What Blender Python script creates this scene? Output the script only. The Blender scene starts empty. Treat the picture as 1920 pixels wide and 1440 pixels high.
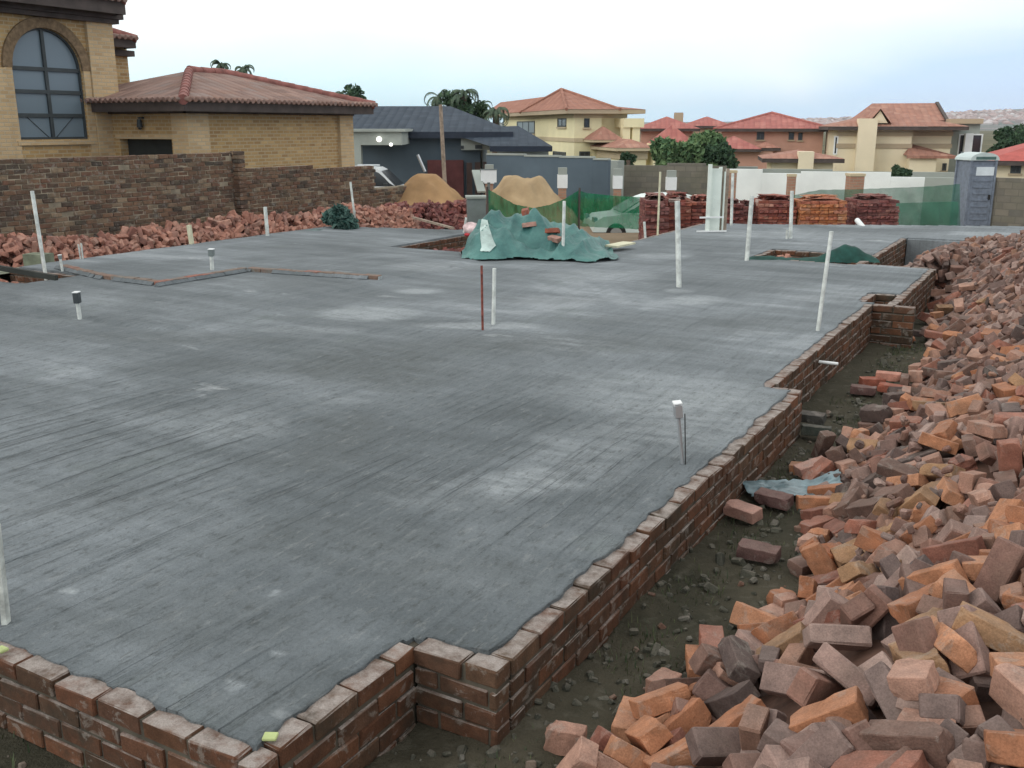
import bpy, bmesh, math, random
from mathutils import Vector, Matrix, Quaternion, noise
random.seed(11)
sc = bpy.context.scene
COL = sc.collection
# ------------------------------------------------------------------ camera
F = 1820.0; PIT = math.atan(483/1820); YAW = math.radians(29.95); CH = 2.0
cam_d = bpy.data.cameras.new('camera'); cam = bpy.data.objects.new('camera', cam_d); COL.objects.link(cam)
cam.location = (0, 0, CH); cam.rotation_euler = (math.pi/2-PIT, 0, YAW)
cam_d.sensor_width = 36; cam_d.lens = F/1920*36; cam_d.clip_start = .05; cam_d.clip_end = 8000
sc.camera = cam
# ------------------------------------------------------------------ world, sun, exposure
SUN_EL, SUN_AZ = math.radians(27), math.radians(212)      # a weak veiled sun behind and left of the camera
w = bpy.data.worlds.new("World"); sc.world = w; w.use_nodes = True
nt = w.node_tree; nt.nodes.clear()
def N(nt, t, **k):
    n = nt.nodes.new(t)
    for a, b in k.items(): setattr(n, a, b)
    return n
out = N(nt, 'ShaderNodeOutputWorld'); bg = N(nt, 'ShaderNodeBackground'); bg.inputs[1].default_value = 0.1
nt.links.new(bg.outputs[0], out.inputs[0])
sky = N(nt, 'ShaderNodeTexSky', sky_type='NISHITA', sun_disc=False, sun_elevation=SUN_EL, sun_rotation=SUN_AZ)
tc = N(nt, 'ShaderNodeTexCoord'); sep = N(nt, 'ShaderNodeSeparateXYZ'); nt.links.new(tc.outputs['Generated'], sep.inputs[0])
mp = N(nt, 'ShaderNodeMapping'); mp.inputs['Scale'].default_value = (2.2, 2.2, 7.5); nt.links.new(tc.outputs['Generated'], mp.inputs[0])
nz = N(nt, 'ShaderNodeTexNoise'); nz.inputs['Scale'].default_value = 1.3; nz.inputs['Detail'].default_value = 5; nz.inputs['Distortion'].default_value = .5
nt.links.new(mp.outputs[0], nz.inputs[0])
def M(nt, op, a, b=None, c=None, clamp=False):
    n = N(nt, 'ShaderNodeMath', operation=op); n.use_clamp = clamp
    for i, v in enumerate((a, b, c)):
        if v is None: continue
        if isinstance(v, (int, float)): n.inputs[i].default_value = v
        else: nt.links.new(v, n.inputs[i])
    return n.outputs[0]
def MIX(nt, f, a, b, mode='MIX'):
    n = N(nt, 'ShaderNodeMix', data_type='RGBA', blend_type=mode)
    for i, v in ((0, f), (6, a), (7, b)):
        if isinstance(v, (int, float)): n.inputs[i].default_value = v
        elif isinstance(v, tuple): n.inputs[i].default_value = v + (1,) if len(v) == 3 else v
        else: nt.links.new(v, n.inputs[i])
    return n.outputs[2]
# cloud sheet: white overhead, thinning to pale blue-grey near the horizon on the right (+Y side)
side = M(nt, 'MULTIPLY_ADD', sep.outputs[0], .55, .30)          # +X side is clearer
hgt = M(nt, 'MULTIPLY_ADD', sep.outputs[2], 10.0, M(nt, 'MULTIPLY', side, -1.0))
fac = M(nt, 'ADD', hgt, M(nt, 'MULTIPLY_ADD', nz.outputs[0], 1.2, -.75), clamp=True)
low = MIX(nt, M(nt, 'MULTIPLY_ADD', sep.outputs[0], 1.6, 1.05, clamp=True), (9.0, 12.9, 14.2), (7.9, 10.2, 13.8))
cloud = MIX(nt, fac, low, (15.6, 15.9, 15.6))
skyc = MIX(nt, .9, sky.outputs[0], cloud)
nt.links.new(skyc, bg.inputs[0])
sun_d = bpy.data.lights.new('sun', 'SUN'); sun_d.energy = 0.9; sun_d.angle = math.radians(28); sun_d.color = (1, .95, .88)
sun = bpy.data.objects.new('sun', sun_d); COL.objects.link(sun)
sdir = Vector((math.sin(SUN_AZ)*math.cos(SUN_EL), math.cos(SUN_AZ)*math.cos(SUN_EL), math.sin(SUN_EL)))
sun.rotation_euler = sdir.to_track_quat('Z', 'Y').to_euler()
sc.view_settings.view_transform = 'Standard'; sc.view_settings.look = 'None'
sc.view_settings.exposure = -0.2; sc.view_settings.gamma = 1.0; sc.view_settings.use_curve_mapping = False
sc.cycles.max_bounces = 5; sc.cycles.transparent_max_bounces = 12
# ------------------------------------------------------------------ picture measurements -> places in the world
SP, CP = math.sin(PIT), math.cos(PIT); SY, CY = math.sin(YAW), math.cos(YAW)
FW = Vector((-SY, CY, 0)); RT = Vector((CY, SY, 0))
def P(px, D, z=0.0):
    dep = D*CP - (z-CH)*SP; r = (px-960)/F*dep
    v = FW*D + RT*r; return Vector((v.x, v.y, z))
def Zpy(py, D):
    k = (720-py)/F; return CH + D*(k*CP-SP)/(CP+k*SP)
def PP(px, py, D): return P(px, D, Zpy(py, D))
def G(px, py, z=0.0):
    u = (px-960)/F; v = -(py-720)/F
    dz = -SP + v*CP; t = (z-CH)/dz
    q = FW*(t*(CP+v*SP)) + RT*(t*u); return Vector((q.x, q.y, z))
def pixx(p):
    q = Vector(p)-Vector((0, 0, CH)); D = q.dot(FW); return 960+F*q.dot(RT)/(D*CP-q.z*SP)
def interp(v, pts):
    for (a, b), (c, d) in zip(pts, pts[1:]):
        if v <= c:
            t = max(0, min(1, (v-a)/(c-a))); return b+(d-b)*t
    return pts[-1][1]
def gz(x, y):
    D = -SY*x + CY*y
    a = interp(D, [(0, -.31), (5, -.34), (10, -.44), (20, -.6), (25, -.7), (34, -1.35), (45, -1.6), (60, -1.7)])
    if x < -12: a = max(a, -.5 - max(0, D-24)*.05)
    return a
# ------------------------------------------------------------------ mesh helpers
def tag(o, label=None, cat=None, group=None, kind=None):
    if label: o['label'] = label
    if cat: o['category'] = cat
    if group: o['group'] = group
    if kind: o['kind'] = kind
    return o
def thing(name, label, cat, loc=(0, 0, 0), rz=0, group=None):
    o = bpy.data.objects.new(name, None); o.empty_display_size = .2; COL.objects.link(o)
    o.location = loc; o.rotation_euler = (0, 0, rz); return tag(o, label, cat, group)
class MB:
    def __init__(s): s.v = []; s.f = []; s.sm = []
    def add(s, vs, fs, smooth=False):
        b = len(s.v); s.v += [tuple(v) for v in vs]; s.f += [tuple(i+b for i in f) for f in fs]; s.sm += [smooth]*len(fs); return s
    def box(s, x0, x1, y0, y1, z0, z1):
        return s.add([(x, y, z) for x in (x0, x1) for y in (y0, y1) for z in (z0, z1)],
                     [(0, 1, 3, 2), (4, 6, 7, 5), (0, 4, 5, 1), (2, 3, 7, 6), (0, 2, 6, 4), (1, 5, 7, 3)])
    def obox(s, c, dims, rot=None):       # oriented box
        m = rot if rot is not None else Matrix.Identity(3)
        vs = [Vector(c)+m@Vector((a*dims[0]/2, b*dims[1]/2, d*dims[2]/2)) for a in (-1, 1) for b in (-1, 1) for d in (-1, 1)]
        return s.add(vs, [(0, 1, 3, 2), (4, 6, 7, 5), (0, 4, 5, 1), (2, 3, 7, 6), (0, 2, 6, 4), (1, 5, 7, 3)])
    def tube(s, p0, p1, r0, r1=None, n=10, smooth=True):
        r1 = r0 if r1 is None else r1; p0 = Vector(p0); p1 = Vector(p1); d = (p1-p0).normalized()
        a = d.orthogonal().normalized(); b = d.cross(a)
        vs = []
        for p, r in ((p0, r0), (p1, r1)):
            for i in range(n):
                t = 2*math.pi*i/n; vs.append(p+(a*math.cos(t)+b*math.sin(t))*r)
        s.add(vs, [(i, (i+1) % n, n+(i+1) % n, n+i) for i in range(n)], smooth)
        return s.add(vs, [tuple(range(n))[::-1], tuple(range(n, 2*n))])
    def path(s, pts, r, n=6):
        for a, b in zip(pts, pts[1:]): s.tube(a, b, r, n=n)
        return s
    def bar(s, p0, p1, w, t=None):        # square bar between points
        t = t or w; p0 = Vector(p0); p1 = Vector(p1); d = (p1-p0); L = d.length; q = d.to_track_quat('X', 'Z').to_matrix()
        return s.obox((p0+p1)/2, (L, w, t), q)
    def poly(s, vs): return s.add(vs, [tuple(range(len(vs)))])
    def prism(s, prof, a, b, ax):         # profile (u,v) extruded; ax 'x','y','z' is the extrusion axis
        def mk(u, v, w): return {'x': (w, u, v), 'y': (u, w, v), 'z': (u, v, w)}[ax]
        n = len(prof); vs = [mk(u, v, a) for u, v in prof]+[mk(u, v, b) for u, v in prof]
        return s.add(vs, [(i, (i+1) % n, n+(i+1) % n, n+i) for i in range(n)]+[tuple(range(n))[::-1], tuple(range(n, 2*n))])
    def build(s, name, mat, parent=None, label=None, fix=True):
        me = bpy.data.meshes.new(name); me.from_pydata(s.v, [], s.f)
        me.polygons.foreach_set('use_smooth', s.sm)
        if fix:
            bm = bmesh.new(); bm.from_mesh(me); bmesh.ops.recalc_face_normals(bm, faces=bm.faces); bm.to_mesh(me); bm.free()
        me.update()
        uv = me.uv_layers.new(name='UVMap'); co = me.vertices
        for p in me.polygons:               # UVs in metres: u level along the face, v up its slope
            n = p.normal
            if abs(n.z) > .97: t = Vector((1, 0, 0)); b = Vector((0, 1, 0))
            else:
                t = Vector((0, 0, 1)).cross(n).normalized(); b = n.cross(t)
            for li in p.loop_indices:
                c = co[me.loops[li].vertex_index].co; uv.data[li].uv = (c.dot(t), c.dot(b))
        me.materials.append(mat); o = bpy.data.objects.new(name, me); COL.objects.link(o)
        if parent: o.parent = parent
        if label: o['label'] = label
        return o
# ------------------------------------------------------------------ materials
def newmat(name, col=(.5, .5, .5), rough=.8, spec=.3):
    m = bpy.data.materials.new(name); m.use_nodes = True; nt = m.node_tree; b = nt.nodes['Principled BSDF']
    b.inputs['Base Color'].default_value = (*col, 1); b.inputs['Roughness'].default_value = rough
    b.inputs['Specular IOR Level'].default_value = spec
    return m, nt, b
def coords(nt, kind='Object', scale=(1, 1, 1)):
    t = N(nt, 'ShaderNodeTexCoord'); m = N(nt, 'ShaderNodeMapping'); m.inputs['Scale'].default_value = scale
    nt.links.new(t.outputs[kind], m.inputs[0]); return m.outputs[0]
def NOISE(nt, vec, scale, detail=4, rough=.55, dist=0):
    n = N(nt, 'ShaderNodeTexNoise'); n.inputs['Scale'].default_value = scale; n.inputs['Detail'].default_value = detail
    n.inputs['Roughness'].default_value = rough; n.inputs['Distortion'].default_value = dist
    nt.links.new(vec, n.inputs[0]); return n.outputs[0]
def RAMP(nt, f, stops):
    r = N(nt, 'ShaderNodeValToRGB'); e = r.color_ramp.elements
    while len(e) < len(stops): e.new(.5)
    for el, (p, c) in zip(e, stops): el.position = p; el.color = (*c, 1) if len(c) == 3 else c
    nt.links.new(f, r.inputs[0]); return r.outputs[0]
def MR(nt, f, a, b, c=0., d=1.):
    n = N(nt, 'ShaderNodeMapRange'); nt.links.new(f, n.inputs[0])
    for i, v in enumerate((a, b, c, d)): n.inputs[i+1].default_value = v
    return n.outputs[0]
def BUMP(nt, b, h, strength=.5, dist=.01, prev=None):
    n = N(nt, 'ShaderNodeBump'); n.inputs['Strength'].default_value = strength; n.inputs['Distance'].default_value = dist
    nt.links.new(h, n.inputs['Height'])
    if prev: nt.links.new(prev, n.inputs['Normal'])
    nt.links.new(n.outputs[0], b.inputs['Normal']); return n.outputs[0]
def plain(name, col, rough=.7, var=.12, scale=3, bump=.2, bscale=60, spec=.3, metal=0):
    m, nt, b = newmat(name, col, rough, spec); v = coords(nt)
    f = NOISE(nt, v, scale, 6, .6)
    c2 = tuple(max(0, x*(1-var*2)) for x in col); c1 = tuple(min(1, x*(1+var*2)) for x in col)
    nt.links.new(MIX(nt, MR(nt, f, .3, .7), c2, c1), b.inputs['Base Color'])
    b.inputs['Metallic'].default_value = metal
    if bump: BUMP(nt, b, NOISE(nt, v, bscale, 3), bump, .004)
    return m
BRICK_STOPS = [(0, (.20, .052, .03)), (.18, (.33, .095, .045)), (.36, (.155, .062, .05)), (.5, (.38, .13, .062)), (.62, (.10, .055, .055)),
               (.74, (.27, .085, .055)), (.86, (.36, .155, .075)), (1, (.17, .085, .075))]
def clay(name, source, dirt=.35, dust=.22, dust_light_col=(.30, .235, .205), gamma=1.0, stops=None, dirtcol=(.10, .085, .065), mortar=0):
    """clay brick; colour per brick from island / object colour / attribute"""
    m, nt, b = newmat(name, (.3, .1, .05), .9, .15)
    v = coords(nt)
    if source == 'object':
        oi = N(nt, 'ShaderNodeObjectInfo'); base = oi.outputs['Color']; seed = oi.outputs['Random']
        va = N(nt, 'ShaderNodeVectorMath', operation='ADD'); nt.links.new(v, va.inputs[0])
        cx = N(nt, 'ShaderNodeCombineXYZ'); nt.links.new(M(nt, 'MULTIPLY', seed, 37.), cx.inputs[0]); nt.links.new(cx.outputs[0], va.inputs[1]); v = va.outputs[0]
    else:
        g = N(nt, 'ShaderNodeNewGeometry'); seed = g.outputs['Random Per Island']
        r = N(nt, 'ShaderNodeValToRGB'); e = r.color_ramp.elements; st = stops or BRICK_STOPS
        while len(e) < len(st): e.new(.5)
        for el, (p, c) in zip(e, st): el.position = p; el.color = (*c, 1)
        nt.links.new(seed, r.inputs[0]); base = r.outputs[0]
    n1 = NOISE(nt, v, 14, 5, .6); n2 = NOISE(nt, v, 90, 3, .6); n3 = NOISE(nt, v, 5, 6, .65)
    c = MIX(nt, 1.0, base, MIX(nt, MR(nt, n1, .3, .7), (.72, .72, .72), (1.25, 1.22, 1.2)), 'MULTIPLY')
    c = MIX(nt, M(nt, 'MULTIPLY', MR(nt, n3, .48, .68), dirt), c, dirtcol)
    if mortar: c = MIX(nt, M(nt, 'MULTIPLY', MR(nt, NOISE(nt, v, 9, 6, .7, .6), .56, .62), mortar), c, (.30, .28, .25))
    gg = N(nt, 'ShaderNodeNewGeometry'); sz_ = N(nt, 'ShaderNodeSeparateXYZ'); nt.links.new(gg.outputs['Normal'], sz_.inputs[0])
    dn = M(nt, 'MULTIPLY', MR(nt, sz_.outputs[2], .55, .95, 0, dust), MR(nt, NOISE(nt, v, 11, 5, .65), .3, .6))   # settled dust on level tops; also paints the tops lighter, as lit from above
    c = MIX(nt, dn, c, dust_light_col)
    c = MIX(nt, 1.0, c, MIX(nt, MR(nt, NOISE(nt, v, 160, 2, .7), .3, .7), (.8, .8, .8), (1.2, 1.2, 1.2)), 'MULTIPLY')
    nt.links.new(c, b.inputs['Base Color'])
    BUMP(nt, b, M(nt, 'ADD', M(nt, 'MULTIPLY', n2, .5), n1), .8, .005)
    return m
def brickwall_mat(name, stops, mortar, bw=.232, bh=.083, ms=.012, dirt=None):
    m, nt, b = newmat(name, (.3, .2, .1), .9, .15)
    v = coords(nt, 'UV')
    def bt(c1, c2, mo):
        t = N(nt, 'ShaderNodeTexBrick'); t.inputs['Scale'].default_value = 1; t.inputs['Brick Width'].default_value = bw; t.inputs['Row Height'].default_value = bh
        t.inputs['Mortar Size'].default_value = ms; t.inputs['Mortar Smooth'].default_value = .2; t.inputs['Bias'].default_value = 0
        for i, c in ((1, c1), (2, c2), (3, mo)): t.inputs[i].default_value = (*c, 1)
        nt.links.new(v, t.inputs[0]); return t
    t = bt((0, 0, 0), (1, 1, 1), (0, 0, 0))
    c = RAMP(nt, t.outputs[0], stops); o = coords(nt)
    c = MIX(nt, 1.0, c, MIX(nt, NOISE(nt, o, 3, 5, .6), (.75, .75, .76), (1.2, 1.2, 1.18)), 'MULTIPLY')
    c = MIX(nt, t.outputs['Fac'], c, mortar)
    if dirt: c = MIX(nt, MR(nt, NOISE(nt, o, .7, 6, .7), .45, .7, 0, .7), c, dirt)
    nt.links.new(c, b.inputs['Base Color'])
    h = M(nt, 'SUBTRACT', 1.0, t.outputs['Fac']); BUMP(nt, b, M(nt, 'MULTIPLY_ADD', NOISE(nt, o, 40, 3), .4, h), .6, .008)
    return m
def tile_mat(name, cols, tw=.3, tl=.34):
    m, nt, b = newmat(name, cols[0], .85, .2); v = coords(nt, 'UV')
    t = N(nt, 'ShaderNodeTexBrick'); t.offset = 0.0
    for k, x in (('Scale', 1), ('Brick Width', tw), ('Row Height', tl), ('Mortar Size', .006)): t.inputs[k].default_value = x
    for i, c in ((1, (0, 0, 0)), (2, (1, 1, 1)), (3, (.5, .5, .5))): t.inputs[i].default_value = (*c, 1)
    nt.links.new(v, t.inputs[0])
    n = len(cols); c = RAMP(nt, t.outputs[0], [(i/(n-1), cc) for i, cc in enumerate(cols)])
    o = coords(nt); c = MIX(nt, 1.0, c, MIX(nt, NOISE(nt, o, 1.2, 6, .65), (.7, .7, .7), (1.25, 1.25, 1.25)), 'MULTIPLY')
    nt.links.new(c, b.inputs['Base Color'])
    s = N(nt, 'ShaderNodeSeparateXYZ'); nt.links.new(v, s.inputs[0])
    wv = M(nt, 'ABSOLUTE', M(nt, 'SINE', M(nt, 'MULTIPLY', s.outputs[0], math.pi/tw)))
    saw = M(nt, 'SUBTRACT', 1.0, M(nt, 'FRACT', M(nt, 'DIVIDE', s.outputs[1], tl)))
    BUMP(nt, b, M(nt, 'ADD', wv, M(nt, 'MULTIPLY', saw, .5)), 1.0, .045)
    return m
def glass_mat(name, col=(.05, .07, .09), rough=.12):
    m, nt, b = newmat(name, col, rough, .6); return m
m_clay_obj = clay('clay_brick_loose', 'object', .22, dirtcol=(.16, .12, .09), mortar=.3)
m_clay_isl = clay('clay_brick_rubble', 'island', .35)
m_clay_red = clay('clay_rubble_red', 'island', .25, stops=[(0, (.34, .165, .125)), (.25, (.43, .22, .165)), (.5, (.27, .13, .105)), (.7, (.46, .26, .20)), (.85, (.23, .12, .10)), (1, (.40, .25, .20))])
m_clay_wall = clay('foundation_brick', 'island', .8, dust=1.0, dust_light_col=(.30, .262, .24), dirtcol=(.042, .038, .029), mortar=.4,
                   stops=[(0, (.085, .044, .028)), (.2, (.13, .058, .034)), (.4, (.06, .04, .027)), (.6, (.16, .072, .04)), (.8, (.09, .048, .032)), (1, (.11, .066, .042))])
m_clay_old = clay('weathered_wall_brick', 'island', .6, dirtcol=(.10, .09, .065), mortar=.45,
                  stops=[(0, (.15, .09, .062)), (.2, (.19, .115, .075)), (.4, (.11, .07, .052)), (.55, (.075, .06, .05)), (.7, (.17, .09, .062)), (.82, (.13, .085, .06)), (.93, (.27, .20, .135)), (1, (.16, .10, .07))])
m_mortar = plain('mortar', (.078, .068, .052), .95, .25, 7, .6, 40)
m_mortar_wall = plain('old_wall_mortar', (.25, .21, .155), .95, .3, 2.5, .6, 40)
m_face = brickwall_mat('yellow_face_brick', [(0, (.40, .26, .12)), (.35, (.49, .33, .155)), (.7, (.35, .22, .105)), (1, (.58, .40, .20))], (.47, .38, .25))
m_face2 = brickwall_mat('paler_face_brick', [(0, (.52, .37, .21)), (.5, (.60, .44, .26)), (1, (.46, .32, .18))], (.48, .40, .28))
m_tile = tile_mat('clay_roof_tiles', [(.27, .165, .13), (.21, .135, .115), (.31, .20, .165), (.25, .185, .165)])
m_tile_red = plain('red_ridge_tiles', (.25, .10, .085), .75, .2, 5, .3, 30)
m_tile_pink = tile_mat('faded_roof_tiles', [(.36, .17, .12), (.30, .14, .10), (.40, .20, .15)], .35, .4)
m_tile_rose = tile_mat('red_roof_tiles', [(.42, .155, .13), (.36, .13, .115), (.46, .19, .16)], .35, .4)
m_tile_brown = tile_mat('orange_brown_roof_tiles', [(.40, .20, .145), (.33, .165, .125), (.43, .24, .18)], .35, .4)
m_tile_dark = tile_mat('dark_slate_roof_tiles', [(.043, .058, .080), (.034, .048, .068), (.052, .069, .093)], .35, .4)
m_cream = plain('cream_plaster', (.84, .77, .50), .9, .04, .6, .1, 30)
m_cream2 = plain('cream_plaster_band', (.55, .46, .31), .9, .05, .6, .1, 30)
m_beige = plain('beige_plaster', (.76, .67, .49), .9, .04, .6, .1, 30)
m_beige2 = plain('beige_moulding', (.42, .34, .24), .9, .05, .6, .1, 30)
m_pinkwall = plain('pink_brown_plaster', (.52, .30, .23), .9, .08, .6, .1, 30)
m_greywall = plain('slate_grey_plaster', (.10, .135, .165), .85, .1, .5, .1, 30)
m_greypl = plain('pale_grey_green_plaster', (.33, .36, .33), .9, .08, .6, .1, 30)
m_white = plain('white_paint', (.74, .76, .76), .6, .05, 1.5, .1, 30)
m_whitewall = plain('white_painted_wall', (.78, .82, .80), .8, .06, .7, .15, 20)
m_trim = plain('dark_fascia', (.075, .06, .055), .7, .15, 3, 0)
m_frame = plain('dark_window_frame', (.05, .06, .065), .5, .1, 3, 0)
m_glass = glass_mat('window_glass', (.09, .13, .155), .2)
m_curtain = glass_mat('curtained_glass', (.16, .21, .25), .28)
m_darkglass = glass_mat('dark_glass', (.03, .035, .04), .15)
m_pvc = plain('white_pvc', (.60, .63, .60), .5, .16, 9, .05, 30)
m_pvc_dirty = plain('cement_stained_pvc', (.48, .50, .47), .6, .2, 14, .2, 60)
m_rust = plain('rusty_red_steel', (.20, .06, .045), .8, .3, 20, .3, 80)
m_timber = plain('grey_timber', (.30, .24, .19), .85, .2, 8, .3, 50)
m_cream_board = plain('cream_board', (.60, .58, .42), .8, .1, 6, .2, 50)
m_greybox = plain('grey_plastic', (.17, .20, .20), .6, .1, 4, .1, 50)
m_black = plain('black_rubber', (.02, .02, .02), .6, .1, 4, 0)
m_carwhite = newmat('white_car_paint', (.66, .70, .72), .25, .6)[0]
m_carsilver = newmat('silver_car_paint', (.62, .70, .68), .3, .6)[0]
m_alu = newmat('galvanised_steel', (.5, .52, .54), .35, .5)[0]; m_alu.node_tree.nodes['Principled BSDF'].inputs['Metallic'].default_value = .7
m_yellow = plain('yellow_green_plastic', (.40, .46, .20), .6, .1, 10, .1, 60)
m_wetcem = plain('splashed_cement', (.34, .37, .38), .9, .15, 12, .4, 60)
# ================================================================== GROUND
def axis(segs):
    a = [segs[0][0]]
    for s, e, d in segs:
        n = max(1, round((e-s)/d)); a += [s+(e-s)*(i+1)/n for i in range(n)]
    return a
xs = axis([(-3000, -400, 400), (-400, -60, 40), (-60, -20, 3), (-20, -2.1, .5), (-2.1, .3, .05), (.3, 6, .4), (6, 60, 5), (60, 400, 40), (400, 3000, 400)])
ys = axis([(-40, 0, 5), (0, 1, .25), (1, 9, .05), (9, 16, .1), (16, 26, .25), (26, 70, 1.5), (70, 400, 30), (400, 3500, 300)])
nx = len(xs); gv = []
for y in ys:
    for x in xs:
        z = gz(x, y)
        if -2.3 < x < .5 and y < 20:
            z += .035*noise.noise(Vector((x*2.1, y*2.1, 0)))+.018*noise.noise(Vector((x*7, y*7, 3)))+.010*noise.noise(Vector((x*17, y*17, 5)))
        gv.append((x, y, z))
gf = [(j*nx+i, j*nx+i+1, (j+1)*nx+i+1, (j+1)*nx+i) for j in range(len(ys)-1) for i in range(nx-1)]
m_ground, nt, b = newmat('soil_and_veld', (.06, .05, .04), .95, .1)
o = coords(nt)
s = N(nt, 'ShaderNodeSeparateXYZ'); nt.links.new(o, s.inputs[0])
D_ = M(nt, 'ADD', M(nt, 'MULTIPLY', s.outputs[0], -SY), M(nt, 'MULTIPLY', s.outputs[1], CY))
n1 = NOISE(nt, o, 1.1, 7, .7); n2 = NOISE(nt, o, 9, 5, .6)
near = MIX(nt, MR(nt, n1, .35, .65), (.038, .037, .026), (.082, .072, .052))
near = MIX(nt, MR(nt, n2, .55, .72, 0, .6), near, (.13, .12, .095))
tan = MIX(nt, MR(nt, NOISE(nt, o, .5, 6, .65), .35, .65), (.17, .125, .085), (.27, .205, .14))
veld = MIX(nt, MR(nt, NOISE(nt, o, .08, 6, .7), .35, .65), (.07, .075, .045), (.16, .14, .085))
c = MIX(nt, MR(nt, M(nt, 'ADD', D_, n1), 15.5, 18.5), near, tan)
c = MIX(nt, MR(nt, M(nt, 'MULTIPLY_ADD', n1, 5., D_), 38, 46), c, veld)
nt.links.new(c, b.inputs['Base Color'])
BUMP(nt, b, M(nt, 'ADD', NOISE(nt, o, 30, 5, .6), M(nt, 'MULTIPLY', NOISE(nt, o, 110, 3, .6), .5)), .8, .02)
mb = MB(); mb.v = gv; mb.f = gf; mb.sm = [True]*len(gf)
tag(mb.build('ground', m_ground, fix=False), kind='structure')

# ================================================================== SLAB
def east(y): return -2.06 if y < 2.8 else (-1.68 if y < 7.47 else (-1.92 if y < 11.7 else (-1.68 if y < 15.26 else (-2.68 if y < 19.2 else -.5))))
def inside(x, y):
    if y < 1.93 or x < -13.3 or x > east(y): return False
    if x > -6.9 and y > 20.9+.47*(x+5.05): return False
    if -9.95 < x <= -6.9 and y > 13.3: return False
    if x <= -9.95 and y > 15.4+.3*(x+13.3): return False
    if x < -11.75 and 7.72 < y < 8.5: return False
    if -4.3 < x < -2.8 and 15.12 < y < 16.25: return False
    if x > -2.03 and 11.86 < y < 12.5: return False
    return True
IN = .085
def slab_in(x, y):
    return all(inside(x+a, y+c) for a, c in ((IN, 0), (-IN, 0), (0, IN), (0, -IN), (IN*.7, IN*.7), (-IN*.7, IN*.7), (IN*.7, -IN*.7), (-IN*.7, -IN*.7)))
xs = axis([(-13.3, -6, .1), (-6, -1.6, .02), (-1.6, -.4, .1)]); ys = axis([(1.93, 6, .04), (6, 13, .07), (13, 22.8, .12)])
nx = len(xs); vid = {}; sv = []; sf = []
def vget(i, j):
    k = (i, j)
    if k not in vid: vid[k] = len(sv); sv.append(Vector((xs[i], ys[j], .012)))
    return vid[k]
for j in range(len(ys)-1):
    for i in range(nx-1):
        if slab_in((xs[i]+xs[i+1])/2, (ys[j]+ys[j+1])/2): sf.append((vget(i, j), vget(i+1, j), vget(i+1, j+1), vget(i, j+1)))
cntv = [0]*len(sv)
for f in sf:
    for k in f: cntv[k] += 1
for k, v in enumerate(sv):
    x, y = v.x, v.y
    v.z += .008*noise.noise(Vector((x*.9, y*.9, 0)))+.004*noise.noise(Vector((x*4, y*2, 2)))
    if y < 9:
        mk = max(0, min(1, (noise.noise(Vector((x*.45, y*.4, 17)))+.28)*3))*max(0, min(1, (8.6-y)/2)); wx = x+.05*noise.noise(Vector((x*.7, y*.5, 19)))
        v.z += mk*(.0075*noise.noise(Vector((wx*12, y*1.1, 23)))+.004*noise.noise(Vector((wx*21, y*5, 29))))+.0028*noise.noise(Vector((x*16, y*13, 31)))
    if y < 9: v.z += .0035*noise.noise(Vector((x*13+2*noise.noise(Vector((x, y*.6, 4))), y*1.2, 7)))+.002*noise.noise(Vector((x*24, y*5, 9)))
    if x < -7.8+.1*noise.noise(Vector((0, y*1.5, 3))) and y > 6.55+.15*noise.noise(Vector((x*.9, 0, 6))): v.z += .022
    if cntv[k] < 4:
        v.x += .022*noise.noise(Vector((x*3.3, y*3.3, 11)))+.026*noise.noise(Vector((x*11, y*11, 12)))
        v.y += .022*noise.noise(Vector((x*3.3, y*3.3, 21)))+.026*noise.noise(Vector((x*11, y*11, 22)))
        v.z += .002
me = bpy.data.meshes.new('concrete_slab'); me.from_pydata([tuple(v) for v in sv], [], sf)
bm = bmesh.new(); bm.from_mesh(me)
ed = [e for e in bm.edges if e.is_boundary]
r = bmesh.ops.extrude_edge_only(bm, edges=ed)
for v in r['geom']:
    if isinstance(v, bmesh.types.BMVert): v.co.z = -.10
for f in bm.faces: f.smooth = abs(f.normal.z) > .5
bm.normal_update(); bm.to_mesh(me); bm.free()
# laitance splashes (+) and damp patches (-), read off the slab and stored as a per-vertex stain
STAIN = [(690, 588, 85, 13, .9), (1300, 563, 55, 8, .9), (905, 611, 110, 7, .8), (785, 546, 42, 5, .9), (1120, 517, 110, 12, .45), (1330, 790, 190, 60, .5), (1190, 730, 220, 40, .35), (640, 745, 60, 30, .35),
         (500, 810, 130, 45, .3), (1080, 860, 110, 55, .4), (985, 905, 80, 22, .6), (560, 622, 120, 12, .4), (130, 1108, 17, 7, .9), (515, 1112, 11, 5, 1.0), (440, 1284, 24, 13, .9), (520, 1226, 16, 8, .6), (160, 560, 110, 18, .3),
         (820, 500, 90, 9, .5), (1450, 440, 200, 8, .4), (1640, 423, 100, 5, .5), (1240, 480, 60, 6, .5), (150, 602, 25, 5, .4), (1275, 545, 30, 5, .5), (330, 790, 140, 30, .25), (840, 930, 150, 40, .3), (1150, 1000, 60, 60, .25),
         (700, 690, 150, 45, -.7), (640, 800, 80, 35, -.6), (560, 855, 120, 30, -.5), (1060, 645, 260, 20, -.6), (1380, 610, 130, 18, -.4), (350, 633, 230, 12, -.5), (160, 940, 230, 40, -.35), (620, 1010, 240, 45, -.4),
         (330, 1160, 240, 60, -.35), (860, 1080, 200, 40, -.4), (560, 1320, 200, 60, -.35), (1000, 560, 160, 10, -.35), (420, 690, 200, 16, -.3), (1560, 560, 80, 14, -.3), (1120, 600, 120, 9, -.3), (480, 530, 160, 12, -.3)]
vals = []
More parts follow.
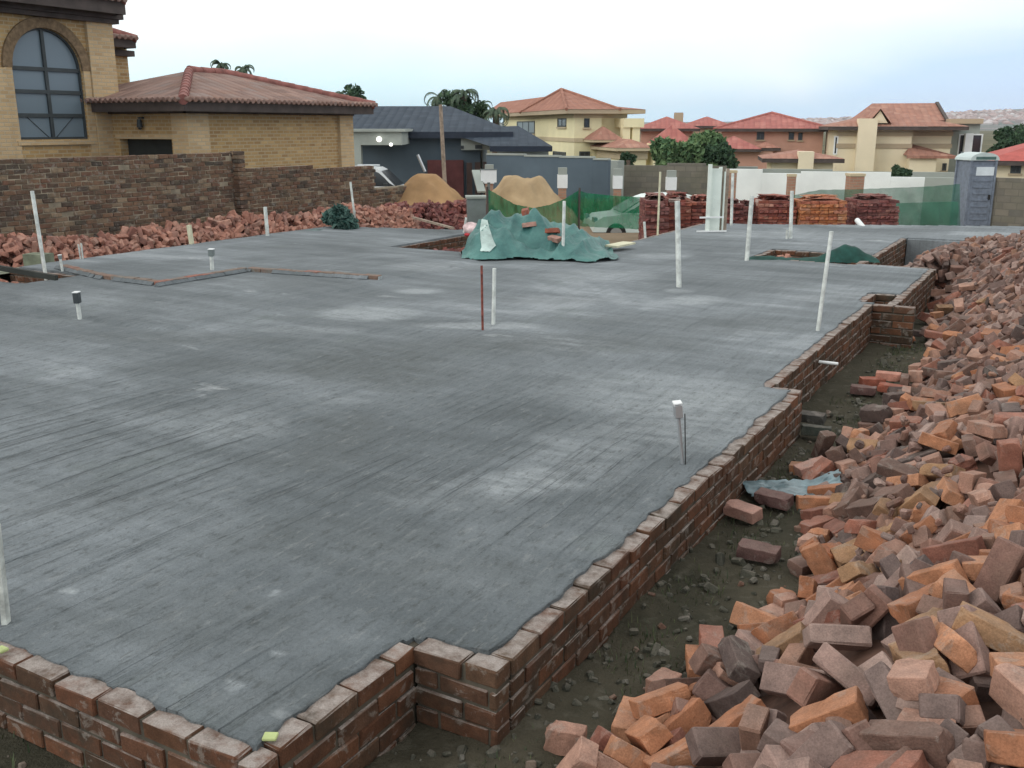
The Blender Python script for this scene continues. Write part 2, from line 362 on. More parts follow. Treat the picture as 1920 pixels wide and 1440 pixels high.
for v in me.vertices:
    q = Vector(v.co)-Vector((0, 0, CH)); D = q.dot(FW); dep = D*CP-q.z*SP; px = 960+F*q.dot(RT)/dep; py = 720-F*(D*SP+q.z*CP)/dep; a_ = 0
    for cx, cy, rx, ry, k in STAIN:
        e = ((px-cx)/rx)**2+((py-cy)/ry)**2
        if e < 4: a_ += k*math.exp(-e*e*.7)
    vals.append(a_)
at = me.attributes.new('stain', 'FLOAT', 'POINT'); at.data.foreach_set('value', vals)
m_slab, nt, b = newmat('raw_concrete', (.2, .2, .2), .82, .35)
o = coords(nt)
# broad pour patches and trowel drag marks that fan along the length of the slab
wv = N(nt, 'ShaderNodeVectorMath', operation='ADD'); nt.links.new(o, wv.inputs[0])
wn = N(nt, 'ShaderNodeTexNoise'); wn.inputs['Scale'].default_value = .22; wn.inputs['Detail'].default_value = 2; nt.links.new(o, wn.inputs[0])
wm = N(nt, 'ShaderNodeVectorMath', operation='SCALE'); wm.inputs['Scale'].default_value = .35; nt.links.new(wn.outputs['Color'], wm.inputs[0]); nt.links.new(wm.outputs[0], wv.inputs[1])
def mapv(src, sc_, rz=0):
    m = N(nt, 'ShaderNodeMapping'); m.inputs['Scale'].default_value = sc_; m.inputs['Rotation'].default_value = (0, 0, rz); nt.links.new(src, m.inputs[0]); return m.outputs[0]
streak = NOISE(nt, mapv(wv.outputs[0], (6.5, .38, 1), 0), 1.0, 6, .62)
fine = NOISE(nt, mapv(wv.outputs[0], (20, 1.1, 1), 0), 1.0, 5, .7)
cross = NOISE(nt, mapv(o, (.45, 2.6, 1), math.radians(-18)), 1.0, 6, .65)
ys_n = N(nt, 'ShaderNodeSeparateXYZ'); nt.links.new(o, ys_n.inputs[0]); ysl = ys_n.outputs[1]      # slab colour runs darker toward the near end
patch = NOISE(nt, o, .33, 6, .62, .6); grit = NOISE(nt, o, 70, 3, .7)
lum = M(nt, 'ADD', M(nt, 'MULTIPLY', patch, 1.35), M(nt, 'ADD', M(nt, 'MULTIPLY', streak, .10), M(nt, 'MULTIPLY', cross, .72)))
c = RAMP(nt, M(nt, 'ADD', MR(nt, lum, .80, 1.36), M(nt, 'MULTIPLY_ADD', MR(nt, ysl, 2.5, 9), .26, -.14)), [(0, (.087, .100, .107)), (.3, (.119, .135, .145)), (.55, (.153, .171, .183)), (.8, (.20, .221, .237)), (1, (.275, .298, .316))])
at_ = N(nt, 'ShaderNodeAttribute', attribute_name='stain'); stn = M(nt, 'ADD', at_.outputs['Fac'], M(nt, 'MULTIPLY', M(nt, 'SUBTRACT', NOISE(nt, mapv(o, (1.2, 3.5, 1), math.radians(-26)), 2.2, 8, .72), .5), M(nt, 'MULTIPLY', M(nt, 'ABSOLUTE', at_.outputs['Fac']), 3.4)))
c = MIX(nt, MR(nt, stn, .12, .85, 0, .72), c, (.33, .355, .37)); c = MIX(nt, MR(nt, stn, -.08, -.8, 0, .7), c, (.09, .10, .101))
c = MIX(nt, M(nt, 'MULTIPLY', MR(nt, NOISE(nt, o, .9, 6, .7), .58, .68), .3), c, (.15, .175, .165))
sp = N(nt, 'ShaderNodeSeparateXYZ'); nt.links.new(o, sp.inputs[0])
c = MIX(nt, MR(nt, NOISE(nt, mapv(o, (1.0, 2.2, 1)), .75, 5, .6), .66, .74, 0, .6), c, (.46, .48, .49))
pit_shade = M(nt, 'MULTIPLY', MR(nt, NOISE(nt, mapv(o, (26, 9, 1)), 1.0, 5, .75), .47, .36), MR(nt, ysl, 11, 5, .25, 1))      # raked pits and dashes, their shade painted into the colour
c = MIX(nt, M(nt, 'MULTIPLY', pit_shade, .55), c, (.055, .06, .058)); crest = M(nt, 'MULTIPLY', MR(nt, NOISE(nt, mapv(o, (19, 5, 1)), 1.0, 5, .75), .56, .68), MR(nt, ysl, 11, 5, .2, 1)); c = MIX(nt, M(nt, 'MULTIPLY', crest, .45), c, (.25, .26, .26))  # ridge crests painted lighter, as light catching the relief
c = MIX(nt, 1.0, c, MIX(nt, MR(nt, M(nt, 'ADD', M(nt, 'MULTIPLY', fine, .45), M(nt, 'MULTIPLY', grit, .55)), .35, .65), (.80, .81, .81), (1.17, 1.17, 1.17)), 'MULTIPLY')
rk = M(nt, 'MULTIPLY', MR(nt, NOISE(nt, mapv(wv.outputs[0], (15, .5, 1), 0), 1.0, 3, .5), .36, .47), 1.0)      # raking ridges, deep only in places
rmask = M(nt, 'MULTIPLY', MR(nt, NOISE(nt, o, .45, 3, .5), .40, .58), MR(nt, M(nt, 'MULTIPLY_ADD', patch, 3.0, ysl), 8.6, 5.5))
c = MIX(nt, M(nt, 'MULTIPLY', M(nt, 'SUBTRACT', 1.0, rk), M(nt, 'MULTIPLY', M(nt, 'MULTIPLY', rmask, MR(nt, NOISE(nt, mapv(o, (9, 4, 1)), 1.0, 4, .7), .35, .6)), .5)), c, (.06, .07, .072))  # shade in the grooves between ridges painted into the colour
nt.links.new(c, b.inputs['Base Color'])
nt.links.new(MR(nt, patch, .35, .65, .8, .97), b.inputs['Roughness'])
groove = MR(nt, fine, .30, .40)
hh = M(nt, 'ADD', M(nt, 'ADD', M(nt, 'MULTIPLY', groove, .4), M(nt, 'MULTIPLY', M(nt, 'MULTIPLY', rk, M(nt, 'ADD', rmask, .06)), 2.4)), M(nt, 'ADD', M(nt, 'MULTIPLY', streak, .5), M(nt, 'ADD', M(nt, 'MULTIPLY', grit, .9), M(nt, 'MULTIPLY', NOISE(nt, o, 22, 4, .7), 1.3))))
BUMP(nt, b, hh, .9, .012)
me.materials.append(m_slab); so = bpy.data.objects.new('concrete_slab', me); COL.objects.link(so); tag(so, kind='structure')

# ================================================================== FOUNDATION BRICKWORK
def brick_run(mb, core, p, q, nrm, ztop, courses, seed, thick=.106, L=.222, gap=.011, H=.074, jit=.004, head=0.):
    """courses of bricks from p to q (outer face line), nrm = outward normal"""
    rnd = random.Random(seed); p = Vector(p); q = Vector(q); d = (q-p); tot = d.length; d.normalize(); n = Vector(nrm)
    ang = math.atan2(d.y, d.x)
    for c in range(courses):
        z1 = ztop - c*(H+gap)
        t = head + (0 if c % 2 == 0 else -(L+gap)/2)
        while t < tot-.01:
            a = max(0, t); e = min(tot, t+L)
            if e-a > .03:
                cc = p + d*((a+e)/2) - n*(thick/2-(rnd.uniform(0, .009) if c else rnd.uniform(-.004, .012)))
                tilt = rnd.uniform(-.02, .02) if c == 0 else rnd.uniform(-.006, .006)
                rot = Matrix.Rotation(ang+tilt, 3, 'Z') @ Matrix.Rotation(rnd.uniform(-.03, .03) if c == 0 else 0, 3, 'Y')
                dz = rnd.uniform(-jit, jit)+(.004 if c == 0 else 0)
                bb = bevel_box(e-a-.001, thick, H, .006, rnd)
                mb.add([Vector((cc.x, cc.y, z1-H/2+dz))+rot@v for v in bb[0]], bb[1])
            t += L+gap
    zb = ztop-courses*(H+gap)
    c = (p+q)/2 - n*(thick*.5)
    core.obox((c.x, c.y, (ztop-.008+zb)/2), (tot-.010, thick-.010, ztop-.008-zb), Matrix.Rotation(ang, 3, 'Z'))
def bevel_box(lx, ly, lz, bv, rnd=None):
    """chamfered box: 24 vertices"""
    vs = []; fs = []
    h = (lx/2, ly/2, lz/2); idx = {}
    for sx in (-1, 1):
        for sy in (-1, 1):
            for sz in (-1, 1):
                for ax in range(3):
                    k = [sx*(h[0]-bv), sy*(h[1]-bv), sz*(h[2]-bv)]; s = (sx, sy, sz)
                    k[ax] = s[ax]*h[ax]
                    if rnd: k = [u+rnd.uniform(-bv*.45, bv*.45) for u in k]
                    idx[(sx, sy, sz, ax)] = len(vs); vs.append(Vector(k))
    for ax in range(3):
        o1, o2 = [a for a in range(3) if a != ax]
        for s in (-1, 1):
            q = []
            for a, bb in ((-1, -1), (1, -1), (1, 1), (-1, 1)):
                k = [0, 0, 0]; k[ax] = s; k[o1] = a; k[o2] = bb; q.append(idx[(*k, ax)])
            fs.append(tuple(q))
    for ax in range(3):                    # edge chamfers (edge parallel to ax)
        o1, o2 = [a for a in range(3) if a != ax]
        for a in (-1, 1):
            for bb in (-1, 1):
                k0 = [0, 0, 0]; k1 = [0, 0, 0]; k0[ax] = -1; k1[ax] = 1
                for k in (k0, k1): k[o1] = a; k[o2] = bb
                fs.append((idx[(*k0, o1)], idx[(*k1, o1)], idx[(*k1, o2)], idx[(*k0, o2)]))
    for sx in (-1, 1):
        for sy in (-1, 1):
            for sz in (-1, 1): fs.append(tuple(idx[(sx, sy, sz, a)] for a in range(3)))
    return vs, fs
fw = thing('foundation_wall', 'low red brick foundation wall stepping in and out around the grey concrete slab', 'foundation')
mb, core = MB(), MB()
RUNS = [((-7.5, 1.93), (-2.06, 1.93), (0, -1), 6), ((-2.06, 2.04), (-2.06, 2.8), (1, 0), 6), ((-2.06+.0, 2.8), (-1.68, 2.8), (0, -1), 6),
        ((-1.68, 2.91), (-1.68, 7.47), (1, 0), 7), ((-1.79, 7.47), (-1.92, 7.47), (0, 1), 7), ((-1.92, 7.36), (-1.92, 11.7), (1, 0), 8), ((-1.92, 11.7), (-1.46, 11.7), (0, -1), 8),
        ((-1.68, 11.81), (-1.68, 15.26), (1, 0), 8), ((-1.79, 15.26), (-2.68, 15.26), (0, 1), 8), ((-2.68, 15.15), (-2.68, 19.2), (1, 0), 8),
        ((-4.3, 15.12), (-2.8, 15.12), (0, 1), 8), ((-2.8, 16.25), (-4.3, 16.25), (0, -1), 8), ((-4.3, 15.1), (-4.3, 16.27), (1, 0), 8), ((-2.80, 15.1), (-2.80, 19.2), (-1, 0), 3),
        ((-9.95, 13.3), (-6.9, 13.3), (0, 1), 6), ((-9.95, 13.28), (-9.95, 16.4), (1, 0), 6), ((-6.9, 13.2), (-6.9, 20.0), (-1, 0), 7), ((-6.9, 20.0), (-.5, 23.0), (-.42, .9), 7),
        ((-13.3, 15.4), (-9.95, 16.4), (-.28, .96), 6), ((-13.3, 8.5), (-13.3, 15.4), (-1, 0), 6), ((-11.75, 7.7), (-11.75, 8.5), (-1, 0), 5), ((-13.3, 8.5), (-11.75, 8.5), (0, -1), 5), ((-13.3, 7.72), (-11.75, 7.72), (0, 1), 5),
        ((-2.03, 11.82), (-2.03, 12.52), (1, 0), 4), ((-2.03, 12.5), (-1.68, 12.5), (0, -1), 4)]
for k, (p, q, n, c) in enumerate(RUNS): brick_run(mb, core, (*p, 0), (*q, 0), (*n, 0), 0, c, 50+k, head=-.06 if k in (1,) else 0)
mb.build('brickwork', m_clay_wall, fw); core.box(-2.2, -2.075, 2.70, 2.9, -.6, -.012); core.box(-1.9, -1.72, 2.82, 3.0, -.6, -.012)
core.build('mortar', m_mortar, fw)
# cast concrete edge under the far part of the slab
mb = MB(); mb.box(-2.66, -1.2, 19.20, 19.34, -.7, -.012)
tag(mb.build('concrete_edge', m_slab), kind='structure')
# raised single-course kerb across the left part of the slab
kb = thing('brick_kerb', 'low single course brick kerb zigzagging across the left part of the slab', 'kerb')
mb, core = MB(), MB()
pts = [(-12.5, 8.75), (-11.2, 8.42), (-10.02, 8.4), (-9.98, 9.9), (-7.9, 10.18)]
for k, (p, q) in enumerate(zip(pts, pts[1:])):
    d = (Vector(q)-Vector(p)).normalized(); brick_run(mb, core, (*p, 0), (*q, 0), (d.y, -d.x, 0), .085, 1, 90+k, thick=.11)
core2 = MB()
for k, (p, q) in enumerate(zip(pts, pts[1:])):     # cement haunch smeared over the kerb
    d = (Vector(q)-Vector(p)); L = d.length; d.normalize(); n = Vector((d.y, -d.x)); S = 30
    for i in range(int(L*8)):
        if noise.noise(Vector((k*9, i*.23, 0))) < -.18: continue
        a = Vector(p)+d*(i/8); h1 = .03+.02*noise.noise(Vector((i*.7, k, 1)))
        c = a+n*.01; core2.obox((c.x, c.y, .04), (.135, .06, h1+.03), Matrix.Rotation(math.atan2(d.y, d.x)+.05, 3, 'Z') @ Matrix.Rotation(.7, 3, 'X'))
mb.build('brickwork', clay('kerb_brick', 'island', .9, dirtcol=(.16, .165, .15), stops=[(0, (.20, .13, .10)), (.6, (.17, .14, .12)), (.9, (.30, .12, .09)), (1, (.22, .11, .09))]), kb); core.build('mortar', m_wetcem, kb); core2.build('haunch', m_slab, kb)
# low outer footing strip on the left
mb = MB(); S = 60
for i in range(S):
    y0 = 6.0+9.6*i/S; y1 = 6.0+9.6*(i+1)/S; a = .05*noise.noise(Vector((y0*1.3, 0, 0)))-.2; c = .05*noise.noise(Vector((y1*1.3, 0, 0)))-.2
    mb.add([(-14.0+a, y0, -.06+a*.3), (-13.27, y0, -.05), (-13.27, y1, -.05), (-14.0+c, y1, -.06+c*.3), (-14.0+a, y0, -.5), (-14.0+c, y1, -.5), ], [(0, 1, 2, 3), (0, 3, 5, 4)])
m_foot = plain('mossy_concrete', (.20, .22, .16), .95, .25, 3, .5, 30)
fo = mb.build('footing_strip', m_foot); tag(fo, 'pale mossy concrete footing strip between the slab and the brick rubble', 'footing')
# ================================================================== GARDEN WALL (recycled bricks) on the left
gw = thing('garden_wall', 'long weathered recycled brick garden wall with stepped top below the yellow brick house', 'wall')
mb, core = MB(), MB(); rnd = random.Random(8)
def gtop(y): return 1.47 if y < 15.45 else (1.15 if y < 17.6 else (1.06 if y < 19.95 else (.5 if y < 21.9 else -9)))
y = 3.0
for c in range(24):
    z1 = 1.47-c*.085
    y = 3.0 - (.116 if c % 2 else 0)
    while y < 21.9:
        L = .222
        if gtop(y+L*.5) >= z1-.02 and rnd.random() < .985:
            vs = bevel_box(.11, L*rnd.uniform(.95, 1.01), .074+rnd.uniform(-.004, .003), .007, rnd)
            ox = rnd.uniform(-.01, .012)
            mb.add([Vector((-15.555+ox, y+L/2+rnd.uniform(-.006, .006), z1-.037+rnd.uniform(-.005, .005)))+v for v in vs[0]], vs[1])
        y += .233
for (a, bq) in ((3, 15.46), (15.46, 17.6), (17.6, 19.95), (19.95, 21.9)):
    t = gtop((a+bq)/2); core.box(-15.75, -15.512, a, bq, -.7, t-.02)
mb.build('brickwork', m_clay_old, gw); core.build('mortar', m_mortar_wall, gw)
mb = MB()
for c in range(22):
    z1 = 1.50-c*.085
    for k in range(2):
        vs = bevel_box(.216, .20, .076, .007, rnd); mb.add([Vector((-15.44+(k and -.12 or 0)+rnd.uniform(-.006, .006), 15.25+(.0 if k else 0), z1-.038))+v for v in vs[0]], vs[1])
mb.build('pier', m_clay_old, gw)

# ================================================================== HOUSE helpers
def arc_window(parent, y0, y1, zb, zs, X):
    """arched window in a wall that faces +X: frame, panes"""
    r = (y1-y0)/2; yc = (y0+y1)/2; fr = MB(); pn = MB(); d = .07
    prof = [(y0, zb), (y1, zb), (y1, zs)]+[(yc+r*math.cos(t), zs+r*math.sin(t)) for t in [math.pi*i/20 for i in range(1, 20)]]+[(y0, zs)]
    pn.poly([(X-.10, a, c) for a, c in prof])
    ring = prof[2:]+[prof[0], prof[1]]; n = len(prof)
    for i in range(n):
        a = prof[i]; c = prof[(i+1) % n]; fr.bar((X-.08, a[0], a[1]), (X-.08, c[0], c[1]), .07, .09)
    fr.bar((X-.085, yc, zb), (X-.085, yc, zs+r), .075, .07)
    for z in (zb+.01, zb+(zs-zb)*.345, zb+(zs-zb)*.68, zs): fr.bar((X-.083, y0, z), (X-.083, y1, z), .06, .08)
    f = fr.build('window', m_frame, parent); pn.build('pane', m_curtain, f, fix=False)
    g = MB()
    for s in (-1, 1):                                   # crossed burglar bars low down
        g.bar((X-.09, yc+s*.1, zb+.05), (X-.09, yc+s*.6, zb+.5), .012)
    g.build('burglar_bar', m_frame, f); return f
def wallface_arch(mb, X, ya, yb, za, zt, y0, y1, zb, zs, depth=.14):
    """wall sheet at X facing +X with an arched hole; reveals included"""
    r = (y1-y0)/2; yc = (y0+y1)/2; K = 20
    def Q(a, b2, c, d): mb.add([(X, a, c), (X, b2, c), (X, b2, d), (X, a, d)], [(0, 1, 2, 3)])
    Q(ya, y0, za, zt); Q(y1, yb, za, zt); Q(y0, y1, za, zb)
    arc = [(yc-r*math.cos(math.pi*i/K), zs+r*math.sin(math.pi*i/K)) for i in range(K+1)]
    for p, q in zip(arc, arc[1:]): mb.add([(X, p[0], p[1]), (X, q[0], q[1]), (X, q[0], zt), (X, p[0], zt)], [(0, 1, 2, 3)])
    loop = [(y0, zb)]+arc+[(y1, zb)]
    for p, q in zip(loop, loop[1:]+loop[:1]): mb.add([(X, *p), (X, *q), (X-depth, *q), (X-depth, *p)], [(0, 1, 2, 3)])
def hip_roof(parent, x0, x1, y0, y1, z, pitch, mat, ov=.45, fascia=m_trim, cap=None, fh=.18, thick=.1, gable=False, caprad=.1, name='roof', hipcut=None):
    """hip roof over the rectangle, eaves at z"""
    x0 -= ov; x1 += ov; y0 -= ov; y1 += ov; w = x1-x0; l = y1-y0; tp = math.tan(pitch); mb = MB()
    if w <= l:
        h = w/2*tp; i = 0 if gable else w/2; r0 = ((x0+x1)/2, y0+i, z+h); r1 = ((x0+x1)/2, y1-i, z+h)
        fs = [((x0, y0, z), (x1, y0, z), r0), ((x1, y0, z), (x1, y1, z), r1, r0), ((x1, y1, z), (x0, y1, z), r1), ((x0, y1, z), (x0, y0, z), r0, r1)]
        hips = [((x0, y0, z), r0), ((x1, y0, z), r0), ((x1, y1, z), r1), ((x0, y1, z), r1), (r0, r1)]
    else:
        h = l/2*tp; i = 0 if gable else l/2; r0 = (x0+i, (y0+y1)/2, z+h); r1 = (x1-i, (y0+y1)/2, z+h)
        fs = [((x0, y0, z), (x1, y0, z), r1, r0), ((x1, y0, z), (x1, y1, z), r1), ((x1, y1, z), (x0, y1, z), r0, r1), ((x0, y1, z), (x0, y0, z), r0)]
        hips = [((x0, y0, z), r0), ((x1, y0, z), r1), ((x1, y1, z), r1), ((x0, y1, z), r0), (r0, r1)]
    for f in fs: mb.poly(f)
    ro = mb.build(name, mat, parent, fix=False)
    f = MB(); t = .03
    f.box(x0+t, x1-t, y0+t, y1-t, z-.03, z-.008)
    f.box(x0+t, x1-t, y0+.02, y0+.05, z-fh, z-.031); f.box(x0+t, x1-t, y1-.05, y1-.02, z-fh, z-.031)
    f.box(x0+.02, x0+.05, y0+.051, y1-.051, z-fh, z-.031); f.box(x1-.05, x1-.02, y0+.051, y1-.051, z-fh, z-.031)
    f.build('fascia', fascia, ro)
    if cap:
        c = MB()
        for a, e in hips:
            if (Vector(a)-Vector(e)).length > .3: c.tube(a, Vector(e)+Vector((0, 0, .01)), caprad, n=8)
        c.build('ridge_tiles', cap, ro)
    return ro
def win(parent, face, a, b, z0, z1, pos, frame=m_frame, pane=m_darkglass, bars=1, sill=True, sillm=None, proud=.04):
    """rectangular window on a wall; face 'y-' (wall plane y=pos, looking -y), 'x+' (plane x=pos) ..."""
    ax = face[0]; s = 1 if face[1] == '+' else -1
    def bx(mb, u0, u1, w0, w1, d0, d1):
        d0, d1 = sorted((pos+s*d0, pos+s*d1))
        if ax == 'y': mb.box(u0, u1, d0, d1, w0, w1)
        else: mb.box(d0, d1, u0, u1, w0, w1)
    t = .07; fr = MB()
    bx(fr, a, b, z1-t, z1, -.05, proud); bx(fr, a, b, z0, z0+t, -.05, proud)
    bx(fr, a, a+t, z0+t+.001, z1-t-.001, -.05, proud); bx(fr, b-t, b, z0+t+.001, z1-t-.001, -.05, proud)
    for i in range(bars):
        u = a+(b-a)*(i+1)/(bars+1); bx(fr, u-.03, u+.03, z0+t+.001, z1-t-.001, -.05, proud-.01)
    f = fr.build('window', frame, parent); pn = MB(); bx(pn, a+.04, b-.04, z0+.04, z1-.04, -.04, .012); pn.build('pane', pane, f)
    if sill: sm = MB(); bx(sm, a-.08, b+.08, z0-.09, z0-.004, -.04, proud+.05); sm.build('sill', sillm or m_beige2, f)
    return f
def walls(parent, x0, x1, y0, y1, z0, z1, mat, name='wall'):
    mb = MB(); mb.box(x0, x1, y0, y1, z0, z1); return mb.build(name, mat, parent)
def eave_tiles(parent, p, q, r=.055, step=.17, mat=None, along=None):
    mb = MB(); p = Vector(p); q = Vector(q); n = int((q-p).length/step); d = (q-p)/n; al = Vector(along)
    for i in range(n): c = p+d*(i+.5); mb.tube(c-al*.06, c+al*.12, r, n=8)
    return mb.build('eave_tiles', mat or m_tile, parent)

# ---------------------------------------------------------------- house 1: yellow face brick with arched window
h1 = thing('brick_house', 'yellow face brick house with tall arched window and red ridged roof', 'house', (0, 0, 0))
XT = -20.1
mb = MB(); wallface_arch(mb, XT, 8.0, 16.07, -.7, 4.72, 13.50, 15.22, 1.72, 3.22)
mb.box(-24.5, -20.24, 8.0, 16.07, -.7, 4.7)
mb.add([(XT, 16.07, -.7), (-20.25, 16.07, -.7), (-20.25, 16.07, 4.72), (XT, 16.07, 4.72)], [(0, 1, 2, 3)])
twr = mb.build('tower_wall', m_face, h1)
arc_window(h1, 13.50, 15.22, 1.72, 3.22, XT)
mb = MB()                                            # brick ring over the arch and pilasters beside it
yc, r = 14.36, .86; K = 18
for i in range(K):
    t0, t1 = math.pi*i/K, math.pi*(i+1)/K; ro_, ri = r+.22, r+.002
    vs = [(X, yc+rr*math.cos(t), 3.22+rr*math.sin(t)) for X in (XT-.01, XT+.06) for rr in (ri, ro_) for t in (t0, t1)]
    mb.add(vs, [(4, 5, 7, 6), (0, 2, 3, 1), (0, 1, 5, 4), (2, 6, 7, 3)])
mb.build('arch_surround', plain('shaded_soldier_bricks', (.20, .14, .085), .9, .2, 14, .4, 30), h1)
for k, (a, c) in enumerate(((12.85, 13.28), (15.42, 16.11))):
    mb = MB(); mb.box(XT-.05, XT+.09, a, c, -.7, 3.2 if k == 0 else 4.70); mb.build('pilaster', m_face2, h1)
mb = MB(); mb.box(XT-.04, XT+.07, 13.4, 15.34, 1.60, 1.70); mb.build('sill', m_face2, h1)
mb = MB(); mb.box(XT-.02, XT+.05, 13.30, 13.485, -.7, 3.22); mb.box(XT-.02, XT+.05, 15.235, 15.41, -.7, 3.22); mb.build('pilaster', m_face2, h1)
hip_roof(h1, -25.5, XT+.03, 7, 15.62, 4.78, math.radians(24), m_tile, .55, m_trim, m_tile_red, .3)
eave_tiles(h1, (XT+.56, 6.6, 4.82), (XT+.56, 16.15, 4.82), along=(1, 0, -.2), r=.07)
mb = MB(); mb.box(XT-.1, XT+.25, 8.0, 16.32, 4.40, 4.52); mb.box(XT-.1, XT+.18, 8.0, 16.24, 4.30, 4.399); mb.build('cornice', m_trim, h1)
# rear wing behind the tower
walls(h1, -25, -21.5, 16.08, 17.68, -.7, 3.95, m_face, 'rear_wall')
hip_roof(h1, -25, -21.5, 14.0, 17.2, 4.12, math.radians(22), m_tile, .45, m_trim, m_tile_red, .22, name='rear_roof')
eave_tiles(h1, (-21.03, 13.7, 4.15), (-21.03, 17.62, 4.15), along=(1, 0, -.2))
mb = MB(); mb.box(-25, -21.36, 16.09, 17.80, 3.72, 3.86); mb.build('cornice', m_trim, h1)
# garage wing
mb = MB()
x0, x1, y0, y1 = -24.0, -17.5, 15.84, 21.5
gx0, gx1, gz1 = -19.8, -18.05, 1.72
mb.box(x0, x1-.001, y0+.3, y1, -.7, 2.5)
mb.box(-20.1, gx0, y0, y0+.299, -.7, 2.5); mb.box(gx1, x1, y0, y0+.299, -.7, 2.5); mb.box(gx0, gx1, y0, y0+.299, gz1, 2.5)
mb.build('garage_wall', m_face, h1)
mb = MB(); mb.box(gx0+.02, gx1-.02, y0+.20, y0+.29, -.6, gz1); gd = mb.build('garage_door', plain('dark_garage_door', (.025, .03, .03), .7, .1, 3, 0), h1)
mb = MB(); mb.box(gx0-.1, gx1+.06, y0-.03, y0+.1, gz1-.002, gz1+.09); mb.build('lintel', m_face2, h1)
for (a, c, d, e) in ((x1-.42, x1+.09, y0-.09, y0+.55), (x1-.3, x1+.09, y1-.5, y1+.05)):
    mb = MB(); mb.box(a, c, d, e, -.7, 2.42); mb.build('pilaster', m_face2, h1)
wr = hip_roof(h1, -22.0, x1, y0-.02, y1, 2.56, math.radians(16), m_tile, .5, m_trim, None, .24, name='garage_roof')
cap = MB(); zr = 2.56+2.75*math.tan(math.radians(16)); e0 = (-17.0, 15.32, 2.56); e1 = (-17.0, 22.0, 2.56); r0 = (-19.75, 18.07, zr); r1 = (-19.75, 19.25, zr)
for a, c in ((e0, r0), (e1, r1), (r0, r1), ((-22.5, 22.0, 2.56), r1)):
    a = Vector(a); c = Vector(c); n = max(1, int((c-a).length/.36)); d = (c-a)/n
    for i in range(n): cap.tube(a+d*i, a+d*(i+1.08), .115 if i or a.x > -17.1 else .13, .10, n=10)
cap.build('ridge_tiles', m_tile_red, wr)
eave_tiles(wr, (-16.98, 15.3, 2.585), (-16.98, 22.0, 2.585), along=(1, 0, -.2), mat=m_tile)
eave_tiles(wr, (-22, 15.3, 2.585), (-17.0, 15.3, 2.585), along=(0, -1, -.2), mat=m_tile)
mb = MB(); mb.box(-20.05, x1+.10, y0-.10, y0-.001, 2.28, 2.40); mb.box(x1+.001, x1+.11, y0-.10, y1+.08, 2.28, 2.40); mb.build('cornice', m_trim, h1)
l = MB(); l.tube((-18.95, y0-.10, 1.98), (-18.95, y0-.10, 2.16), .07, .05, 8); l.box(-19.0, -18.9, y0-.1, y0, 2.17, 2.21); l.tube((-18.95, y0-.10, 1.93), (-18.95, y0-.10, 1.975), .03, .06, 8); l.build('wall_lamp', m_frame, h1)
# ================================================================== NEIGHBOUR HOUSES
def frame_house(name, label, px, D, z0, ang, cat='house', group=None):
    p = P(px, D, z0); o = thing(name, label, cat, p, ang, group); o_inv = (p.copy(), ang); return o, o_inv
def lx(inv, px, axis='x', off=0.0):
    """local distance along the house's x (or y) axis at which the wall line reaches picture column px"""
    p, a = inv; d = Vector((math.cos(a), math.sin(a), 0)) if axis == 'x' else Vector((-math.sin(a), math.cos(a), 0))
    n = Vector((-math.sin(a), math.cos(a), 0)) if axis == 'x' else Vector((math.cos(a), math.sin(a), 0))
    q = p+n*off; q.z = 2.0; k = (px-960)/F
    # (q+t d).RT = k*CP*(q+t d).FW
    return (k*CP*q.dot(FW)-q.dot(RT))/(d.dot(RT)-k*CP*d.dot(FW))
def wz(inv, x, y, py):
    p, a = inv; q = p+Vector((math.cos(a)*x-math.sin(a)*y, math.sin(a)*x+math.cos(a)*y, 0)); return Zpy(py, q.dot(FW))-p.z
# -- cream two-storey house, corner at px 1075
A = YAW+math.radians(11.4)
h, iv = frame_house('cream_house', 'cream two storey house with brown tiled hip roof behind the slate grey wall', 1075, 52, -1.7, A)
xr = lx(iv, 1200); xm = lx(iv, 1128); 
p_, a_ = iv
# left face recedes along local +y ; find its length by column 945
yl = lx(iv, 945, 'y')
ze = wz(iv, 0, 0, 205)
x1 = lx(iv, 1180); 
walls(h, 0, xm, 0, yl, 0, ze, m_cream); walls(h, xm+.001, x1, .6, yl*.5, 0, ze, m_cream)
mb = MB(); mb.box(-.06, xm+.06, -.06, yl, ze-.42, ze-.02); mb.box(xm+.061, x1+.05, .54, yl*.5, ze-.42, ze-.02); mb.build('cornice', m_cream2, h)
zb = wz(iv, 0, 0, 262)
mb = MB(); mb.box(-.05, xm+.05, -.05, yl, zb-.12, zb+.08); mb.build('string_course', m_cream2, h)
yc = lx(iv, 1031, 'y'); zA = wz(iv, xm/2, yc, 168); cx = xm*.45
mb = MB(); e_ = [(-.6, -.6, ze), (xm+.8, -.6, ze), (xm+.8, 2*yc, ze), (-.6, 2*yc, ze)]
for i in range(4): mb.poly([e_[i], e_[(i+1) % 4], (cx, yc, zA)])
ro_ = mb.build('roof', m_tile_pink, h, fix=False)
mb = MB(); mb.box(-.57, xm+.77, -.57, 2*yc-.03, ze-.22, ze-.01); mb.build('fascia', m_beige2, ro_)
mb = MB(); [mb.tube(e, (cx, yc, zA+.02), .09, n=6) for e in e_]; mb.build('ridge_tiles', m_tile_pink, ro_)
hip_roof(h, 1, x1+.3, .6, .6+2*yc*.55, ze+.01, math.atan2(wz(iv, x1, yc*.5, 190)-ze, yc*.55+.6), m_tile_pink, .6, m_beige2, None, .22, name='side_roof')
hip_roof(h, 0.02, xm-.3, yc, yl+5, ze+.005, math.atan2(wz(iv, xm/2, yl, 189)-ze, xm/2+.4), m_tile_pink, .55, m_beige2, None, .22, name='rear_roof')
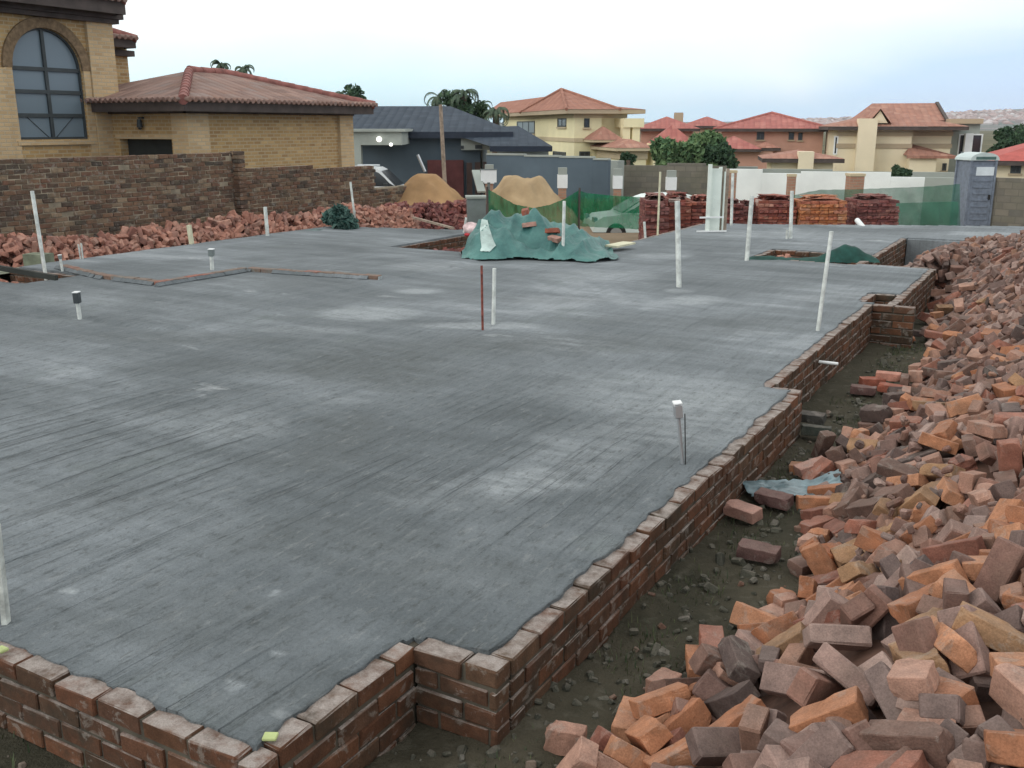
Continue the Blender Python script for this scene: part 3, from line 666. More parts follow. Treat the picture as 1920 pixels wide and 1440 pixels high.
win(h, 'x-', lx(iv, 1062, 'y'), lx(iv, 1046, 'y'), wz(iv, 0, 0, 238), wz(iv, 0, 0, 221), 0, pane=m_darkglass, sillm=m_cream2)
win(h, 'x-', lx(iv, 1003, 'y'), lx(iv, 970, 'y'), wz(iv, 0, 4, 252), wz(iv, 0, 4, 226), 0, pane=m_curtain, bars=2, sillm=m_cream2)
win(h, 'y-', lx(iv, 1095), lx(iv, 1105), wz(iv, 0, 0, 239), wz(iv, 0, 0, 222), 0, bars=0, sillm=m_cream2)
win(h, 'x-', lx(iv, 1062, 'y'), lx(iv, 1038, 'y'), wz(iv, 0, 0, 296), wz(iv, 0, 0, 287), 0, bars=1, sillm=m_cream2)
win(h, 'y-', lx(iv, 1087), lx(iv, 1107), wz(iv, 0, 0, 300), wz(iv, 0, 0, 284), 0, bars=1, sillm=m_cream2)
mb = MB()
for px in (1165, 1183): 
    t = lx(iv, px); mb.box(t-.2, t+.2, -.9, -.5, 0, ze-.9)
mb.box(lx(iv, 1162)-.1, lx(iv, 1196), -1.0, .59, ze-.9, ze-.45); mb.build('porch', m_cream, h)
# front annex roofs
t0, t1 = lx(iv, 1110), lx(iv, 1205); zt = wz(iv, 0, -4, 277)
walls(h, t0+.3, t1-1.2, -4.2, -.1, 0, zt, m_cream, 'annex_wall')
mb = MB(); mb.box(t0+.24, t1-1.14, -4.26, -.12, zt-.55, zt-.02); mb.build('annex_cornice', m_cream2, h)
hip_roof(h, t0+.3, t1-1.2, -4.2, -.1, zt, math.radians(21), m_tile_brown, .4, m_cream2, None, .15, name='annex_roof')
hip_roof(h, lx(iv, 1104), lx(iv, 1140), -1.6, -.05, wz(iv, 0, -1, 262), math.radians(38), m_tile_brown, .3, m_cream2, None, .12, name='porch_roof')
mb = MB(); t = lx(iv, 1208); mb.box(t-1.0, t+.2, -4.4, -3.4, 0, wz(iv, 0, -4, 269)); mb.build('chimney', m_cream, h)

# -- red roofed pink-brown house group (px 1190-1545)
def simple_house(name, label, px0, px1, D, ang, pyE, pyR, depth, wallm, roofm, pitch=None, z0=-1.7, wins=(), ov=.5, bands=(), capm=None, group=None):
    h, iv = frame_house(name, label, px0, D, z0, ang, group=group)
    L = lx(iv, px1); ze = wz(iv, L/2, 0, pyE); zr = wz(iv, L/2, depth/2, pyR); wdt = min(L, depth)/2+ov
    pt = pitch or math.atan2(zr-ze, wdt)
    walls(h, 0, L, 0, depth, 0, ze-.02, wallm)
    hip_roof(h, 0, L, 0, depth, ze, pt, roofm, ov, m_trim, capm, .2)
    for (a, c, d, e, k) in wins:
        a, c = lx(iv, a), lx(iv, c); win(h, 'y-', a, c, wz(iv, (a+c)/2, 0, e), wz(iv, (a+c)/2, 0, d), 0, bars=k)
    for pyb in bands:
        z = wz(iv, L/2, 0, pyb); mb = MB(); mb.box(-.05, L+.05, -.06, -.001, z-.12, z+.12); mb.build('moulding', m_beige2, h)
    return h, iv, L, ze
r1, iv1, L1, ze1 = simple_house('red_roofed_house', 'pink brown double storey house under a peaked rose red roof behind the green tree', 1348, 1545, 66, YAW-.22, 241, 213, 13, m_pinkwall, m_tile_rose,
    wins=((1420, 1434, 247, 262, 1), (1480, 1490, 248, 262, 0), (1498, 1506, 249, 263, 0), (1376, 1398, 293, 309, 0)), capm=m_tile_rose)
hip_roof(r1, lx(iv1, 1335), lx(iv1, 1420), -3.0, -.05, wz(iv1, 0, -3, 279), math.radians(24), m_tile_rose, .3, m_trim, None, .18, name='lean_to_roof')
walls(r1, lx(iv1, 1345), lx(iv1, 1450), -2.8, -.01, 0, wz(iv1, 0, -3, 281), m_pinkwall, 'lower_wall')
hip_roof(r1, lx(iv1, 1418), lx(iv1, 1455), -2.6, -.05, wz(iv1, 0, -3, 277), math.radians(20), m_tile_pink, .3, m_trim, None, .18, name='lean_to_roof')
r2, iv2, L2, ze2 = simple_house('red_roofed_house', 'low rose roofed house partly hidden between the cream house and the green tree', 1200, 1300, 74, YAW-.12, 241, 219, 10, m_pinkwall, m_tile_rose)
hip_roof(r2, lx(iv2, 1215), lx(iv2, 1300), -4.5, -.05, wz(iv2, 0, -3, 275), math.radians(38), m_tile_rose, .3, m_trim, None, .18, name='lower_roof')
r3, iv3, L3, ze3 = simple_house('red_roofed_house', 'distant salmon roofed house with a small chimney between the two rose roofs', 1285, 1365, 86, YAW-.15, 236, 219, 10, plain('peach_plaster', (.6, .42, .3), .9, .05, .6, .1, 30), m_tile_rose)
mb = MB(); t = lx(iv3, 1272); mb.box(t-.4, t+.4, 1, 2, 3, wz(iv3, t, 1, 211)); mb.build('chimney', m_beige2, r3)
# -- annex in front of beige house (px 1440-1575)
a1, iva, La, zea = simple_house('beige_cottage', 'small low beige outbuilding with brown tile roof and square chimney left of the beige house', 1442, 1568, 50, YAW-.2, 297, 281, 4.5, m_beige, m_tile_brown, z0=-1.7)
mb = MB(); t0, t1 = lx(iva, 1500), lx(iva, 1529); mb.box(t0, t1, -.5, .6, 0, wz(iva, t0, 0, 284)); mb.build('chimney', m_beige, a1)
# -- beige double storey house with tower (px 1560-1800)
h, iv = frame_house('beige_house', 'large beige double storey house with square chimney breast and orange brown gabled roof', 1562, 56, -1.7, YAW-.24)
L = lx(iv, 1792); ze = wz(iv, L/2, 0, 237); xa = lx(iv, 1712)
walls(h, 0, xa, 0, 10, 0, ze-.02, m_beige); walls(h, xa+.001, L, .8, 10, 0, ze-.02, m_beige)
hip_roof(h, 0, L, 0, 10.5, ze, math.radians(13), m_tile_brown, .6, m_trim, None, .2)
tx0, tx1 = lx(iv, 1607), lx(iv, 1612); bx0, bx1 = lx(iv, 1620, off=5), lx(iv, 1757, off=5)
zR = wz(iv, 7, 6.5, 193); zB = wz(iv, 7, 3.2, 226)
mb = MB(); mb.poly([(bx0-.5, 2.6, zB), (bx1, 2.6, zB), (bx1, 6.5, zR), (bx0+.5, 6.5, zR)]); mb.poly([(bx0-.5, 10.4, zB), (bx0+.5, 6.5, zR), (bx1, 6.5, zR), (bx1, 10.4, zB)]); mb.poly([(bx0-.5, 2.6, zB), (bx0+.5, 6.5, zR), (bx0-.5, 10.4, zB)]); mb.poly([(bx1, 2.6, zB), (bx1, 10.4, zB), (bx1, 6.5, zR)])
hr = mb.build('high_roof', m_tile_brown, h, fix=False)
mb = MB(); mb.bar((bx1+.1, 2.5, zB), (bx1+.1, 6.5, zR), .16, .16); mb.bar((bx1+.1, 10.5, zB), (bx1+.1, 6.5, zR), .16, .16); mb.build('barge_board', m_trim, hr)
zc = wz(iv, 4, -.6, 222); c0, c1 = lx(iv, 1610, off=-.8), lx(iv, 1645, off=-.8)
mb = MB(); mb.box(c0, c1, -.85, .5, 0, zc); mb.build('chimney_breast', m_beige, h)
g0, g1 = lx(iv, 1632, off=-.2), lx(iv, 1664, off=-.2); zg = wz(iv, 4, -.2, 220); zgt = wz(iv, 4, -.2, 207)
mb = MB(); mb.prism([(g0, zg-.3), (g1, zg-.3), ((g0+g1)/2, zgt)], -.2, 3.5, 'y'); gb = mb.build('dormer', m_beige, h)
mb = MB(); mb.poly([(g0-.2, -.35, zg-.35), ((g0+g1)/2, -.35, zgt+.1), ((g0+g1)/2, 3.6, zgt+.1), (g0-.2, 3.6, zg-.35)]); mb.poly([(g1+.2, -.35, zg-.35), (g1+.2, 3.6, zg-.35), ((g0+g1)/2, 3.6, zgt+.1), ((g0+g1)/2, -.35, zgt+.1)]); mb.build('dormer_roof', m_tile_brown, gb, fix=False)
for py in (251, 274):
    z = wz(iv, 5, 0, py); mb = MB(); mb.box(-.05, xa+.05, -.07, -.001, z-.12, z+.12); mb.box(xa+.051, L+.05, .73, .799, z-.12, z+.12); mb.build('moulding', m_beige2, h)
win(h, 'y-', lx(iv, 1566), lx(iv, 1574), wz(iv, 0, 0, 290), wz(iv, 0, 0, 255), 0, frame=m_white, bars=0, sill=False)
s0, s1 = lx(iv, 1712, off=-1.2), lx(iv, 1800, off=-1.2); zs = wz(iv, 10, -1.2, 293); zst = wz(iv, 10, .6, 270)
mb = MB(); mb.poly([(s0-.2, -1.4, zs), (s1, -1.4, zs), (s1-3.5, .79, zst), (s0+.2, .79, zst)]); mb.poly([(s0-.2, -1.4, zs), (s0+.2, .79, zst), (s0-.2, .79, zs)]); mb.poly([(s0-.2, -1.4, zs-.15), (s0-.2, -1.4, zs-.001), (s1, -1.4, zs-.001), (s1, -1.4, zs-.15)]); mb.build('canopy_roof', m_tile_brown, h, fix=False)
walls(h, s0, lx(iv, 1762, off=-1), -1.2, .7, 0, zs-.16, m_beige, 'porch_wall')
win(h, 'y-', lx(iv, 1775, off=.8), lx(iv, 1783, off=.8), wz(iv, 12, .8, 322), wz(iv, 12, .8, 308), .8, bars=0)
# right-hand wing with the balcony (px 1785-1850)
walls(h, L+.01, lx(iv, 1850), 1.6, 9, 0, wz(iv, L, 2, 232), m_greypl, 'side_wall')
q0, q1 = lx(iv, 1800, off=1.6), lx(iv, 1845, off=1.6)
win(h, 'y-', q0, q1, wz(iv, L, 1.6, 292), wz(iv, L, 1.6, 251), 1.6, frame=m_white, bars=1, pane=m_darkglass, sill=False, proud=.08)
mb = MB(); mb.box(lx(iv, 1788), lx(iv, 1852), 1.2, 9.2, wz(iv, L, 2, 232), wz(iv, L, 2, 223)); mb.build('parapet', m_beige2, h)
mb = MB(); t = lx(iv, 1818, off=1.3); mb.box(t-.2, t+.2, 1.0, 1.4, 0, wz(iv, t, 1.2, 250)); mb.build('column', m_white, h)
# -- red roof at the right edge
simple_house('red_roofed_house', 'single storey pale house with bright red hip roof behind the portable toilet', 1854, 2080, 44, YAW-.42, 302, 262, 9, m_beige, plain('bright_red_roof_sheeting', (.42, .10, .085), .8, .12, 2, .2, 20), z0=-1.7,
    wins=((1905, 1925, 310, 325, 1),))

# -- dark roofed slate grey house (px 650-1040)
h, iv = frame_house('slate_house', 'slate grey house with dark blue roof behind the sand heaps', 650, 40, -1.7, YAW)
L = lx(iv, 900); ze = wz(iv, L*.6, 0, 247)
mb = MB(); mb.box(-7, L, 0, 11, 0, ze-.02); mb.build('wall', m_greywall, h)
mb = MB(); zr = wz(iv, 5, 5.5, 199); X0 = -7.5; X1 = lx(iv, 962); xr1 = lx(iv, 845, off=5.5)
mb.poly([(X0, -.5, ze), (X1, -.5, ze), (xr1, 5.5, zr), (X0, 5.5, zr)]); mb.poly([(X0, 11.5, ze), (X0, 5.5, zr), (xr1, 5.5, zr), (X1, 11.5, ze)]); mb.poly([(X1, -.5, ze), (X1, 11.5, ze), (xr1, 5.5, zr)])
rf = mb.build('roof', m_tile_dark, h, fix=False)
mb = MB(); mb.box(X0, X1, -.53, -.501, ze-.25, ze-.002); mb.box(X0, X1-.05, -.5, 11.4, ze-.04, ze-.015); mb.build('fascia', plain('navy_fascia', (.02, .028, .045), .6, .1, 3, 0), rf)
# right pavilion (px 925-1035)
e0, e1 = lx(iv, 918, off=-2.5), lx(iv, 1036, off=-2.5); z2 = wz(iv, e0, -2.5, 274)
walls(h, lx(iv, 932, off=-2), lx(iv, 1029, off=-2), -2, 3, 0, z2-.02, m_greypl, 'pavilion_wall')
ap = lx(iv, 972, off=2); za = wz(iv, ap, 2, 236)
mb = MB(); mb.poly([(e0, -2.5, z2), (e1, -2.5, z2), (ap, 2, za)]); mb.poly([(e1, -2.5, z2), (e1, 4, z2), (ap, 2, za)]); mb.poly([(e0, -2.5, z2), (ap, 2, za), (ap-3.5, 2, za-.1)]); mb.poly([(ap, 2, za), (e1, 4, z2), (ap-4, 6, z2)])
rf2 = mb.build('pavilion_roof', m_tile_dark, h, fix=False)
mb = MB(); mb.box(e0, e1, -2.53, -2.501, z2-.2, z2-.002); mb.build('fascia', bpy.data.materials['navy_fascia'], rf2)
# pale recessed wall panel right and the projecting pale garage fascia on the left
u0, u1 = lx(iv, 864, off=-.3), lx(iv, 948, off=-.3); walls(h, u0, u1, -.3, -.01, wz(iv, u0, 0, 281), wz(iv, u0, 0, 250), m_greypl, 'pale_panel')
win(h, 'y-', lx(iv, 891), lx(iv, 904), wz(iv, u0, -.3, 279), wz(iv, u0, -.3, 272), -.3, bars=0, sill=False)
win(h, 'y-', lx(iv, 864), lx(iv, 870), wz(iv, u0, -.3, 279), wz(iv, u0, -.3, 273), -.3, bars=0, sill=False)
v0, v1 = lx(iv, 652, off=-3), lx(iv, 752, off=-3)
walls(h, v0, v1, -3, -.02, wz(iv, v0, -3, 272), wz(iv, v0, -3, 247), m_greypl, 'garage_fascia')
walls(h, v0, v0+.45, -3, -2.6, 0, wz(iv, v0, -3, 272)-.002, m_greypl, 'column')
mb = MB(); mb.box(v0-.2, v1+.15, -3.15, -.02, wz(iv, v0, -3, 247)+.002, wz(iv, v0, -3, 242)); mb.build('coping', m_greypl, h)
m_lamp, nt_, b_ = newmat('lit_lamp_glass', (1, .98, .92), .4); b_.inputs['Emission Color'].default_value = (1, .97, .9, 1); b_.inputs['Emission Strength'].default_value = 2.0
def uv_sphere(mb, c, r, n=10, m=7, sz=1.0):
    vs = []; c = Vector(c)
    for j in range(m+1):
        for i in range(n):
            t = math.pi*j/m; p = 2*math.pi*i/n; vs.append(c+Vector((r*math.sin(t)*math.cos(p), r*math.sin(t)*math.sin(p), r*sz*math.cos(t))))
    mb.add(vs, [(j*n+i, j*n+(i+1) % n, (j+1)*n+(i+1) % n, (j+1)*n+i) for j in range(m) for i in range(n)], True)
mb = MB(); t = lx(iv, 710, off=-3.1); uv_sphere(mb, (t, -3.1, wz(iv, t, -3, 261)), .10); mb.build('lamp', m_lamp, h)
mb = MB(); t = lx(iv, 732, off=-3.1); uv_sphere(mb, (t, -3.1, wz(iv, t, -3, 271)), .065); mb.build('lamp', m_lamp, h)
mb = MB(); t0 = lx(iv, 800, off=-.2); t1 = lx(iv, 868, off=-.2); mb.box(t0, t1, -.25, -.01, 0, wz(iv, t0, 0, 300)); mb.build('gate', plain('maroon_steel_gate', (.13, .045, .045), .8, .15, 3, .1, 20), h)
mb = MB(); 
for k in range(7):
    u = lx(iv, 874, off=-.6)+k*.33; mb.box(u, u+.22, -.7, -.62, 0, wz(iv, u, -.6, 305-k))
mb.box(lx(iv, 870, off=-.6), lx(iv, 925, off=-.6), -.6, -.5, .3, 1.0); mb.build('fence_panel', plain('dark_brown_fence', (.07, .045, .04), .8, .15, 3, .1, 20), h)

# ================================================================== WALLS OF THE STREET
def street_wall(name, label, pts, D0, D1, mat, thick=.23, cap=None, z0=-2.0):
    """pts = [(px0, px1, pytop)...] wall sections with a stepped top; distance runs D0 -> D1 over the columns"""
    o = thing(name, label, 'wall'); a, e = pts[0][0], pts[-1][1]; mb = MB(); cp = MB()
    for (u0, u1, py) in pts:
        d0 = D0+(D1-D0)*(u0-a)/(e-a); d1 = D0+(D1-D0)*(u1-a)/(e-a); p, q = P(u0, d0), P(u1, d1); zt = Zpy(py, (d0+d1)/2)
        d = (q-p); ang = math.atan2(d.y, d.x); c = (p+q)/2
        mb.obox((c.x, c.y, (zt+z0)/2), (d.length-.003, thick, zt-z0), Matrix.Rotation(ang, 3, 'Z'))
        if cap: cp.obox((c.x, c.y, zt+.03), (d.length-.02, thick+.06, .058), Matrix.Rotation(ang, 3, 'Z'))
    mb.build('wall_panel', mat, o)
    if cap: cp.build('coping', cap, o)
    return o
street_wall('boundary_wall', 'slate grey plastered boundary wall with stepped top in front of the cream house', [(915, 985, 291), (985, 1050, 294), (1050, 1113, 296), (1113, 1142, 300)], 36, 34, m_greywall, cap=m_greypl)
mb = MB(); p = P(1149, 36); mb.box(p.x-.3, p.x+.3, p.y-.3, p.y+.3, -2, Zpy(301, 36)); q = mb.build('gate_pier', m_greypl); tag(q, 'plain pale grey pier ending the slate grey boundary wall', 'pier')
m_blockwall = brickwall_mat('grey_block_wall', [(0, (.17, .16, .13)), (.5, (.21, .19, .155)), (1, (.14, .135, .12))], (.15, .14, .12), .4, .2, .012, (.12, .12, .09))
street_wall('boundary_wall', 'weathered grey block boundary wall below the green tree', [(1156, 1250, 310), (1250, 1322, 306), (1322, 1361, 311)], 37, 36, m_blockwall)
street_wall('boundary_wall', 'white painted boundary wall with stepped top behind the brick stacks', [(1360, 1428, 317), (1428, 1500, 325), (1500, 1585, 322), (1585, 1668, 323), (1668, 1732, 332)], 35, 33, m_whitewall)
street_wall('boundary_wall', 'cream grey boundary wall between the white wall and the portable toilet', [(1733, 1800, 333)], 33, 32.4, m_greypl)
street_wall('boundary_wall', 'rough grey brown block wall behind the portable toilet at the right edge', [(1845, 2150, 337)], 30, 27, m_blockwall)
street_wall('boundary_wall', 'long low grey garden wall behind the white wall in front of the beige house', [(1362, 1420, 312), (1428, 1560, 317), (1560, 1790, 322)], 42, 40, m_greypl)
# maroon-brown piers with white bands along the street
m_pier = brickwall_mat('pier_brick', [(0, (.36, .19, .13)), (.5, (.42, .24, .17)), (1, (.30, .16, .11))], (.33, .26, .2))
PIERS = [(590, 16, 296, 31, 'brick pier with white band beside the left sand heap'), (918, 14, 312, 33, 'brick pier with white band behind the white notice board'), (1053, 14, 318, 30.5, 'slim brick pier with white band on the right flank of the pale sand heap'),
         (1155, 13, 320, 31, 'slim brick pier with white band above the car behind the net'), (1254, 14, 323, 31.5, 'slim brick pier with white band behind the first brick stack'),
         (1366, 14, 324, 32, 'plain brick pier at the left end of the white wall'), (1476, 13, 331, 31.5, 'narrow brick pier in front of the white wall'), (1593, 25, 330, 31, 'broad brick pier in front of the white wall, right of the others')]
for k, (px, wpx, pyt, D, lab) in enumerate(PIERS):
    p = P(px, D, -1.5); t = thing('brick_pier', lab, 'pier', p, YAW, 'brick piers along the street'); hw = wpx/F*D*1.03/2; zt = Zpy(pyt, D)+1.5
    mb = MB(); mb.box(-hw, hw, -hw, hw, 0, zt); mb.build('shaft', m_pier, t)
    if k < 5:
        mb = MB(); mb.box(-hw*1.25, hw*1.25, -hw*1.25, hw*1.25, zt-.55, zt-.15); mb.build('band', m_white, t)
        mb = MB(); mb.box(-hw*1.1, hw*1.1, -hw*1.1, hw*1.1, zt-.149, zt+.06); mb.build('cap', m_greypl, t)
    else: mb = MB(); mb.box(-hw*1.1, hw*1.1, -hw*1.1, hw*1.1, zt+.001, zt+.08); mb.build('cap', m_cream2, t)

# ================================================================== TREES
m_leaf = {}
def leafmat(name, c1, c2):
    m, nt, b = newmat(name, c1, .75, .25); g = N(nt, 'ShaderNodeNewGeometry')
    nt.links.new(MIX(nt, g.outputs['Random Per Island'], c1, c2), b.inputs['Base Color']); return m
m_leaf_g = leafmat('broad_green_leaves', (.06, .13, .06), (.17, .25, .11))
m_leaf_d = leafmat('dark_green_leaves', (.032, .07, .042), (.07, .12, .06))
m_palm = leafmat('palm_fronds', (.055, .09, .065), (.12, .16, .10))
m_bark = plain('bark', (.12, .09, .07), .95, .2, 6, .5, 20)
def tree(name, label, px, D, py_top, py_bot, wpx, mat, seed, n=2200, cat='tree', zb=-1.6, leaf=.16, group=None, clumps=14):
    rnd = random.Random(seed); zt = Zpy(py_top, D); z0 = Zpy(py_bot, D); p = P(px, D, zb); t = thing(name, label, cat, p, rnd.random()*6, group)
    W = wpx/F*D; H = zt-z0; tr = MB(); cz = (zt+z0)/2-zb
    tr.tube((0, 0, 0), (.1, 0, cz), .16, .09, 8)
    cs = []
    for k in range(clumps):
        a = rnd.random()*6.28; r = W/2*.72*math.sqrt(rnd.random()); zz = rnd.uniform(-.5, .42); sh = math.sqrt(max(.1, 1-(zz*1.7)**2))
        c = Vector((r*math.cos(a)*sh, r*math.sin(a)*sh, cz+zz*H)); cs.append((c, rnd.uniform(.16, .3)*min(W, H*1.6)))
        if k % 2 == 0: tr.tube((.05, 0, cz*.6), c, .06, .02, 5)
    tr.build('trunk', m_bark, t); lf = MB()
    for i in range(n):
        c, r = cs[rnd.randrange(len(cs))]; d = Vector((rnd.gauss(0, 1), rnd.gauss(0, 1), rnd.gauss(0, 1))).normalized(); q = c+d*r*(rnd.random()**.4)*Vector((1, 1, .8)).length/1.62
        if q.z < z0-zb-.1: continue
        q2 = Quaternion((rnd.gauss(0, 1), rnd.gauss(0, 1), rnd.gauss(0, 1), rnd.gauss(0, 1))).normalized(); s = leaf*rnd.uniform(.6, 1.3)
        lf.add([q+q2@Vector(v) for v in ((-s, 0, 0), (0, -s*.5, .03), (s, 0, 0), (0, s*.5, .03))], [(0, 1, 2, 3)])
    lf.build('crown', mat, t, fix=False); return t
tree('broad_tree', 'dense rounded green tree above the grey block wall', 1298, 40, 262, 318, 140, m_leaf_g, 3, 6000, clumps=22)
tree('broad_tree', 'lower right shoulder bush of dark leaves beside the rounded green tree', 1345, 39.5, 278, 318, 60, m_leaf_d, 4, 2200, clumps=10)
tree('broad_tree', 'yellow green bush left of the rounded green tree', 1248, 39.5, 272, 318, 66, m_leaf_g, 5, 2200, clumps=10)
tree('shrub', 'small green shrub in front of the cream annex', 1176, 39, 288, 312, 34, m_leaf_d, 6, 900, cat='shrub', leaf=.1, clumps=7)
tree('shrub', 'grey green hedge behind the white wall', 1680, 38, 312, 332, 60, m_leaf_d, 7, 1100, cat='shrub', leaf=.1, clumps=8)
tree('broad_tree', 'dark tree between the beige house and the red roof at the right', 1878, 62, 243, 300, 60, m_leaf_d, 8, 1500, clumps=9)
tree('broad_tree', 'far grey green tree above the red roof at the right edge', 1912, 75, 240, 290, 60, m_leaf_d, 9, 1500, clumps=9)
tree('broad_tree', 'distant dark treetop poking over the garage roof end', 668, 55, 172, 215, 60, m_leaf_d, 10, 1400, clumps=8)
def palm(label, px, D, py_crown, rpx, seed, nf=13, droop=1.0, zb=-1.7):
    rnd = random.Random(seed); zc = Zpy(py_crown, D); R_ = rpx/F*D; p = P(px, D, zb); t = thing('palm_tree', label, 'palm tree', p, rnd.random()*6, 'palm trees behind the houses')
    tr = MB(); tr.path([(0, 0, 0), (.1, 0, (zc-zb)*.5), (0, 0, zc-zb)], .17, 9); tr.build('trunk', m_bark, t)
    fr = MB()
    for k in range(nf):
        a = 2*math.pi*k/nf+rnd.uniform(-.15, .15); el = rnd.uniform(.25, 1.35); pts = []; L = R_*rnd.uniform(1.0, 1.45); x = 0; z = 0; th = el
        for i in range(12):
            pts.append(Vector((x*math.cos(a), x*math.sin(a), z+zc-zb))); x += L/11*math.cos(th); z += L/11*math.sin(th); th -= .2*droop*(1+i*.09)
        fr.path(pts, .02, 3)
        for i in range(1, 12):
            c = pts[i]; d = (pts[i]-pts[i-1]).normalized(); sd = Vector((-math.sin(a), math.cos(a), 0))
            for j in range(3):
                cc = pts[i-1].lerp(c, j/3)
                for s in (-1, 1):
                    ln = R_*.27*(1-abs(i-5)/9)*rnd.uniform(.8, 1.1); e = cc+sd*s*ln*.75+d*ln*.45+Vector((0, 0, -ln*.5))
                    fr.add([cc, cc+d*.055, e], [(0, 1, 2)])
    fr.build('crown', m_palm, t, fix=False); return t
palm('feathery palm rising behind the garage roof ridge, left of its neighbour', 433, 48, 124, 22, 21)
palm('drooping palm rising behind the garage roof ridge, right of its neighbour', 474, 48, 132, 24, 22)
palm('tall arching palm behind the wooden pole', 826, 62, 184, 36, 23, 14, 1.2)
palm('tallest dark palm of the clump between the slate roof and the cream house', 872, 60, 180, 34, 24, 17)
palm('small upright palm in the middle of the clump', 905, 62, 200, 24, 25, 14)
palm('low spreading palm touching the cream house roof', 930, 58, 214, 36, 26, 17, 1.2)
tree('broad_tree', 'dark bushy tree filling in beneath the palm clump', 868, 61, 184, 232, 130, m_leaf_d, 12, 3200, clumps=14)
palm('tiny palm top just above the garage roof end', 648, 60, 178, 14, 27, 14)

# ================================================================== FAR HILLS
mb = MB(); K = 120; rows = 14; hv = []
for i in range(K+1):
    px = 600+(3200-600)*i/K
    top = interp(px, [(600, 232), (1400, 228), (1560, 222), (1700, 216), (1800, 210), (1880, 206), (1930, 203), (2300, 196), (3200, 210)])
    top += 1.6*noise.noise(Vector((px*.02, 0, 0)))+.8*noise.noise(Vector((px*.07, 0, 3)))
    zt = Zpy(top, 2300)
    for j in range(rows+1):
        D = 900+1400*j/rows; hz = -1.8+(zt+1.8)*(j/rows)**1.25+6*noise.noise(Vector((px*.01, j*.7, 5)))*math.sin(math.pi*j/rows)*.5
        v = P(px, D, hz); hv.append(v)
mb.add(hv, [(i*(rows+1)+j, (i+1)*(rows+1)+j, (i+1)*(rows+1)+j+1, i*(rows+1)+j+1) for i in range(K) for j in range(rows)], True)
m_hill, nt, b = newmat('distant_hillside', (.2, .18, .16), .95, .05); o = coords(nt)
nt.links.new(RAMP(nt, NOISE(nt, o, .012, 7, .75), [(.35, (.10, .14, .13)), (.5, (.17, .18, .17)), (.62, (.25, .22, .22))]), b.inputs['Base Color'])
tag(mb.build('hills', m_hill, fix=False), kind='structure')
rnd = random.Random(4); mb = MB()
for k in range(1900):
    px = rnd.uniform(1500, 2300); j = rnd.uniform(.25, .99)*rows; i = (px-600)/(2600)*K; a = hv[int(i)*(rows+1)+int(j)]; c2 = hv[(int(i)+1)*(rows+1)+int(j)]; p = a.lerp(c2, i-int(i))
    D = p.dot(FW); s = rnd.uniform(2.5, 5.5); hgt_ = rnd.uniform(2, 4); x, y, z = p.x+rnd.uniform(-20, 20), p.y+rnd.uniform(-20, 20), p.z-1
    mb.add([(x-s, y-s, z), (x+s, y-s, z), (x+s, y+s, z), (x-s, y+s, z), (x-s, y-s, z+hgt_), (x+s, y-s, z+hgt_), (x+s, y+s, z+hgt_), (x-s, y+s, z+hgt_), (x, y, z+hgt_+s*.5)],
           [(0, 1, 5, 4), (1, 2, 6, 5), (2, 3, 7, 6), (3, 0, 4, 7), (4, 5, 8), (5, 6, 8), (6, 7, 8), (7, 4, 8)])
m_sub, nt, b = newmat('distant_roofs', (.5, .3, .25), .9, .1); g = N(nt, 'ShaderNodeNewGeometry')
nt.links.new(RAMP(nt, g.outputs['Random Per Island'], [(0, (.36, .25, .24)), (.4, (.44, .35, .34)), (.6, (.28, .20, .19)), (.85, (.56, .53, .53)), (1, (.32, .27, .27))]), b.inputs['Base Color'])
tag(mb.build('hillside_suburb', m_sub), 'hazy pink roofed suburb covering the far hillside', 'suburb', kind='stuff')
# ================================================================== SAND, NETS, STACKS, VEHICLES
def heap(name, label, px, D, pytop, w, d, seed, mat, zb=None, flat=0., cat='sand heap'):
    c = P(px, D); zb = gz(c.x, c.y)-.05 if zb is None else zb; H = Zpy(pytop, D)-zb; mb = MB(); n, m = 64, 26; vs = []
    for j in range(m+1):
        for i in range(n):
            t = j/m; a = 2*math.pi*i/n; rr = t*(1+.13*noise.noise(Vector((math.cos(a)*1.5, math.sin(a)*1.5, seed)))); hz = H*(1-max(0, t-flat)/(1-flat))**1.15
            hz *= 1+.16*noise.noise(Vector((math.cos(a)*t*3, math.sin(a)*t*3, seed+3))); hz += .10*H*noise.noise(Vector((math.cos(a)*t*7, math.sin(a)*t*7, seed+5)))*min(1, t*3)
            v = RT*(w/2*rr*math.cos(a))+FW*(d/2*rr*math.sin(a)); vs.append((v.x, v.y, max(-.05, hz)))
    mb.add(vs, [(j*n+i, j*n+(i+1) % n, (j+1)*n+(i+1) % n, (j+1)*n+i) for j in range(m) for i in range(n)], True)
    o = mb.build(name, mat); o.location = (c.x, c.y, zb); return tag(o, label, cat)
m_sand = plain('orange_building_sand', (.36, .22, .11), .97, .14, 1.2, .7, 9)
m_sand2 = plain('pale_building_sand', (.40, .29, .17), .97, .12, 1.2, .7, 9)
heap('sand_heap', 'orange brown building sand heap spilling toward the kerb left of the wooden pole', 800, 26.5, 328, 4.4, 3.4, 2, m_sand, flat=.10)
heap('sand_heap', 'large pale flat topped sand heap behind the green net', 983, 29, 336, 3.6, 3.2, 7, m_sand2, flat=.34)
mb = MB(); a, c = P(762, 30, -1.6), P(868, 30, -1.6)       # timber edged bin behind sand
mb.obox(((a+c)/2+Vector((0, 0, .75))), ((c-a).length*.55, .06, 1.2), Matrix.Rotation(YAW, 3, 'Z')); q = mb.build('board_fence', m_timber); tag(q, 'rough timber board fence behind the orange sand heap', 'fence')
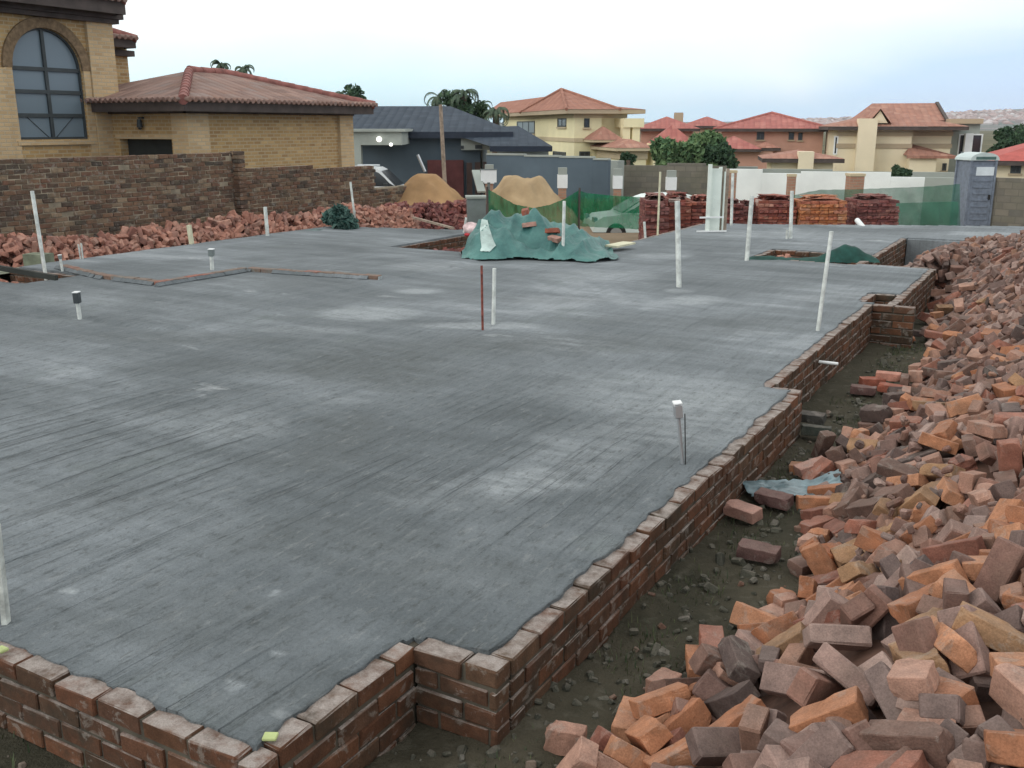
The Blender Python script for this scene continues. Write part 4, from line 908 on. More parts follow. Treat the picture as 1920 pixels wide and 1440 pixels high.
# kerb and paved strip
mb = MB(); 
for (u0, u1, d0, h0) in ((790, 905, 25.2, .12),):
    a, c = P(u0, d0), P(u1, d0); m_ = (a+c)/2; mb.obox((m_.x, m_.y, -.62), ((c-a).length, 1.6, .3), Matrix.Rotation(YAW, 3, 'Z'))
tag(mb.build('kerb', plain('grey_green_kerb', (.17, .19, .16), .9, .2, 2, .3, 20)), kind='structure')
# shade netting -------------------------------------------------------------
def netmat(name, col, dens):
    m, nt, b = newmat(name, col, .8, .1); out = nt.nodes['Material Output']; tr = N(nt, 'ShaderNodeBsdfTransparent'); mx = N(nt, 'ShaderNodeMixShader')
    o = coords(nt); f = MR(nt, NOISE(nt, o, 2.0, 4), .3, .7, dens-.1, dens+.08)
    nt.links.new(f, mx.inputs[0]); nt.links.new(tr.outputs[0], mx.inputs[1]); nt.links.new(b.outputs[0], mx.inputs[2]); nt.links.new(mx.outputs[0], out.inputs[0]); return m
m_net = netmat('green_shade_net', (.015, .21, .095), .74)
m_net3 = netmat('dense_green_shade_net', (.013, .17, .075), .84)
m_net2 = netmat('pale_green_shade_net', (.04, .15, .10), .68)
def net(label, tops, bots, D0, D1, mat, name='shade_net', sub=10, fold=.05):
    """tops/bots = [(px, py)...]"""
    mb = MB(); a, e = tops[0][0], tops[-1][0]; n = (len(tops)-1)*sub*2; m = 8; vs = []
    for i in range(n+1):
        px = a+(e-a)*i/n; t = (px-a)/(e-a); D = D0+(D1-D0)*t; zt = Zpy(interp(px, tops), D); zb = Zpy(interp(px, bots), D)
        for j in range(m+1):
            s = j/m; v = P(px, D, zt+(zb-zt)*s)+FW*(fold*noise.noise(Vector((i*.35, s*1.5, D0)))*2+.02*math.sin(i*.9)); vs.append(v)
    mb.add(vs, [(i*(m+1)+j, (i+1)*(m+1)+j, (i+1)*(m+1)+j+1, i*(m+1)+j+1) for i in range(n) for j in range(m)], True)
    o = mb.build(name, mat, fix=False); tag(o, label, 'net'); return o
net('dark green shade net sagging between posts in front of the pale sand heap', [(914, 354), (935, 366), (965, 383), (1000, 390), (1030, 384), (1058, 373), (1085, 357)], [(914, 405), (1085, 424)], 21.5, 24, m_net3)
net('green shade net stretched in front of the parked hatchback', [(1085, 357), (1100, 362), (1150, 367), (1210, 370), (1240, 372)], [(1085, 424), (1240, 432)], 24, 25, m_net)
net('long pale green shade net hung along the white wall behind the brick stacks', [(1478, 368), (1535, 356), (1600, 355), (1735, 350), (1800, 345)], [(1478, 425), (1800, 428)], 28, 27.5, m_net2)
net('darker lower band of green shade net between the last brick stack and the toilet', [(1575, 380), (1670, 381), (1795, 378)], [(1575, 426), (1795, 428)], 27.2, 27, m_net2)
for k, (px, D, pyt, lab) in enumerate(((914, 21.4, 350, 'thin dark post at the left end of the sagging green net'), (1086, 23.9, 352, 'thin dark post at the peak of the green net'))):
    mb = MB(); p = P(px, D); mb.tube((p.x, p.y, -.8), (p.x, p.y, Zpy(pyt, D)), .025); tag(mb.build('net_post', m_trim), lab, 'post')
# brick stacks -----------------------------------------------------------------
def stack(label, px0, px1, D, pytop, seed, stops=None, loose=6, mat=None, rz=0.):
    rnd = random.Random(seed); p = P((px0+px1)/2, D); zb = gz(p.x, p.y)-.02; t = thing('brick_stack', label, 'brick stack', (p.x, p.y, zb), YAW+rz, 'brick stacks along the far edge of the slab')
    W = (px1-px0)/F*D*1.03; H = Zpy(pytop, D)-zb; nc = int(H/.075); mb = MB(); dpt = 1.0
    for c in range(nc):
        u = -W/2; hdr = c % 2
        L = .222 if not hdr else .109
        n = max(2, round(W/(L+.004))); st = W/n
        if c >= nc-2 and rnd.random() < .8: n -= 1
        for i in range(n):
            for yy in (-dpt/2, dpt/2-.1):
                v = bevel_box(st-.006, (.106 if not hdr else .2), .070, .006, rnd)
                mb.add([Vector((u+st*(i+.5)+rnd.uniform(-.012, .012), yy+rnd.uniform(-.025, .02), c*.075+.036))+q for q in v[0]], v[1])
        for i in range(int(dpt/.23)-0):
            for s in (-1, 1):
                v = bevel_box(.106, .2, .070, .006, rnd); mb.add([Vector((s*(W/2-.055)+rnd.uniform(-.012, .012), -dpt/2+.25+i*.19, c*.075+.036))+q for q in v[0]], v[1])
    mb.box(-W/2+.1, W/2-.1, -dpt/2+.1, dpt/2-.05, 0, nc*.075-.03)
    for i in range(loose):
        v = bevel_box(.222, .106, .073, .006, rnd); R3 = Matrix.Rotation(rnd.random()*3, 3, 'Z') @ Matrix.Rotation(rnd.uniform(-.3, .3), 3, 'X')
        mb.add([Vector((rnd.uniform(-W/2+.15, W/2-.15), rnd.uniform(-dpt/2+.1, dpt/2-.2), nc*.075+.03+rnd.random()*.05))+R3@q for q in v[0]], v[1])
    mb.build('bricks', mat or m_stack, t); return t
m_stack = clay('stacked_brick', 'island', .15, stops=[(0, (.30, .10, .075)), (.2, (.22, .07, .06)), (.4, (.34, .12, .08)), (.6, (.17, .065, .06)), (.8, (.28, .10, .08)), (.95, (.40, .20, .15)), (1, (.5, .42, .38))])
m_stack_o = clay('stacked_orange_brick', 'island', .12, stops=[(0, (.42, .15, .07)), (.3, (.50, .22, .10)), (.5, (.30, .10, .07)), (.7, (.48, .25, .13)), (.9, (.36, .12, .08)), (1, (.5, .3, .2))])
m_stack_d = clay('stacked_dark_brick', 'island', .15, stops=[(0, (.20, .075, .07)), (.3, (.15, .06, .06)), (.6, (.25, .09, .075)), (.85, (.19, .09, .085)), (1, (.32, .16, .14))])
stack('dark red brick stack nearest the green netted car, with a ragged top', 1204, 1246, 21.6, 372, 1, mat=m_stack_d, loose=5)
stack('red brick stack wedged between the ragged first stack and the short pink post', 1247, 1286, 22.2, 367, 2, loose=8)
stack('red brick stack left of the white frame bundle', 1288, 1330, 22.4, 372, 3, loose=8)
stack('dark brick stack half hidden behind the white frame bundle', 1352, 1384, 24.2, 374, 4, mat=m_stack_d, loose=4)
stack('small purple red brick stack between two white pipes', 1384, 1412, 24.6, 378, 5, mat=m_stack_d, loose=4)
stack('brown red brick stack with a loose top course left of the orange stack', 1414, 1480, 24.4, 369, 6, loose=8)
stack('bright orange brick stack in the middle of the row', 1491, 1572, 24.2, 368, 7, mat=m_stack_o, loose=9)
stack('dark purple brick stack, last of the row before the toilet', 1596, 1668, 24.6, 369, 8, mat=m_stack_d, loose=9)
# portable toilet ----------------------------------------------------------------
p = P(1824, 30); zb = gz(p.x, p.y); H = Zpy(300, 30)-zb
pt = thing('portable_toilet', 'blue grey plastic portable toilet with pale domed roof standing by the brick heap', 'portable toilet', (p.x, p.y, zb-.02), YAW+.09)
m_wc = plain('blue_grey_plastic', (.165, .195, .245), .55, .12, 9, .25, 40); hw = .385
mb = MB(); mb.box(-hw, hw, -hw, hw, .1, H); mb.build('cabin', m_wc, pt)
mb = MB(); mb.box(-hw-.05, hw+.05, -hw-.05, hw+.05, 0, .099); mb.build('base', m_greybox, pt)
mb = MB()
for s in (-1, 1):
    for s2 in (-1, 1): mb.box(s*hw-.035, s*hw+.035, s2*hw-.035, s2*hw+.035, .101, H+.02)
mb.build('corner_post', m_wc, pt)
d = MB(); d.box(-.34, .34, -hw-.03, -hw-.002, .18, H-.12); do = d.build('door', m_wc, pt)
d = MB()
for k in range(7): z = .35+k*.19; d.box(-.26, .26, -hw-.05, -hw-.031, z, z+.05)
d.build('door_rib', m_wc, do)
d = MB(); d.box(.24, .30, -hw-.07, -hw-.031, .95, 1.1); d.build('handle', m_black, do)
d = MB(); d.box(-.22, .33, -hw-.045, -hw-.031, H-.42, H-.17); d.build('vent_panel', plain('pale_panel', (.62, .68, .72), .5, .05, 4, 0), do)
mb = MB(); n = 10; prof = [(-hw-.07, H+.021)]+[((hw+.07)*-math.cos(math.pi*i/n), H+.04+.21*math.sin(math.pi*i/n)) for i in range(n+1)]+[(hw+.07, H+.021)]
mb.prism(prof, -hw-.06, hw+.06, 'y'); mb.build('roof', plain('milky_plastic', (.48, .56, .55), .4, .04, 3, 0), pt)
mb = MB(); mb.box(-hw+.1, hw-.05, -hw-.064, -hw-.0605, H+.045, H+.13); mb.build('roof_band', plain('dark_green_band', (.07, .13, .12), .5, .1, 3, 0), pt)
mb = MB(); mb.tube((-hw+.15, hw+.06, .3), (-hw+.15, hw+.06, H+.25), .04); mb.build('vent_pipe', m_greybox, pt)
# vehicles --------------------------------------------------------------------------
def car(name, label, px, D, z, rz, L, W, H, paint, kind='hatch'):
    p = P(px, D); t = thing(name, label, 'pickup truck' if kind == 'pickup' else 'car', (p.x, p.y, z), YAW+rz)
    # side profiles, x forward = +x
    if kind == 'hatch':
        low = [(-.5, .20), (-.49, .52), (-.47, .60), (-.10, .62), (.20, .62), (.42, .56), (.485, .46), (.5, .25)]
        top = [(-.475, .60), (-.43, .90), (-.34, .985), (-.15, 1.0), (.0, .97), (.08, .90), (.26, .615)]
    elif kind == 'pickup':
        low = [(-.5, .25), (-.5, .58), (-.1, .60), (.22, .61), (.46, .56), (.5, .45), (.5, .25)]
        top = [(-.12, .60), (-.10, .96), (-.06, 1.0), (.09, .99), (.13, .93), (.25, .61)]
    else:
        low = [(-.5, .22), (-.5, .55), (-.45, .60), (.25, .60), (.45, .54), (.5, .42), (.5, .22)]
        top = [(-.49, .60), (-.46, .92), (-.41, .99), (.05, 1.0), (.12, .93), (.26, .60)]
    b = MB(); n = len(low)
    vs = []
    for s, k in ((-1, 1.0), (1, 1.0)):
        for x, zz in low: vs.append((x*L, s*W/2*(.97 if zz > .5 else 1.0), zz*H))
    b.add(vs, [tuple(range(n))[::-1], tuple(range(n, 2*n))]+[(i, (i+1) % n, n+(i+1) % n, n+i) for i in range(n)])
    body = b.build('body', paint, t)
    g = MB(); n = len(top); vs = [(x*L, s*W/2*(.95-.20*(zz-.6)/.4), zz*H-(.005 if zz < .65 else 0)) for s in (-1, 1) for x, zz in top]
    g.add(vs, [tuple(range(n))[::-1], tuple(range(n, 2*n))]+[(i, (i+1) % n, n+(i+1) % n, n+i) for i in range(n)])
    cb = g.build('cabin', paint, t)
    # glazing set just proud of the cabin
    for s in (-1, 1):
        w = MB()
        for lo, hi in ((.04, .48), (.52, .96)):
            xa, xb = top[0][0], top[-1][0]; x0 = xa+(xb-xa)*lo; x1 = xa+(xb-xa)*hi
            def topz(x):
                return interp(x, top)
            pts = [(x0, .645), (x1, .645)]+[(x0+(x1-x0)*q, max(.65, topz(x0+(x1-x0)*q)-.055)) for q in (1, .75, .5, .25, 0)]
            w.poly([(x*L, s*(W/2*(.95-.20*(zz-.6)/.4)+.006), zz*H) for x, zz in pts])
        w.build('side_window', m_darkglass, t, fix=False)
    w = MB(); (xa, za), (xb, zb_) = top[-1], top[-2]
    f = lambda x, zz, s, e: ((x+.004)*L, s*(W/2*(.95-.20*(zz-.6)/.4)-e), zz*H+.012)
    w.add([f(xa-.01, za+.03, -1, .06), f(xa-.01, za+.03, 1, .06), f(xb, zb_-.0, 1, .06), f(xb, zb_-.0, -1, .06)], [(0, 1, 2, 3)]); w.build('windscreen', m_darkglass, t, fix=False)
    for x in (-.31, .31):
        for s in (-1, 1):
            ty = MB(); r = H*.215; ty.tube((x*L, s*(W/2-.17), r), (x*L, s*(W/2+.01), r), r, n=20); wl = ty.build('wheel', m_black, t)
            ri = MB(); ri.tube((x*L, s*(W/2+.011), r), (x*L, s*(W/2+.022), r), r*.6, n=16); ri.build('rim', m_alu, wl)
    for s in (-1, 1):
        hl = MB(); hl.obox((.478*L, s*W*.36, .50*H), (.10, .32, .12)); hl.build('headlight', m_curtain, t)
        mr = MB(); mr.obox((.17*L, s*(W/2+.08), .68*H), (.12, .16, .1)); mr.build('mirror', m_frame, t)
    if kind != 'hatch':
        rr = MB(); 
        for s in (-1, 1): rr.bar((-.3*L if kind != 'pickup' else -.1*L, s*W*.33, H*1.02), (.07*L, s*W*.33, H*1.02), .04)
        rr.build('roof_rail', paint, t)
    return t
pA = P(1207, 28); zA = Zpy(433, 28)
car('parked_hatchback', 'silver white hatchback parked behind the green shade net', 1212, 28, -1.16, math.pi+.12, 3.35, 1.6, 1.32, m_carsilver)
car('parked_pickup', 'white pickup with its bonnet showing over the low end of the brick garden wall', 690, 34, -1.05, -.06, 4.6, 1.75, 1.72, m_carwhite, 'pickup')
car('parked_estate_car', 'white car whose roof and windows show over the grey wall at the right edge', 1925, 33, -1.5, math.pi+.03, 4.4, 1.75, 1.62, m_carwhite, 'estate')
# notice board -------------------------------------------------------------------
t = thing('notice_board', 'blank white rectangular notice board on a grey post behind the bin', 'sign', P(917, 27, -1.0), YAW)
z0 = Zpy(342, 27)+1.0; z1 = Zpy(319, 27)+1.0; w_ = 29/F*27/2
mb = MB(); mb.box(-w_, w_, -.02, .02, z0, z1); mb.build('panel', m_white, t)
mb = MB(); mb.box(-w_-.02, w_+.02, -.03, .03, z1+.001, z1+.03); mb.build('frame', m_greybox, t)
mb = MB(); mb.box(-.04, .04, .021, .08, 0, z1-.1); mb.build('post', m_greybox, t)
mb = MB(); a, c = P(892, 27.5, Zpy(320, 27.5)), P(903, 26.5, Zpy(360, 26.5)); mb.bar(a, c, .22, .05); tag(mb.build('leaning_board', m_greypl), 'pale grey board leaning beside the white notice board', 'board')
# grey bin ------------------------------------------------------------------------
p = P(893, 22.5); zb = gz(p.x, p.y); H = Zpy(367, 22.5)-zb
t = thing('grey_bin', 'grey square bin with a lid standing left of the green net', 'bin', (p.x, p.y, zb), YAW+.1)
mb = MB(); mb.prism([(-.19, 0), (.19, 0), (.215, H-.05), (-.215, H-.05)], -.2, .2, 'y'); mb.build('body', m_greybox, t)
mb = MB(); mb.box(-.24, .24, -.23, .23, H-.049, H); mb.build('lid', m_greypl, t)
mb = MB(); uv_sphere(mb, (0, -.205, .25), .08, sz=1.3); mb.build('dark_patch', m_black, t)  # dark patch on the front of the bin
# wooden street pole -------------------------------------------------------------
mb = MB(); a, c = P(838, 30.5), P(829, 30.5); mb.tube((a.x, a.y, -1.4), (c.x, c.y, Zpy(196, 30.5)), .075, .055); tag(mb.build('wooden_pole', m_timber), 'tall bare wooden pole standing in the orange sand heap', 'pole')
mb = MB(); a, c = PP(797, 322, 31), PP(783, 290, 31); mb.tube(a, c, .045); tag(mb.build('leaning_pipe', m_alu), 'short grey pipe leaning in front of the slate house', 'pipe')

# ================================================================== TARPAULIN MOUND
TPROF = [(-1.2, -.34), (-1.06, .22), (-.93, .56), (-.75, .64), (-.05, .62), (.25, .54), (.55, .40), (.85, .30), (1.05, .24), (1.2, .0), (1.28, -.3)]
def tarp_z(u, v):
    """u along picture right, v away from the camera (metres from the mound centre)"""
    wu = u+.10*noise.noise(Vector((u*1.1, v*1.1, 1)))
    top = interp(wu, TPROF); vf = -1.15-.25*math.exp(-((u-.75)/.45)**2)+.10*noise.noise(Vector((u*1.6, 0, 8))); vb = .95
    t = (v/vb if v > 0 else v/vf); t = min(1.15, t)
    s = max(0, 1-abs(t)**1.9) if v > 0 else max(0, 1-abs(t)**1.35)
    f = 0
    for a_, w_, ph, sl in ((.11, 1.5, 0, .55), (.085, 3.1, 5, -.45), (.02, 6.4, 9, .8)):
        n_ = noise.noise(Vector((u*w_+v*sl*w_*.6, v*w_*.33-u*.3, ph))); f += a_*(.55-2.2*abs(n_))
    return top, s, f*(.35+.65*min(1, s*2.5))*(1 if t < 1 else .4), t
C0 = P(1003, 16.0, 0); mb = MB(); n, m = 150, 110; vs = []; okv = []
U0, U1, V0, V1 = -1.3, 1.55, -1.6, 1.05
for j in range(m+1):
    for i in range(n+1):
        u = U0+(U1-U0)*i/n; v = V0+(V1-V0)*j/m
        top, s_, f_, t = tarp_z(u, v)
        w3 = C0+RT*(u+.03*noise.noise(Vector((u*3, v*3, 30))))+FW*(v+.03*noise.noise(Vector((u*3, v*3, 40))))
        base = .03 if inside(w3.x, w3.y) else -.30
        z = base+(max(base, top)-base)*s_+f_; z = max(z, base+.005+.02*abs(noise.noise(Vector((u*6, v*6, 3)))))
        vs.append((w3.x, w3.y, z)); okv.append(t < 1.0+.10*noise.noise(Vector((u*3, v, 5))) and top > -.2)
keep = []
for j in range(m):
    for i in range(n):
        k = j*(n+1)+i
        if okv[k] and okv[k+1] and okv[k+n+1] and okv[k+n+2]: keep.append((k, k+1, k+n+2, k+n+1))
m_tarp, nt, b = newmat('green_tarpaulin', (.05, .2, .18), .5, .4); o = coords(nt)
c = MIX(nt, MR(nt, NOISE(nt, o, 2.5, 5, .6), .3, .7), (.022, .095, .092), (.085, .22, .20)); nt.links.new(c, b.inputs['Base Color'])
BUMP(nt, b, NOISE(nt, o, 9, 5, .6, .8), .6, .03)
used = sorted({k for f in keep for k in f}); mp_ = {k: i for i, k in enumerate(used)}
mb.add([vs[k] for k in used], [tuple(mp_[k] for k in f) for f in keep], True)
tp = thing('tarpaulin_mound', 'crumpled green tarpaulin draped over a heap in the slab courtyard', 'tarpaulin', (0, 0, 0))
tpm = mb.build('sheet', m_tarp, tp, fix=False)
m_tarp_w = plain('silver_side_of_tarpaulin', (.40, .50, .47), .6, .2, 4, .5, 12)
from mathutils.bvhtree import BVHTree
tbv = BVHTree.FromPolygons([v.co.copy() for v in tpm.data.vertices], [tuple(p.vertices) for p in tpm.data.polygons])
def on_tarp(px, py, off=.01):
    d = (PP(px, py, 15)-Vector((0, 0, CH))).normalized(); h = tbv.ray_cast(Vector((0, 0, CH)), d); q = h[0] if h[0] is not None else PP(px, py, 15.2)
    return q+Vector((.35, -.6, .7)).normalized()*off
mb = MB(); Lf = [(903, 412), (900, 430), (901, 450), (903, 464), (900, 472)]; Rf = [(914, 414), (918, 430), (923, 446), (930, 462), (918, 473)]; fv = []
for i in range(17):
    y_ = i/16*4; k_ = min(3, int(y_)); f_ = y_-k_
    a_ = [Lf[k_][c]+(Lf[k_+1][c]-Lf[k_][c])*f_ for c in (0, 1)]; b_ = [Rf[k_][c]+(Rf[k_+1][c]-Rf[k_][c])*f_ for c in (0, 1)]
    for j in range(7): fv.append(on_tarp(a_[0]+(b_[0]-a_[0])*j/6, a_[1]+(b_[1]-a_[1])*j/6, .012+.012*math.sin(j*1.3+i*.5)**2))
mb.add(fv, [(i*7+j, i*7+j+1, (i+1)*7+j+1, (i+1)*7+j) for i in range(16) for j in range(6)], True)
mb.build('folded_flap', m_tarp_w, tp, fix=False)
def small_brick(name, label, pos, rot, color, L=.222, group=None, H=.073, W=.106):
    o = bpy.data.objects.new(name, BR[len(label) % 5]); COL.objects.link(o); o.location = pos; o.rotation_euler = rot; o.scale = (L/.222, 1, 1); o.color = (*color, 1)
    tag(o, label, 'brick', group); return o
# ================================================================== LOOSE BRICKS
def worn_brick(seed, broken=False):
    rnd = random.Random(seed); bm = bmesh.new(); bmesh.ops.create_cube(bm, size=1)
    for v in bm.verts: v.co = Vector((v.co.x*.222, v.co.y*.106, v.co.z*.073))
    bmesh.ops.bevel(bm, geom=bm.edges[:], offset=.0028, segments=1, affect='EDGES', profile=.6)
    bmesh.ops.subdivide_edges(bm, edges=[e for e in bm.edges if e.calc_length() > .05], cuts=5, use_grid_fill=True)
    bmesh.ops.triangulate(bm, faces=[f for f in bm.faces if len(f.verts) > 4])
    so_ = Vector((seed*7.3, 0, 0))
    chips = [Vector((rnd.choice((-.111, .111)), rnd.choice((-.053, .053)), rnd.choice((-.036, .036)))) for _ in range(2)]+[Vector((rnd.uniform(-.1, .1), rnd.choice((-.053, .053)), rnd.choice((-.036, .036)))) for _ in range(2)]
    for v in bm.verts:
        c = v.co; n = v.co.normalized()
        v.co = c+Vector((noise.noise(c*22+so_), noise.noise(c*22+so_*2), noise.noise(c*22+so_*3)))*.0035
        for ch in chips:
            dd = (v.co-ch).length
            if dd < .03: v.co -= (v.co*.17)*(1-dd/.03)
        if broken and v.co.x > .035: v.co.x = .035+(v.co.x-.035)*.45+.045*noise.noise(Vector((v.co.y*19, v.co.z*25, seed*3)))*min(1, (v.co.x-.035)/.03)
    bm.normal_update(); me = bpy.data.meshes.new('loose_brick'); bm.to_mesh(me); bm.free(); me.materials.append(m_clay_obj); return me
BR = [worn_brick(i) for i in range(1, 6)]; BRB = [worn_brick(i, True) for i in range(11, 14)]
